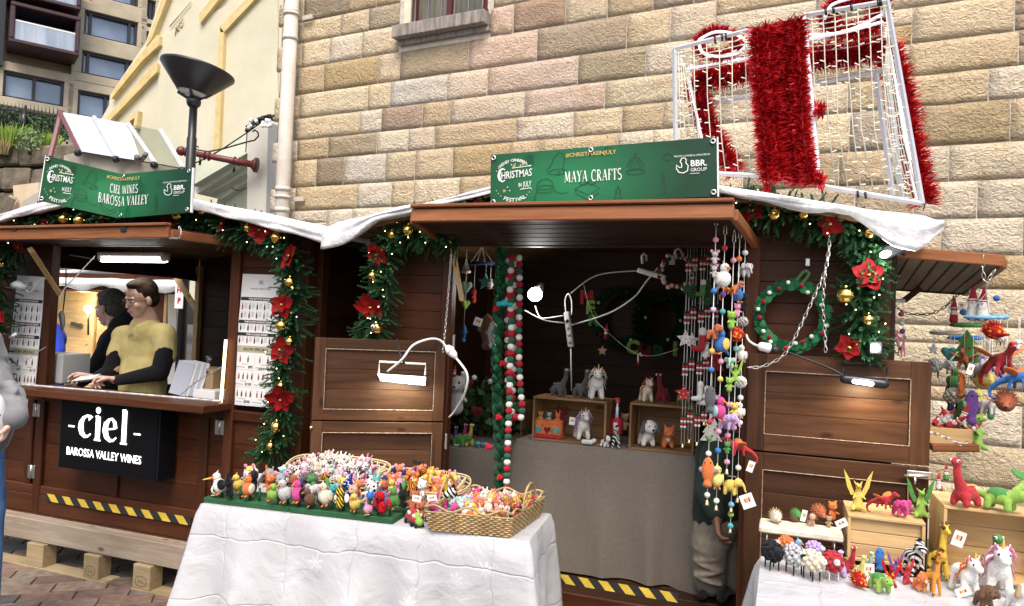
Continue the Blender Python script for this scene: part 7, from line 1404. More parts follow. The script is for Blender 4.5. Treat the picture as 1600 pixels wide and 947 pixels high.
# ============================================================ PEOPLE
def skinm(n,c): return noisy(n,tuple(x * .9 for x in c),c,30,.6,.12,.001,spec=.25)
SK1,SK2 = skinm('pale_skin',(.78,.50,.40)),skinm('brown_skin',(.22,.11,.07))
def clothm(n,c,sc=45): return noisy(n,tuple(x * .78 for x in c),c,sc,.95,.5,.006,sheen=.06)
class Head:
 def __init__(s,c,f,up=(0,0,1),k=1.0):
  s.c = Vector(c); s.f = Vector(f).normalized(); u = Vector(up); s.u = (u - s.f * u.dot(s.f)).normalized(); s.r = s.f.cross(s.u); s.k = k; s.M = Matrix((s.r,s.f,s.u)).transposed()
 def p(s,x,y,z): return s.c + s.M @ Vector((x,y,z)) * s.k
 def ball(s,g,x,y,z,r,n=14): g.ball(s.p(x,y,z),tuple(a * s.k for a in r),s.M,n)
 def skin(s,g):
  for a in ((0,-.012,.035,(.077,.095,.090)),(0,.022,-.03,(.060,.064,.082)),(0,.048,-.085,(.038,.036,.028)),(0,.088,-.058,(.024,.012,.006)),(0,.086,-.069,(.021,.012,.007)),(.034,.058,-.03,(.027,.027,.027)),(-.034,.058,-.03,(.027,.027,.027)),(.078,-.008,-.012,(.010,.019,.030)),(-.078,-.008,-.012,(.010,.019,.030)),(0,.099,-.030,(.015,.012,.010))): s.ball(g,*a)
  g.cap(s.p(0,.080,.008),s.p(0,.098,-.024),.008 * s.k,.0115 * s.k,10); g.cap(s.p(-.036,.078,.020),s.p(.036,.078,.020),.0085 * s.k,.0085 * s.k,10); g.cap(s.p(0,-.02,-.07),s.p(0,-.035,-.17),.054 * s.k,.060 * s.k,12)
 def feats(s,t,hair,glasses=False,eyesc=True):
  g = G(); s.ball(g,0,-.026,.046,(.084,.098,.094),16); s.ball(g,0,-.05,-.01,(.078,.07,.07),14); s.ball(g,0,.004,.100,(.066,.070,.034),14)
  for i in range(26): a = i * 2.4; b = .25 + .75 * (i / 26); s.ball(g,.066 * b * math.cos(a),-.022 + .068 * b * math.sin(a),.122 - .035 * b * b,(.018,.024,.016),7)
  o = child_mesh(t,'hair',remesh_at(g,.007 * s.k,'hair',t),hair)
  if eyesc:
   for sx in (-1,1):
    g = G(); s.ball(g,sx * .030,.076,.0,(.0125,.010,.008),10); e = part(t,'eye',g,M_EYEW); g = G(); s.ball(g,sx * .030 + .002,.0865,-.001,(.0055,.002,.0055),8); part(t,'iris',g,plain('iris',(.03,.04,.05),.2))
    g = G(); g.tube([s.p(sx * .014,.0925,.018),s.p(sx * .032,.0925,.024),s.p(sx * .047,.080,.018)],.003 * s.k,5); part(t,'eyebrow',g,hair)
   g = G(); g.tube([s.p(-.022,.090,-.062),s.p(-.010,.0985,-.0645),s.p(0,.1005,-.065),s.p(.010,.0985,-.0645),s.p(.022,.090,-.062)],.0022 * s.k,5); part(t,'mouth',g,plain('lip_line',(.25,.07,.06),.6))
  if glasses:
   g = G()
   for sx in (-1,1): g.tube([s.p(sx * .033 + .024 * math.cos(a),.105 - .25 * abs(sx * .033 + .024 * math.cos(a)) * .6,-.003 + .019 * math.sin(a)) for a in [6.283 * i / 16 for i in range(16)]],.0015 * s.k,5,closed=True); g.tube([s.p(sx * .058,.093,.003),s.p(sx * .082,.01,.0),s.p(sx * .080,-.015,-.005)],.002 * s.k,5)
   g.tube([s.p(-.009,.106,.0),s.p(.009,.106,.0)],.0022 * s.k,5); part(t,'glasses',g,plain('glasses_frame',(.10,.05,.035),.3))
def remesh_at(g,vox,name,t,sm=3):
 o = WL(t); g.v = [p - o for p in g.v]; return remesh(g,vox,name,sm)
def hand(g,wr,d,n,k=1.0,curl=.6,side=1):
 """palm, four unequal bent fingers and a thumb; d along the hand, n out of the palm"""
 d = Vector(d).normalized(); n = Vector(n); n = (n - d * n.dot(d)).normalized(); s = d.cross(n) * side; w_ = Vector(wr)
 for x in (-.026,-.009,.009,.026): g.cap(w_ + s * x * .7 * k,w_ + (d * .075 + s * x) * k,.015 * k,.0125 * k,8)
 for i,(x,L) in enumerate(((-.030,.060),(-.010,.074),(.010,.070),(.030,.052))):
  b = w_ + (d * .080 + s * x) * k; a = curl * (.75 + .15 * i); p1 = b + (d * math.cos(a) + n * math.sin(a)) * L * .45 * k; p2 = p1 + (d * math.cos(a * 2.1) + n * math.sin(a * 2.1)) * L * .32 * k; p3 = p2 + (d * math.cos(a * 2.9) + n * math.sin(a * 2.9)) * L * .25 * k
  g.cap(b,p1,.0098 * k,.009 * k,7); g.cap(p1,p2,.009 * k,.0082 * k,7); g.cap(p2,p3,.0082 * k,.007 * k,7)
 b = w_ + (d * .022 - s * .030) * k; p1 = b + (d * .65 - s * .55 + n * .4).normalized() * .036 * k; p2 = p1 + (d * .8 - s * .05 + n * .55).normalized() * .030 * k; g.cap(b,p1,.0125 * k,.0105 * k,7); g.cap(p1,p2,.0105 * k,.0085 * k,7)
def pers(lab,base): return thing('person',lab,'person',base)
def q3(Y0): return lambda x,y,dy=0: P(x,y,Y0 + dy)
VY = 3.86; V = q3(VY); m_ = mpp(V(215,540)); t = pers('man in yellow T-shirt, black sleeves and glasses leaning on the wine counter',Vector((V(222,600).x,VY,.38)))
hd = Head(V(220,467,-.02),(-.20,-.93,-.28),(.06,0,1),.97 * m_ / .0041); kk = hd.k
g = G(); hd.skin(g); g.cap(V(224,500,.03),V(226,525,.04),.066,.10,12); g.ball(V(224,560,.05),(.15,.10,.22),n=14); g.cap(V(222,600,.05),V(222,640,.05),.14,.14,12)
wL,wR = V(150,588,-.20),V(172,592,-.24)
g.cap(V(198,530,.02),V(178,572,-.05),.035,.030,10); g.cap(V(180,575,-.05),V(146,590,-.18),.038,.028,10); g.cap(V(258,530,.03),V(252,575,-.02),.045,.042,10); g.cap(V(252,580,-.03),V(180,594,-.22),.040,.028,10)
hand(g,V(145,590,-.19),(-.93,-.25,.10),(0,-.5,-.8),1.12,.55,-1); hand(g,V(180,593,-.23),(-.9,-.35,.05),(0,-.3,-.9),1.12,.85,-1)
child_mesh(t,'body',remesh_at(g,.0058,'body',t,2),SK1); M_HAIR1 = noisy('brown_hair',(.012,.006,.003),(.034,.016,.008),60,.9,.6,.004,stretch=(1,1,.3)); hd.feats(t,M_HAIR1,True)
g = G(); g.ball(V(222,545,.05),(.185,.125,.17),n=16); g.ball(V(223,580,.04),(.165,.13,.19),n=16); g.cap(V(224,600,.03),V(222,640,.03),.155,.15,14); g.cap(V(192,525,.02),V(256,523,.05),.075,.082,12)
g.cap(V(193,528,.01),V(181,553,-.03),.072,.062,12); g.cap(V(258,528,.04),V(259,556,.01),.082,.072,12); g.cap(V(222,512,.03),V(226,518,.03),.082,.12,12)
M_YT = clothm('mustard_cotton',(.90,.74,.30),9); child_mesh(t,'t_shirt',remesh_at(g,.009,'t_shirt',t,4),M_YT)
g = G(); g.cap(V(183,550,-.03),V(172,580,-.07),.055,.052,12); g.cap(V(172,580,-.07),V(150,590,-.18),.052,.036,12); g.cap(V(258,553,.0),V(250,582,-.05),.066,.060,12); g.cap(V(250,582,-.05),V(186,594,-.22),.058,.037,12); child_mesh(t,'black_sleeves',remesh_at(g,.008,'black_sleeves',t,3),clothm('black_cotton',(.014,.014,.016)))
fnV = lambda u,v,o=0: V(197 + 13 * u,527 - 8 * v - 1.2 * u,-.135 + .0) + Vector((0,-.0 - o,0))
pq = Print(lambda u,v,o=0: V(197 + 13 * u,528 - 7 * v - 1.5 * u,-.115 - o),.012); pq.sans('-ciel-',.5,.15,.8,.8,2.0); pq.done(t,'shirt_print',M_PK)
pp_ = single('paper_slip',G().box(V(135,590,-.30),(.14,.10,.002),rotm(.25,-.15,.3)),M_WHITE,'white paper slip held by the vendor over the counter','paper')
VY = 4.45; V = q3(VY); m_ = mpp(V(170,540)); t = pers('grey haired man in a black hooded top turned away behind the vendor',Vector((V(175,600).x,VY,.38)))
hd = Head(V(172,482),(-.97,-.12,-.22),(0,0,1),1.06 * m_ / .0047); g = G(); hd.skin(g); g.ball(V(180,560),(.15,.14,.25),n=12); g.cap(V(175,540,-.1),V(150,580,-.15),.05,.045,10); g.cap(V(150,580,-.15),V(122,600,-.15),.045,.035,10); hand(g,V(124,598,-.15),(-.9,-.2,-.2),(0,-.2,-.9),1.1,.6); child_mesh(t,'body',remesh_at(g,.0065,'body',t,2),SK1)
hd.feats(t,noisy('grey_hair',(.05,.045,.04),(.13,.12,.11),60,.7,.5,.004),False); g = G(); g.ball(V(190,545),(.20,.17,.20),n=14); g.ball(V(186,585),(.21,.17,.25),n=14); g.cap(V(190,512),V(205,500,.02),.10,.11,12); g.cap(V(178,530,-.08),V(150,575,-.15),.085,.07,12); g.cap(V(150,575,-.15),V(128,596,-.15),.068,.05,12); g.cap(V(190,600),V(190,660),.20,.18,12)
child_mesh(t,'hooded_top',remesh_at(g,.011,'hooded_top',t,4),clothm('black_fleece',(.013,.013,.015)))
VY = 5.0; V = q3(VY); t = pers('person in a bright blue top partly hidden by the left hatch post',Vector((V(78,600).x,VY,.38))); hd = Head(V(66,470),(.5,-.8,-.2),(0,0,1),1.0); g = G(); hd.skin(g); g.ball(V(72,545),(.14,.11,.22),n=12); child_mesh(t,'body',remesh_at(g,.009,'body',t,2),SK1); hd.feats(t,M_HAIR1)
g = G(); g.ball(V(76,530),(.17,.14,.14),n=14); g.cap(V(76,540),V(74,600),.14,.15,12); g.cap(V(84,515),V(92,548,-.1),.07,.055,10); g.cap(V(92,548,-.1),V(84,565,-.2),.055,.045,10); child_mesh(t,'blue_top',remesh_at(g,.012,'blue_top',t,3),clothm('blue_cotton',(.015,.05,.42)))
VY = 2.45; V = lambda x,y,dy=0: P(x - 9,y,VY + dy); m_ = mpp(V(0,600)); t = pers('passer-by in grey hooded top with white bag, cut off by the left edge',Vector((V(-35,800).x,VY,0)))
hd = Head(V(-40,500),(-.6,.75,-.1),(0,0,1),1.0); g = G(); hd.skin(g); g.ball(V(-35,620),(.16,.11,.25),n=12); g.cap(V(-5,580),V(26,635,-.02),.05,.045,10); g.cap(V(26,635,-.02),V(25,660,-.10),.042,.032,10); hand(g,V(26,655,-.10),(-.25,-.2,-.9),(-.5,-.8,0),1.05,.9); child_mesh(t,'body',remesh_at(g,.007,'body',t,2),SK1); hd.feats(t,M_HAIR1)
M_GH = noisy('washed_grey_sweatshirt',(.12,.12,.12),(.27,.27,.275),4,.95,.3,.01,sheen=.2)
g = G(); g.ball(V(-35,600),(.21,.15,.18),n=14); g.ball(V(-30,660),(.19,.15,.22),n=14); g.cap(V(-12,580),V(20,628,-.02),.075,.075,12); g.cap(V(20,622,-.02),V(31,652,-.09),.078,.058,12); g.cap(V(-30,540),V(-30,560),.12,.14,12)
for k in range(7): g.ball(V(20 + 8 * math.sin(k * 2.2),600 + k * 8,-.06),(.045,.03,.016),rotm(.5,.4 * math.sin(k),0),8)
child_mesh(t,'grey_hooded_top',remesh_at(g,.009,'grey_hooded_top',t,2),M_GH); g = G(); g.cap(V(-22,700),V(-14,800),.10,.085,12); g.cap(V(-14,800),V(-14,940),.08,.06,12); g.cap(V(-52,700),V(-56,800),.10,.085,12); g.cap(V(-56,800),V(-56,940),.08,.06,12); child_mesh(t,'blue_jeans',remesh_at(g,.012,'blue_jeans',t,2),noisy('blue_denim',(.05,.12,.28),(.12,.24,.45),8,.9,.2,.002))
for x in (-14,-56): part(t,'shoe',G().cap(Vector((V(x,940).x - .05,VY + .08,.05)),Vector((V(x,940).x,VY - .06,.05)),.05,.05,10),M_BLACK)
bg_ = thing('shoulder_bag','white cloth bag with black marks carried by the passer-by','bag',V(2,680)); g = G(); g.ball(V(-4,660,-.14),(.075,.05,.135),rotm(0,.15,0),14); part(bg_,'bag_body',g,clothm('white_canvas',(.62,.63,.64),12)); part(bg_,'strap',G().tube([V(-14,560,-.19),V(-2,550,-.1),V(-6,625,-.17)],.012,6),M_WHITE)
for (x,y) in ((4,641),(7,648),(1,652)): part(bg_,'black_mark',G().box(V(x,y,-.20),(.012,.004,.02),rotm(0,x * .3,0)),M_PK)
VY = 3.86; V = q3(VY); t = pers('person in dark green top and beige trousers behind the hanging strings',Vector((V(1110,800).x,VY,.36)))
hd = Head(V(1150,640,.16),(.2,-.7,-.6),(0,0,1),1.0); g = G(); hd.skin(g); g.cap(V(1138,690,.05),V(1126,800,.05),.09,.09,12); g.cap(V(1120,705,-.08),V(1108,770,-.12),.045,.04,10); g.cap(V(1108,770,-.12),V(1120,812,-.16),.036,.028,10); hand(g,V(1119,806,-.16),(.15,-.3,-.9),(.9,.1,0),1.05,.5); child_mesh(t,'body',remesh_at(g,.007,'body',t,2),SK2); hd.feats(t,plain('black_hair',(.01,.009,.008),.6))
g = G(); g.ball(V(1132,715,.02),(.15,.13,.15),n=14); g.cap(V(1128,740,.02),V(1120,805,.02),.135,.125,14); g.cap(V(1119,705,-.06),V(1104,768,-.11),.07,.058,12); g.cap(V(1104,768,-.11),V(1117,800,-.155),.056,.045,12); child_mesh(t,'green_hooded_top',remesh_at(g,.010,'green_hooded_top',t,3),clothm('dark_green_fleece',(.018,.032,.024)))
g = G(); g.cap(V(1122,810,.02),V(1110,850,-.0),.125,.10,12); g.cap(V(1110,850,-.02),V(1108,905,.02),.092,.085,12); g.cap(V(1135,815,.06),V(1138,905,.12),.11,.08,12)
for k in range(5): g.ball(V(1106,862 + k * 11,-.06),(.08,.05,.012),rotm(0,.2 * (-1) ** k,0),10)
child_mesh(t,'beige_trousers',remesh_at(g,.009,'beige_trousers',t,2),clothm('beige_twill',(.25,.21,.16)))
for x in (1106,1136): q = V(x,905); part(t,'shoe',G().cap(Vector((q.x,q.y + .08,.39)),Vector((q.x - .02,q.y - .06,.385)),.028,.024,10),felt(C['black']))
pq = Print(lambda u,v,o=0: V(1113 + 9 * u,796 - 8 * v,-.125 - o),.02); pq.sans('B',.5,.1,.9,1,1.0,bold=.04); pq.done(t,'sweater_badge',plain('badge_tan',(.3,.24,.15),.8))
CZ = P(190,618,FY).z + .03
def onc(px,Y): p = P(px,600,Y); return Vector((p.x,Y,CZ))
c = onc(95,3.7); tl = thing('cash_drawer','grey till box with a white printer on it at the left of the wine counter','till',c); part(tl,'drawer',G().box(c + Vector((.02,0,.10)),(.24,.22,.20),I3,.008),plain('grey_plastic',(.42,.43,.43),.45)); part(tl,'printer',G().box(P(90,565,3.75),(.15,.16,.085),I3,.01),plain('pale_plastic',(.60,.60,.58),.4)); part(tl,'lid',G().box(P(98,577,3.72),(.24,.2,.012),I3,.004),M_BLACK)
c = onc(327,3.72); bx = thing('cardboard_box','brown cardboard box with black marks at the right end of the wine counter','cardboard box',c); M_CB = noisy('cardboard',(.30,.20,.115),(.38,.27,.16),12,.9,.05,.001); part(bx,'carton',G().box(P(329,592,3.78),(.20,.18,.145),I3,.003),M_CB); part(bx,'white_carton',G().box(P(331,616,3.68),(.17,.14,.06),I3,.003),M_WHITE)
pr_ = Print(lambda u,v,o=0: P(314 + 30 * u,610 - 36 * v,3.78) + Vector((0,-.093 - o,0)),.001); pr_.rect(.72,.70,.78,.86).rect(.82,.70,.94,.74).rect(.82,.78,.94,.86).rect(.1,.1,.7,.14); pr_.done(bx,'carton_print',M_PK)
c = onc(290,3.6); br = thing('brochure_holder','clear holder of grey blue wine brochures on the counter','brochure holder',c)
for k in range(6): part(br,'brochure',G().box(c + Vector((-.03 + k * .012,.0 + k * .012,.105)),(.10,.003,.21),rotm(-.12,.22,.5)),plain('brochure_%d' % (k % 2),[(.42,.45,.52),(.62,.62,.62)][k % 2],.4))
single('wine_glass',G().tube([P(320,582,3.8),P(325,565,3.8)],.003,6).lathe([(.004,0),(.018,.012),(.022,.03),(.02,.04)],P(325,566,3.8),Vector((.2,0,1)),14),thinglass('clear_wine_glass',(.8,.8,.8),.3),'small tilted wine glass above the cardboard box','wine glass')
OX = -7.2
ps = thing('pine_stall','pale pine lined stall with fleece roof seen through the wine stall hatch','market stall',Vector((OX,7.5,0)))
YQ = 7.6
def QP(x,y,d=0): return P(x,y,YQ + d)
q0_,q1_ = QP(20,600),QP(245,600); boards_h(ps,q0_.x,q1_.x,.2,QP(170,452).z,YQ,.17,M_PINE,name='pine_board')
for px in (150,190,218): p = QP(px,500); board(ps,'pine_stud',Vector((p.x,YQ - .04,.3)),Vector((p.x,YQ - .04,QP(px,450).z)),.07,.04,M_PINE,NF)
for (xa_,xb_,ya_,yb_,m__,nm,dd_) in ((20,285,430,452,M_BROWN,'fascia_board',-.5),(238,262,440,600,M_BROWN,'end_post',-.45),(252,260,455,600,M_PINE,'door_frame',-.5)):
 a_,b__ = QP(xa_,yb_,dd_),QP(xb_,ya_,dd_); part(ps,nm,G().box(((a_.x + b__.x) / 2,a_.y,(a_.z + b__.z) / 2),(b__.x - a_.x,.04,b__.z - a_.z),I3,.004),m__)
a_,b__ = QP(20,452,-.55),QP(225,456,-.55); part(ps,'copper_rail',G().tube([a_,b__],.015,8),plain('copper_rail',(.45,.2,.13),.35,1)); part(ps,'side_panel',slab([QP(262,640),QP(274,640),QP(276,440),QP(262,440)],.05),plain('grey_white_panel',(.5,.5,.48),.6))
a_,b__ = QP(18,444,-.6),QP(280,446,-.6); vs = []; fs = []; n_ = 40
for i in range(n_ + 1):
 x = a_.x + (b__.x - a_.x) * i / n_
 for j,(dy,dz) in enumerate(((0,-.03 + .03 * math.sin(x * 9)),(-.05,.02),(-.02,.09),(.5,.20),(1.1,.30),(1.4,.22))): vs.append((x,a_.y + dy,a_.z + dz + noise.noise(Vector((x * 3,j,0))) * .02))
for i in range(n_):
 for j in range(5): k = i * 6 + j; fs.append((k,k + 6,k + 7,k + 1))
so_ = single('snow_blanket',G().add(vs,fs),M_SNOW,'white fleece blanket on the pine stall roof seen over the vendor','snow blanket','white fleece blankets on the stall roofs')
c = QP(138,483,-.25); lm = thing('work_lamp','bright white work lamp on the pine wall behind the man in black','work lamp',c); part(lm,'lit_globe',G().ball(c,(.065,.04,.05),n=16),emis('lit_lamp_face',(1,.98,.9),25)); glow_light(lm,c + Vector((0,-.15,0)),14,(1,.9,.66),.06); part(lm,'stand',G().tube([c,c - Vector((0,-.02,.35))],.012,6),M_BLACK)
for (x,y) in ((115,506),(124,508)): single('socket_box',G().box(QP(x,y,-.06),(.09,.03,.05),I3,.004),plain('dark_box',(.05,.04,.03),.5),'small dark socket box on the pine wall %s the lamp' % ('left under' if x < 120 else 'right under'),'socket')
wr2 = thing('wire_rack','white wire basket rack in front of the pine wall','wire rack',QP(110,570,-.9)); g = G()
for k in range(14): g.tube([QP(86 + k * 7,560,-.9),QP(86 + k * 7,600,-.9)],.005,4)
for y in (560,572,586,600): g.tube([QP(84,y,-.9),QP(180,y,-.9)],.006,4)
part(wr2,'wire_grid',g,M_WHITEC,kind='stuff')
g = G()
for txt,yy in (('H',457),('P',474)):
 c = P(279.5,yy,YL - .07); vs,fs,w_ = bfont(txt,.085,1,.004); g.add([c + Vector((x - w_ / 2,0,y)) for x,y in vs],fs,0,False)
o = part(hp,'red_letters',g,plain('red_print',(.5,.02,.02),.5))
# ============================================================ GIFT BOX LIGHT FRAME ON THE ROOF
M_TIN = leafcol('red_tinsel',(.30,.004,.008),(.85,.035,.045),.3); M_TIN.node_tree.nodes['Principled BSDF'].inputs['Metallic'].default_value = .45
M_FR = plain('white_steel_frame',(.60,.60,.62),.35,.3); M_ROPE = emis('rope_light_tube',(.85,.85,.92),.25)
FYg,BYg = 3.75,4.35
gf = thing('gift_box_frame','white wire gift box frame wound with red tinsel ribbon on the craft stall roof','light sculpture',P(1250,300,4.0))
F = lambda x,y,d=0: P(x,y,FYg + d); Bk = lambda x,y,d=0: P(x,y,BYg + d)
fr = dict(TL=(1054,76),TM1=(1172,47),TM2=(1256,24),TR=(1386,2),BL=(1056,268),BM1=(1197,275),BM2=(1280,290),BR=(1441,318))
def bar(t,a,b,w_=.012,m=M_FR,n=4,nm='frame_bar'): part(t,nm,G().tube([a,b],w_,n,smooth=False),m)
for a,b in (('TL','TM1'),('TM2','TR'),('TL','BL'),('TR','BR'),('BL','BM1'),('BM2','BR')): bar(gf,F(*fr[a]),F(*fr[b]))
for a,b in (('TM1','BM1'),('TM2','BM2')): bar(gf,F(*fr[a]),F(*fr[b]),.010,M_ROPE,8,'rope_light')
bk = [((1073,108),(1185,88)),((1262,62),(1378,44)),((1073,108),(1105,272)),((1378,44),(1410,312)),((1110,160),(1188,148)),((1268,132),(1378,110)),((1368,110),(1395,305))]
for a,b in bk: bar(gf,Bk(*a),Bk(*b),.014)
bar(gf,F(1054,76),Bk(1073,108),.012); bar(gf,F(1386,2),Bk(1378,44),.012); bar(gf,F(1441,318),Bk(1410,312),.012)
for (a,b) in (((1073,108),(1185,88)),((1262,62),(1378,44)),((1076,120),(1108,272)),((1383,40),(1432,312)),((1389,30),(1425,250))): bar(gf,Bk(*a,-.1),Bk(*b,-.1),.007,M_ROPE,8,'rope_light')
g = G(); g2 = G(); RRn = random.Random(17)
def strand(pts,Yf):
 p = [Yf(*q) for q in pts]; g.tube(p,.0028,4)
 for a,b in zip(p,p[1:]):
  n = max(1,int((b - a).length / .05))
  for i in range(n): q = a.lerp(b,(i + RRn.random()) / n); g2.tube([q,q + Vector((RRn.choice((-1,1)) * .022,-.01,RRn.uniform(-.008,.010)))],.0026,4)
for k in range(6): x = 1064 + k * 20; strand([(x,76 - (x - 1054) * .25),(x + 1 + RRn.uniform(-2,2),150),(x + 5 + RRn.uniform(-3,3),215),(x + 10,272)],F)
for k in range(7): x = 1268 + k * 18; strand([(x,22 - (x - 1256) * .16),(x + 3,100),(x + 8 + RRn.uniform(-3,3),200),(x + 17 + k * 2.2,290 + k * 3)],F)
for k in range(6): strand([(1389 + k * 1.5 - 6,10),(1396 - k * 3,120),(1412 - k * 4,220),(1436 - k * 5,314)],lambda x,y: P(x,y,FYg + .1 * k))
for k in range(5): strand([(1060 + k * 3,80 + k * 6),(1062 + k * 6,160),(1066 + k * 8,262)],lambda x,y: P(x,y,FYg + .1 * k))
for k in range(5): strand([(1060 + k * 3,84 + k * 7),(1120,72 + k * 8),(1180,56 + k * 9)],lambda x,y: P(x,y,FYg + .12 * k))
for k in range(7): strand([(1258,34 + k * 8),(1320,22 + k * 9),(1384,8 + k * 9)],lambda x,y: P(x,y,FYg + .09 * k))
for k in range(3): strand([(1265,104 + k * 10),(1330,94 + k * 10),(1378,86 + k * 10)],Bk)
for k in range(3): strand([(1112,138 + k * 9),(1150,132 + k * 9),(1186,126 + k * 9)],Bk)
part(gf,'light_wires',g,plain('cream_wire',(.62,.60,.50),.5),kind='stuff'); part(gf,'light_buds',g2,plain('cream_bud',(.80,.78,.64),.4,emit=(1,.95,.7),es=.15),kind='stuff')
g = G()
for (x,y) in ((1117,62),(1128,58),(1134,57),(1290,18),(1302,15),(1330,11),(1372,4),(1376,3),(1284,296),(1340,303),(1352,305)): g.tube([F(x,y - 5,-.02),F(x + 1,y + 6,-.02)],.006,5)
part(gf,'cable_ties',g,M_BLACK)
def tinsel(t,pts,Yf,r,dens,nm='tinsel_ribbon'):
 ps = [Yf(*q) for q in pts]; g = G()
 for a,b in zip(ps,ps[1:]):
  d = (b - a); L = d.length; d.normalize(); x = d.orthogonal().normalized(); y = d.cross(x)
  for i in range(int(L * dens)):
   p = a + d * RRn.random() * L; an = RRn.uniform(0,6.283); o = x * math.cos(an) + y * math.sin(an); o = (o + d * RRn.uniform(-.5,.5)).normalized(); s = o.cross(Vector((RRn.uniform(-1,1),RRn.uniform(-1,1),RRn.uniform(-1,1)))).normalized() * .0032
   p0 = p + o * r * .15; p1 = p + o * r * RRn.uniform(.6,1.4); md = p0.lerp(p1,.55) + s * .6; g.add([p0 - s,p0 + s,md + s,p1,md - s],[(0,1,2,3,4)],0,False)
  g.tube([a,b],r * .3,6,caps=False)
 return part(t,nm,g,M_TIN,kind='stuff')
for k,dx in enumerate((-33,-17,0,16,31)): tinsel(gf,[(1216 + dx,38 - dx * .2),(1218 + dx,110),(1224 + dx * .95,200),(1234 + dx,284 + dx * .1)],lambda x,y: P(x,y,FYg - .02 + (.07 if k == 2 else .03 * (k % 2))),(.05,.062,.035,.058,.05)[k],3900)
tinsel(gf,[(1085,122),(1130,118),(1178,108)],Bk,.085,5000); tinsel(gf,[(1262,92),(1320,84),(1385,72)],Bk,.085,5200)
tinsel(gf,[(1085,128),(1095,160),(1108,200),(1130,240),(1148,268)],Bk,.075,4200); tinsel(gf,[(1384,70),(1404,120),(1418,200),(1432,270),(1446,318)],lambda x,y: P(x,y,BYg + .1),.085,4600)
tinsel(gf,[(1090,66),(1110,48),(1140,52),(1158,70),(1130,88),(1098,84),(1090,66)],lambda x,y: P(x,y,4.1),.04,4200,'tinsel_bow'); tinsel(gf,[(1290,40),(1300,10),(1340,-8),(1376,6),(1372,36),(1330,50),(1290,40)],lambda x,y: P(x,y,4.1),.06,4600,'tinsel_bow')
for (x,y) in ((1285,170),(1285,280),(1205,292)): tinsel(gf,[(x - 12,y),(x + 4,y + 3)],lambda a,b: P(a,b,3.72),.045,3000,'tinsel_tuft')
for pts in ([(1092,62),(1096,80),(1115,88),(1150,84),(1166,68),(1150,54),(1118,50),(1092,62)],[(1288,30),(1300,8),(1335,-4)],[(1262,54),(1310,52),(1380,34)],[(1270,60),(1330,46),(1384,20)]): part(gf,'bow_rope_light',G().tube(bezier([P(*q,4.0) for q in pts],30),.008,6),M_ROPE)
# ============================================================ FRONT TABLE OF FINGER PUPPETS
def T1P(s,d,z=ZT1): return T1[0].lerp(T1[1],s) + T1perp * d + Vector((0,0,z - ZT1))
def sT1(px): # fraction along the table under a picture column
 a,b = T1[0],T1[1]; d = ray(px,800); n = Vector((d.y,-d.x,0)); return -(a - CAM).dot(n) / (b - a).dot(n)
M_GB = wood('green_painted_board',(.012,.05,.02),(.03,.11,.045),.6)
for (pa,pb,d0,lb) in ((313,447,.012,'left green painted peg board under the finger puppets'),(449,612,.008,'right green painted peg board under the finger puppets')):
 t = thing('peg_board',lb,'display board',T1P(sT1(pa),.06)); a,b = T1P(sT1(pa),.10 + d0),T1P(sT1(pb),.10 + d0); board(t,'plank',a + Vector((0,0,.013)),b + Vector((0,0,.013)),.19,.024,M_GB,Vector((0,0,1)))
 for k in range(9): q = a.lerp(b,(k + .5) / 9) - T1perp * .06; part(t,'peg',G().tube([q + Vector((0,0,.026)),q + Vector((0,0,.085))],.006,6),M_GB)
zb_d = ZT1 + .027
def fp(px,d,h,kd,col,lb,rz=0,dz=0,**k): toy(kd,lb,T1P(sT1(px + R.uniform(-3,3)),d + R.uniform(-.015,.015),zb_d + dz + R.uniform(0,.018)),h * R.uniform(.72,1.0),rz - .35 + R.uniform(-.8,.6),col,rx=R.uniform(-.2,.25),ry=R.uniform(-.28,.28),group='finger puppets on the green peg boards',cat='finger puppet',name='finger_puppet',**k)
row1 = [(325,'pelican','white','white pelican with long yellow beak'),(339,'bird','white','white and black stork'),(353,'long_eared_puppet','black','black seal shaped'),(377,'bird','orange','orange and cream parrot'),(420,'bird','lime','bright lime parrot'),(441,'bird','lgrey','grey bird with blue cap'),(462,'bird','hot','hot pink bird'),(484,'bird','brown','brown turkey'),(506,'bird','cream','cream cockatoo'),(529,'winged_puppet','bee','striped bee with white wings'),(549,'bird','yellow','yellow duckling'),(572,'pelican','pink','pink and grey flamingo'),(594,'winged_puppet','ladyb','red ladybird')]
for (px,kd,cc,lb) in row1: fp(px,.02,.118 if cc != 'pink' else .09,kd,cc,lb + ' finger puppet at the front of the peg boards',crest='sky' if cc == 'lgrey' else 'col',wing={'ladyb': 'red','bee': 'white','orange': 'cream','hot': 'black','white': 'black'}.get(cc,'col'))
row2 = [(350,'bird','yellow','yellow duck',.10),(362,'mouse_puppet','lgrey','grey mouse',.09),(376,'puppet','black','black and white penguin',.13),(398,'puppet','orange','shaggy orange lion',.10),(419,'mouse_puppet','grey','grey koala over black',.12),(446,'puppet','navy','navy blue bird',.10),(470,'elephant','lgrey','pale grey elephant',.11),(488,'fish','green','dark green cactus',.11),(503,'puppet','teal','teal whale',.09),(522,'long_eared_puppet','blued','blue star spotted white',.12),(540,'puppet','skin','peach coloured doll',.10),(556,'puppet','fleck','red spotted ladybird back',.11),(569,'puppet','cow','black spotted dalmatian',.10),(583,'elephant','blue','bright blue elephant',.12),(600,'bird','green','green duck',.11),(615,'long_eared_puppet','black','black cat',.12),(630,'puppet','rust','rust brown monkey',.10)]
for i,(px,kd,cc,lb,h) in enumerate(row2): fp(px,.095 + .02 * (i % 2),h * 1.15,kd,cc,lb + ' finger puppet in the second row',dz=.012)
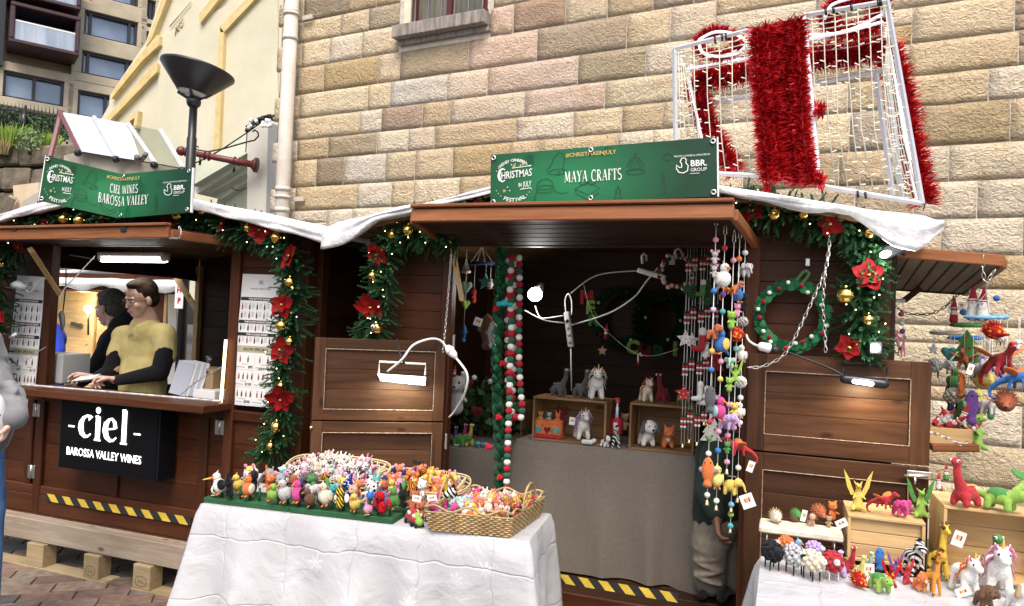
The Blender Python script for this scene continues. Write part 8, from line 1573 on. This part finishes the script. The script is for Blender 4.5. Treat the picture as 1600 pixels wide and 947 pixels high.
for i in range(26):
 px = 346 + i * 11.6; cc = ['lgrey','yellow','white','orange','grey','teal','cow','rust','pink','dgrey','green','tiger','white'][i % 13]; kd = ['puppet','mouse_puppet','bird','long_eared_puppet','elephant'][i % 5]; fp(px,.165 + .02 * (i % 2),.11 * R.uniform(.9,1.15),kd,cc,'%s felt %s finger puppet in the third row at the %s' % (cc.replace('cow','black spotted').replace('lgrey','pale grey').replace('dgrey','dark grey').replace('tiger','striped'),kd.replace('_puppet','').replace('puppet','animal').replace('_',' '),['far left','left','middle','right','far right'][i // 6]),dz=.03)
def basket(lb,pa,pb,d0,d1,z,h,tilt=.0):
 t = thing('wire_basket',lb,'basket',T1P(sT1(pa),d0,z)); q = [T1P(sT1(pa),d0,z + h),T1P(sT1(pb),d0,z + h),T1P(sT1(pb),d1,z + h + tilt),T1P(sT1(pa),d1,z + h + tilt)]; M_RIM = plain('pale_cane',(.55,.42,.25),.6); g = G()
 for k,dz in enumerate((0,-.010,-.03,-.05)): g.tube([c + Vector((0,0,dz)) for c in bezier(q + [q[0]],36)][:-1],.004,5,closed=True)
 rim = part(t,'cane_rim',g,M_RIM); mid = sum(q,Vector()) / 4; g = G(); b5 = [mid.lerp(c,.9) - Vector((0,0,h)) for c in q]
 for i in range(4):
  for k in range(10): a = q[i].lerp(q[(i + 1) % 4],k / 10); g.tube([a,b5[i].lerp(b5[(i + 1) % 4],k / 10)],.003,4)
 part(t,'cane_stakes',g,M_RIM,kind='stuff'); return q
B1 = basket('long pale cane basket heaped with white and spotted finger puppets',392,536,.22,.44,ZT1 + .03,.09,.05); B2 = basket('pale cane basket heaped with orange and grey finger puppets',544,676,.24,.45,ZT1 + .02,.08,.04)
def heap(q,n,cols,kinds,grp,lab,h0=.068,rise=.045,zoff=0):
 for i in range(n):
  u,v = (i % 12 + R.uniform(.1,.9)) / 12,((i // 12) % 6 + R.uniform(.1,.9)) / 6; u = .04 + .92 * u; v = .06 + .88 * v; p = q[0].lerp(q[1],u).lerp(q[3].lerp(q[2],u),v); p += Vector((0,0,-.05 + zoff + rise * math.sin(math.pi * u) * math.sin(math.pi * min(1,v)) + R.uniform(-.005,.015)))
  cc = cols[min(len(cols) - 1,int((u * .75 + R.random() * .25) * len(cols)))]; kd = R.choice(kinds); wv = ('left','middle','right')[min(2,int(u * 3))] + (' front' if v < .5 else ' back')
  nm = {'cow': 'black spotted white','zebra': 'striped','tiger': 'tiger striped','giraffe': 'brown spotted yellow','leopard': 'leopard spotted','ogiraffe': 'brown spotted orange','blued': 'white spotted blue','wool': 'dotted grey'}.get(cc,cc.replace('lgrey','pale grey').replace('hot','hot pink').replace('dgrey','dark grey'))
  toy(kd,'%s felt %s at the %s of %s' % (nm,kd.replace('_',' '),wv,lab),p,h0 * R.uniform(.85,1.2),R.uniform(-1.3,.7),cc,group=grp,name='finger_puppet',cat='finger puppet',rx=R.uniform(-.9,.5),ry=R.uniform(-.6,.6))
heap(B1,90,['lgrey','skin','cow','white','cream','white','cow','white','cow','pink','black','sky'],['puppet','mouse_puppet','long_eared_puppet','dog'],'finger puppets heaped in the left cane basket','the left cane basket')
heap(B2,90,['orange','yellow','navy','orange','tiger','orange','yellow','orange','lgrey','white'],['puppet','lion','puppet','mouse_puppet'],'finger puppets heaped in the right cane basket','the orange filled cane basket')
single('basket_label',G().box(T1P(sT1(592),.44,ZT1 + .18),(.075,.003,.022),rotm(0,.10,-.3)),M_PK,'small black price label standing in the orange filled basket','label')
for (px,d,h,kd,cc,lb,k) in ((677,.20,.215,'giraffe','giraffe','tall yellow felt giraffe standing at the end of the puppet heap',{}),(697,.16,.205,'zebra','zebra','large felt zebra standing beside the giraffe on the front table',{}),(656,.22,.12,'gnome','white','white felt gnome with hot pink hat beside the giraffe',{'hat': 'hot'}),(668,.10,.12,'car','sky','turquoise felt car stacked behind the lime car',{}),(648,.03,.085,'car','lime','lime green felt car at the front of the table beside the basket',{}),(644,.10,.105,'puppet','rust','rust and cream felt hedgehog puppet behind the lime car',{}),(639,.05,.10,'car','red','red felt car behind the lime car',{})):
 toy(kd,lb,T1P(sT1(px),d),h,-.3 + (1.2 if kd == 'car' else 0),cc,**k)
tag_card(651,779,2.62,14,.1,'white price tag on the lime felt car',10); tag_card(675,778,2.66,15,-.2,'white price tag hanging beside the wicker basket',9)
M_WK = noisy('honey_wicker',(.30,.19,.085),(.52,.37,.18),40,.6,.2,.002); A_,B_,C_ = PZ(672,829,ZT1 + .003),PZ(795,840,ZT1 + .003),PZ(843,806,ZT1 + .003); D_ = A_ + (C_ - B_); mid = (A_ + C_) / 2
wk = thing('wicker_basket','honey coloured wicker tray basket full of felt toys at the right of the front table','basket',mid); q0 = [A_,B_,C_,D_]; q1 = [mid + (c - mid) * 1.10 + Vector((0,0,.085)) for c in q0]; nstk = 22
def wkp(i,f,t): a = q0[i].lerp(q0[(i + 1) % 4],f); b = q1[i].lerp(q1[(i + 1) % 4],f); return a.lerp(b,t)
for r_ in range(10):
 pts = []
 for i in range(4):
  for k in range(nstk): p = wkp(i,k / nstk,(r_ + .5) / 10); pts.append(p + (p - mid - Vector((0,0,p.z - mid.z))).normalized() * (.0035 if (k + r_) % 2 else -.0025))
 part(wk,'woven_strand',G().tube(pts,.0042,5,closed=True),M_WK)
g = G(); g2 = G()
for i in range(4):
 for k in range(nstk): g.tube([wkp(i,k / nstk,-.02),wkp(i,k / nstk,1.0)],.0028,4)
 g2.tube([wkp(i,f / 24,1.02) + Vector((0,0,.012 + .012 * math.sin(f / 24 * 6.283 * 2.5))) for f in range(25)],.005,6)
part(wk,'stakes',g,M_WK,kind='stuff'); part(wk,'scalloped_rim',g2,M_WK); part(wk,'base',G().add([c + Vector((0,0,.002)) for c in q0],[(0,1,2,3)],0,False),M_WK)
for (c1,c2) in ((q1[3],q1[0]),(q1[1],q1[2])): a = c1.lerp(c2,.3); b = c1.lerp(c2,.7); part(wk,'handle',G().tube(bezier([a,a.lerp(b,.15) + Vector((0,0,.07)),a.lerp(b,.5) + Vector((0,0,.10)),a.lerp(b,.85) + Vector((0,0,.07)),b],16),.005,6),M_WK)
heap(q1,72,['black','white','hot','aqua','white','orange','yellow','pink','cream','rust','leopard','brown','red','green'],['puppet','mouse_puppet','bird','long_eared_puppet','car'],'felt toys heaped in the wicker basket','the wicker basket',.07,.02)
# ============================================================ RIGHT TABLE OF FELT ANIMALS
def rt(kd,px,by,hpx,cc,lb,rz=0,z=ZT2 + .002,**k): sun_obj(kd,px,by,hpx,z=z,lab=lb,col=cc,rz=rz + .12,**k)
for a in (('sheep',1206,889,46,'black','black woolly felt sheep at the left end of the right table',.3,{'face': 'black'}),('sheep',1240,896,47,'wool','grey dotted felt sheep with black head',.5,{'face': 'black'}),('sheep',1268,905,48,'cream','cream woolly felt sheep in the middle of the four sheep',.6,{}),('sheep',1300,905,46,'red','red woolly felt sheep at the right end of the sheep',.1,{'leg': 'white'}),
          ('unicorn',1210,866,34,'white','small white felt unicorn with rainbow mane behind the black sheep',.4,{'mane': 'lemon'}),('sheep',1228,870,34,'orange','orange felt sheep behind the grey dotted sheep',.4,{'leg': 'orange'}),('bird',1246,872,32,'sky','blue and orange felt bird behind the sheep',.8,{'wing': 'orange'}),('sheep',1272,876,32,'lilac','blue grey felt sheep behind the cream sheep',.7,{}),
          ('dinosaur',1313,900,46,'lilac','lilac felt dinosaur beside the red sheep',-.2,{}),('dinosaur',1327,893,46,'red','slim red felt dinosaur beside the lilac one',.2,{}),('dinosaur',1342,902,40,'lemon','pale yellow felt dinosaur before the first crate',.3,{}),('dinosaur',1357,893,36,'mint','mint green felt dinosaur holding the price card',.1,{}),('fish',1374,888,34,'blue','blue and yellow felt fish before the first crate',0,{'fin': 'yellow'}),('dragon',1386,872,40,'lemon','pale yellow felt dragon inside the first crate',.2,{}),
          ('hedgehog',1352,866,42,'red','round red felt hedgehog inside the first crate',.4,{}),('elephant',1406,872,36,'lgrey','grey felt elephant behind the dragons',.6,{}),('dragon',1399,900,38,'purple','purple felt dragon behind the flame coloured one',.2,{}),('dragon',1392,916,44,'flame','orange flame felt dragon at the front of the right table',-.1,{}),('dragon',1416,912,42,'red','red felt dragon with orange spikes beside the lion',.3,{'spike': 'orange'}),
          ('hedgehog',1342,918,30,'flame','small red flame felt hedgehog at the table front',.5,{}),('turtle_dinosaur',1374,923,36,'lime','small lime felt dinosaur at the table front',.3,{}),('lion',1436,922,40,'orange','orange felt lion with white muzzle at the table front',.3,{}),('giraffe',1458,930,76,'ogiraffe','orange felt giraffe with brown spots leaning beside the lion',.5,{}),('giraffe',1466,908,98,'giraffe','tall yellow felt giraffe between the two crates',.3,{}),('zebra',1427,898,74,'zebra','felt zebra with black mane before the first crate',.2,{}),
          ('unicorn',1506,927,84,'white','white felt unicorn with rainbow mane in front of the second crate',.25,{'mane': 'orange'}),('unicorn',1556,926,108,'white','largest white felt unicorn with pink mane and gold horn',-.1,{}),('dog',1536,950,56,'brown','brown felt dog with red hat and striped vest at the bottom edge',.2,{}),('dog',1589,952,62,'white','white and tan felt dog at the bottom right corner',.3,{'ear': 'tan'})):
 rt(*a[:6],a[6],**a[7])
for a in (('dragon',1340,797,62,'yellow','yellow felt dragon with raised wings on the first crate',0,{}),('flying_dragon',1380,804,44,'red','red felt dragon leaning forward on the first crate',.8,{}),('elephant',1406,806,34,'hot','magenta felt elephant with raised trunk on the first crate',.3,{}),('dragon',1438,808,62,'lime','lime green felt dragon with green wings on the first crate',.1,{'wing': 'green'}),('hedgehog',1421,801,18,'skin','small pink felt snail behind the lime dragon',.9,{})): rt(*a[:6],a[6],z=z1,**a[7])
for a in (('dinosaur',1508,791,80,'red','big red felt dinosaur with yellow back spots on the second crate',-.9,{}),('turtle_dinosaur',1562,797,46,'lime','lime green felt dinosaur with green shell on the second crate',.9,{}),('flying_dragon',1612,792,70,'lime','lime felt dragon cut off by the right picture edge on the second crate',2.0,{'wing': 'green'})): rt(*a[:6],a[6],z=z1b,**a[7])
tag_card(1357,890,PZ(1357,893,ZT2).y - .06,17,0,'small white price card held by the mint dinosaur',18); tag_card(1505,925,PZ(1506,927,ZT2).y - .06,22,-.4,'white price tag leaning at the smaller unicorn',14); tag_card(1388,915,PZ(1388,922,ZT2).y,15,-.2,'white price tag behind the small lime dinosaur',18); tag_card(1498,842,3.12,18,.3,'white price tag inside the second crate',24)
rt('turtle_dinosaur',1510,868,44,'dgreen','dark green felt crocodile in the shadow of the second crate',.4); rt('dinosaur',1540,905,80,'green','green felt dinosaur behind the unicorns in the second crate',.3)
RY = 3.14; zr = P(1250,834,RY - .06).z; xa_,xb_ = P(1186,826,RY - .06).x,P(1318,836,RY - .06).x; rs = thing('riser_stand','cream felt covered riser stand on thin metal legs','display stand',((xa_ + xb_) / 2,RY,ZT2)); part(rs,'top',G().box(((xa_ + xb_) / 2,RY,zr),(xb_ - xa_,.14,.026),I3,.012),felt(C['cream']))
for x in (xa_ + .03,xb_ - .03):
 for y in (RY - .05,RY + .05): part(rs,'leg',G().tube([(x,y,ZT2),(x,y,zr - .01)],.003,6),M_STEEL)
zr += .014
for (kd,px,by,h,cc,lb,rz_,k) in (('hedgehog',1212,817,26,'cream','cream felt hedgehog with brown spines on the riser stand',.4,{'face': 'white','spines': 'tan'}),('hedgehog',1244,812,20,'green','green felt turtle on the riser stand',.6,{}),('hedgehog',1241,816,12,'brown','small brown felt log on the riser stand',1.2,{}),('dog',1267,821,28,'skin','pink and brown felt dog sitting on the riser stand',.2,{}),('hedgehog',1280,812,28,'rust','orange brown felt fox curled on the riser stand',.5,{}),('puppet',1300,814,34,'orange','orange felt squirrel on the riser stand',.6,{}),('puppet',1295,824,20,'tan','small tan felt mole at the front of the riser stand',0,{})): sun_obj(kd,px,by,h,z=zr,lab=lb,col=cc,rz=rz_,**k)
tag_card(1315,818,3.05,17,-.5,'white price tag hanging off the riser stand',13); tag_card(1256,806,3.1,8,.2,'white price tag behind the pink dog',18)
# ============================================================ HANGING STRINGS AT THE RIGHT OF THE OPENING
def hstring(lb,px,y0,y1,Y,items,wid=.0018,loop=True):
 t = thing('hanging_string',lb,'toy string',P(px,y0,Y)); dx = -(y1 - y0) * .018 * 0; g = G(); a = P(px,y0,Y); b = Vector((a.x,Y,P(px,y1,Y).z)); g.tube([a,b],wid,5); part(t,'cord',g,M_WHITEC); part(t,'cord_loop',G().tube([a + Vector((-.006,0,0)),a + Vector((-.004,0,.045)),a + Vector((.004,0,.045)),a + Vector((.006,0,0))],.0015,5),M_WHITEC); part(t,'hook',G().tube([a + Vector((0,0,.04)),a + Vector((0,0,.07))],.0025,5).box(a + Vector((0,0,.07)),(.035,.012,.004),I3),M_STEEL)
 xx = lambda y: px + (a.x - P(px,y,Y).x) / mpp(a)
 for it in items:
  y = it[0]
  if len(it) == 2:
   p = Vector((a.x,Y,P(px,y,Y).z)); part(t,'felt_bead',G().ball(p - Vector((0,.002,0)),4.6 * mpp(p),n=12),FM(it[1]))
  else:
   _,kd,h,cc,rz,desc = it[:6]; p = Vector((a.x,Y - .012,P(px,y + h / 2,Y).z)); tt = toy(kd,desc + (' on a string' if len(desc.split()) > 8 else ' threaded on a hanging string'),p,h * mpp(p),rz,cc,group=None,**(it[6] if len(it) > 6 else {}))
 c = b; h = .026; part(t,'bell',G().lathe([(q[0] * h * 1.5,q[1] * h * 1.6 - h * .7) for q in BELLP],c,n=12),M_BRASS)
hstring('foremost string with grey mice, rust dog, hedgehog and orange fish',1119,352,784,3.16,[(375,'pink'),(402,'mouse_puppet',24,'lgrey',.3,'upper grey felt mouse'),(424,'mouse_puppet',22,'lgrey',-.4,'lower grey felt mouse'),(455,'blue'),(484,'lilac'),(514,'dog',34,'rust',1.3,'rust brown felt dog',{'ear': 'rust'}),(549,'yellow'),(578,'blue'),(621,'fish',40,'dgrey',0,'dark speckled felt hedgehog'),(660,'red'),(686,'green'),(710,'white'),(735,'fish',44,'orange',0,'orange felt carrot fish'),(775,'white')])
hstring('string with white cockatoo, blue and yellow parrot and cream chick',1133,366,792,3.19,[(388,'red'),(431,'bird',46,'white',.8,'white felt cockatoo',{'crest': 'yellow'}),(460,'purple'),(487,'teal'),(533,'bird',44,'blue',-.8,'blue and yellow felt parrot',{'wing': 'yellow','crest': 'lime'}),(565,'pink'),(593,'yellow'),(638,'bird',42,'hot',1.0,'hot pink and aqua felt bird',{'wing': 'aqua'}),(675,'pink'),(705,'blue'),(745,'bird',40,'lemon',.2,'cream yellow felt chick'),(784,'white')])
hstring('string with orange dinosaur, green frog and lilac elephant',1147,378,735,3.25,[(407,'pink'),(452,'flying_dragon',34,'orange',1.2,'orange felt dinosaur with big eye',{'wing': 'black'}),(499,'puppet',32,'lime',.5,'lime green felt frog'),(565,'elephant',22,'mint',0,'mint green felt elephant'),(600,'puppet',26,'lime',.2,'light green felt frog on the third string'),(633,'pink'),(655,'elephant',34,'lilac',1.0,'lilac felt elephant'),(681,'pink'),(699,'puppet',22,'green',0,'green felt leaf creature'),(723,'pink')])
hstring('string with blue bird, flame and green dragon',1156,372,795,3.29,[(405,'orange'),(457,'bird',34,'blue',.9,'deep blue felt bird'),(484,'puppet',24,'pink',.4,'pink and brown felt owl'),(521,'hedgehog',30,'flame',0,'red and yellow felt flame'),(545,'aqua'),(578,'dragon',38,'lime',.3,'lime green felt dragon'),(640,'puppet',28,'yellow',.2,'yellow felt giraffe head'),(660,'pink'),(669,'pink'),(757,'elephant',34,'yellow',1.4,'yellow felt elephant'),(790,'sky')])
hstring('rear string with grey elephant, penguins and red dragon',1165,374,780,3.38,[(395,'white'),(420,'elephant',28,'lgrey',.7,'grey felt elephant'),(470,'puppet',34,'black',-.3,'black and red felt penguin',{'ear': 'red'}),(505,'sheep',22,'lgrey',.5,'grey felt poodle'),(552,'bird',30,'white',-.5,'white felt penguin with red scarf'),(600,'sheep',26,'white',.3,'white felt sheep'),(622,'white'),(641,'bird',28,'white',-.4,'white felt goose'),(661,'white'),(700,'flying_dragon',46,'red',-1.3,'red felt dragon with curled tail'),(732,'white'),(753,'white')])
hstring('short string with lime and teal felt balls ending in two bells',1143,770,826,3.3,[(804,'lime'),(822,'teal')])
tag_card(1168,783,3.12,20,-.4,'large white tag with coloured print under the yellow elephant',22); tag_card(1173,729,3.3,10,.3,'white tag hanging below the red dragon',17)
for (px,Y,y1,orn) in ((1077,3.72,695,[(452,'star',22,'dgreen','dark green felt star'),(530,'star',28,'white','white felt star with red beads'),(615,'star',28,'red','red felt star with white beads')]),(1087,3.75,688,[(455,'tree',26,'dgreen','dark green felt tree beside the dark star'),(532,'star',24,'white','white felt star half behind the first')]),(1099,3.72,692,[(452,'boot',24,'green','dark green felt boot'),(533,'boot',34,'red','red felt mitten'),(613,'boot',28,'white','white felt boot')]),(1109,3.76,660,[(458,'tree',42,'dgreen','large dark green felt tree'),(540,'gnome',40,'white','white felt snowman with red cap'),(620,'boot',28,'white','second white felt boot')]),(1122,3.8,690,[(560,'tree',44,'dred','dark red felt cone tree'),(670,'tree',44,'white','white felt tree with red beads')])):
 t = thing('hanging_string','christmas string with %s' % orn[0][4],'ornament string',P(px,388,Y)); a = P(px,388,Y); m__ = mpp(a)
 for dx in (-2.2,2.2): b = Vector((a.x + dx * m__,Y,P(px,y1,Y).z)); part(t,'cord',G().tube([Vector((b.x,Y,a.z)),b],.0016,5),M_WHITEC)
 for y0_ in [q + (px * 7) % 13 - 6 for q in (400,482,563,645)]:
  for k in range(5):
   for dx in (-2.4,2.4): p = Vector((a.x + dx * m__,Y - .004,P(px,y0_ + k * 4.2,Y).z)); part(t,'felt_bead',G().ball(p,2.3 * m__,n=8),FM(['dgreen','red','white','red','white'][k]))
 for (y,kd,h,cc,ds) in orn: p = Vector((a.x,Y - .03,P(px,y + h / 2,Y).z)); toy(kd,ds + ' on a christmas string',p,h * m__,.1,cc,bead='white' if cc in ('red',) else 'red')
 c = Vector((a.x,Y,P(px,y1,Y).z)); h = .024; part(t,'bell',G().lathe([(q[0] * h * 1.5,q[1] * h * 1.6 - h * .7) for q in BELLP],c,n=12),M_BRASS)
# ============================================================ MOBILES UNDER THE SIDE FLAP
mobile('light blue felt ring mobile at the outer corner of the side flap',1541,495,3.75,28,'sky',[('gnome',-22,5,44,'white','felt santa with red hat on the light blue ring'),('gnome',-6,6,42,'white','second felt santa beside the first on the blue ring'),('hedgehog',12,36,28,'flame','red and yellow felt flame on the light blue ring'),('sheep',22,45,16,'white','small white felt cloud below the flame'),('flying_dragon',20,110,66,'red','large red felt dragon with orange wings'),('hedgehog',30,150,34,'rust','orange red felt leaf hedgehog'),('flying_dragon',50,130,52,'blue','bright blue felt dragon at the right picture edge'),('puppet',50,52,14,'white','small white felt bead animal at the right edge')],hang=38)
mobile('pale cream felt ring mobile hanging nearer the wall',1482,520,4.2,24,'cream',[('star',-24,34,14,'white','small white felt star'),('sheep',-22,70,26,'white','white felt sheep at the left of the mobiles'),('heart',0,45,20,'teal','teal and white felt heart'),('sheep',2,65,20,'white','white felt lamb under the teal heart'),('bird',8,90,30,'green','olive green felt bird'),('sheep',6,120,28,'cream','cream felt sheep low on the cream ring'),('car',2,138,16,'teal','teal felt teapot low on the cream ring')],hang=40)
mobile('green felt ring mobile in the middle of the hanging cluster',1514,508,4.0,24,'green',[('tree',-4,62,44,'green','dark green felt cactus'),('flying_dragon',-8,78,38,'rust','rust brown felt dinosaur'),('fish',-12,110,30,'orange','orange felt fish'),('puppet',12,66,26,'lime','light green felt leaf animal'),('elephant',18,82,30,'lgrey','grey felt elephant of the cluster'),('hedgehog',22,100,32,'yellow','yellow felt turtle with blue patch'),('flying_dragon',32,92,40,'purple','purple felt dragon'),('fish',4,150,40,'purple','purple felt fish hanging low'),('bird',14,140,34,'lemon','pale yellow felt bird'),('unicorn',30,140,34,'white','small white felt unicorn'),('puppet',-2,130,26,'lgrey','grey felt owl')],hang=42)
mobile('blue and white felt ring mobile under the green ring',1508,528,4.3,22,'blue',[('fish',-22,110,30,'navy','navy blue felt whale'),('dragon',16,176,64,'lime','large lime green felt dragon hanging lowest'),('tree',-8,132,34,'green','green felt leaf pair'),('fish',4,170,22,'hot','hot pink felt fish'),('puppet',40,128,24,'green','green felt caterpillar head'),('elephant',30,60,24,'aqua','pale aqua felt elephant'),('puppet',12,60,22,'grey','grey felt koala')],hang=50)
for (x,y,cc) in ((1557,466,'blue'),(1535,469,'green'),(1527,474,'green'),(1519,481,'green'),(1505,488,'blue')): ball1(x,y,3.9,5,cc,'%s felt ball %s' % (cc,{1557: 'above the light blue ring',1535: 'topmost of three over the mobiles',1527: 'in the middle of three over the mobiles',1519: 'lowest of three over the mobiles',1505: 'beside the hanging santa'}[x]),'felt balls above the mobiles')
ti('gnome',1490,504,38,3.95,'red and white felt santa hanging from the side flap','red'); ti('gnome',1489,485,24,3.96,'small felt santa head above the hanging santa','white'); tag_card(1502,478,3.93,9,0,'pale grey tag behind the hanging santa',13); tag_card(1516,577,3.7,9,.3,'white tag in the middle of the hanging cluster',17)
mobile('white felt ring mobile with magenta balls beside the garland',1393,470,4.0,17,'white',[('bird',-4,66,20,'pink','pink felt bird under the magenta balls'),('unicorn',6,72,34,'pink','pink and white felt pony'),('giraffe',16,88,36,'pink','dusty pink felt giraffe hanging lowest under the magenta balls'),('sheep',-8,70,22,'cream','cream felt sheep under the magenta balls')],hang=22)
for k,(x,y,cc) in enumerate(((1381,476,'hot'),(1392,486,'hot'),(1408,491,'hot'),(1393,498,'white'),(1409,505,'white'),(1381,503,'lilac'),(1393,510,'hot'),(1410,518,'purple'),(1384,528,'pink'),(1391,538,'pink'))): ball1(x,y,3.95,4.2,cc,'%s felt ball %s of the white ring mobile' % ({'hot': 'magenta','lilac': 'lilac','white': 'white','purple': 'purple','pink': 'pink'}[cc],['upper left','upper middle','upper right','middle','right side','left side','lower middle','lower right','low left','lowest'][k]),'felt balls of the white ring mobile')
a = P(1484,694,3.86); b = P(1519,697,3.86); zz = max(a.z,b.z) - .005; sc_ = thing('wooden_tray','small pine tray of red felt santas on the side shelf','tray',(a + b) / 2); L_ = .30; x0_ = P(1452,694,3.86).x
for nm,c,sz in (('front',((x0_ + b.x) / 2,3.86,zz + .04),(b.x - x0_,.012,.075)),('back',((x0_ + b.x) / 2,4.05,zz + .04),(b.x - x0_,.012,.075)),('end',(b.x - .006,3.955,zz + .04),(.012,.178,.075)),('bottom',((x0_ + b.x) / 2,3.955,zz + .006),(b.x - x0_ - .012,.17,.008))): part(sc_,nm + '_board',G().box(c,sz,I3,.002),M_PINE)
for k,(x,y,h,cc,rx_) in enumerate(((1466,672,46,'red',1.2),(1480,668,46,'red',.9),(1494,672,52,'red',-.6),(1508,676,44,'red',1.1),(1518,680,34,'red',-1.2),(1474,660,36,'white',.6),(1500,664,44,'white',.3),(1486,680,36,'red',1.4),(1459,664,34,'red',.7))):
 p = P(x,y,3.93); toy('gnome','felt santa %s in the pine tray' % ['lying at the left','second from the left','with pointed hat upright','lying at the right','hanging over the right end','with white face at the back left','with white face at the back','lying at the front','behind the folded door edge'][k],p,h * mpp(p) * .8,R.uniform(-.8,.8),cc,ry=rx_,group='felt santas in the tray')
for (x,y,cc,kd) in ((1478,750,'green','gnome'),(1466,765,'white','gnome'),(1470,785,'dred','gnome')): ti(kd,x,y,26,3.5,'%s felt gnome between the door edge and second crate%s' % ({'green': 'green','white': 'white','dred': 'dark red'}[cc],' low down' if y > 780 else ''),cc)
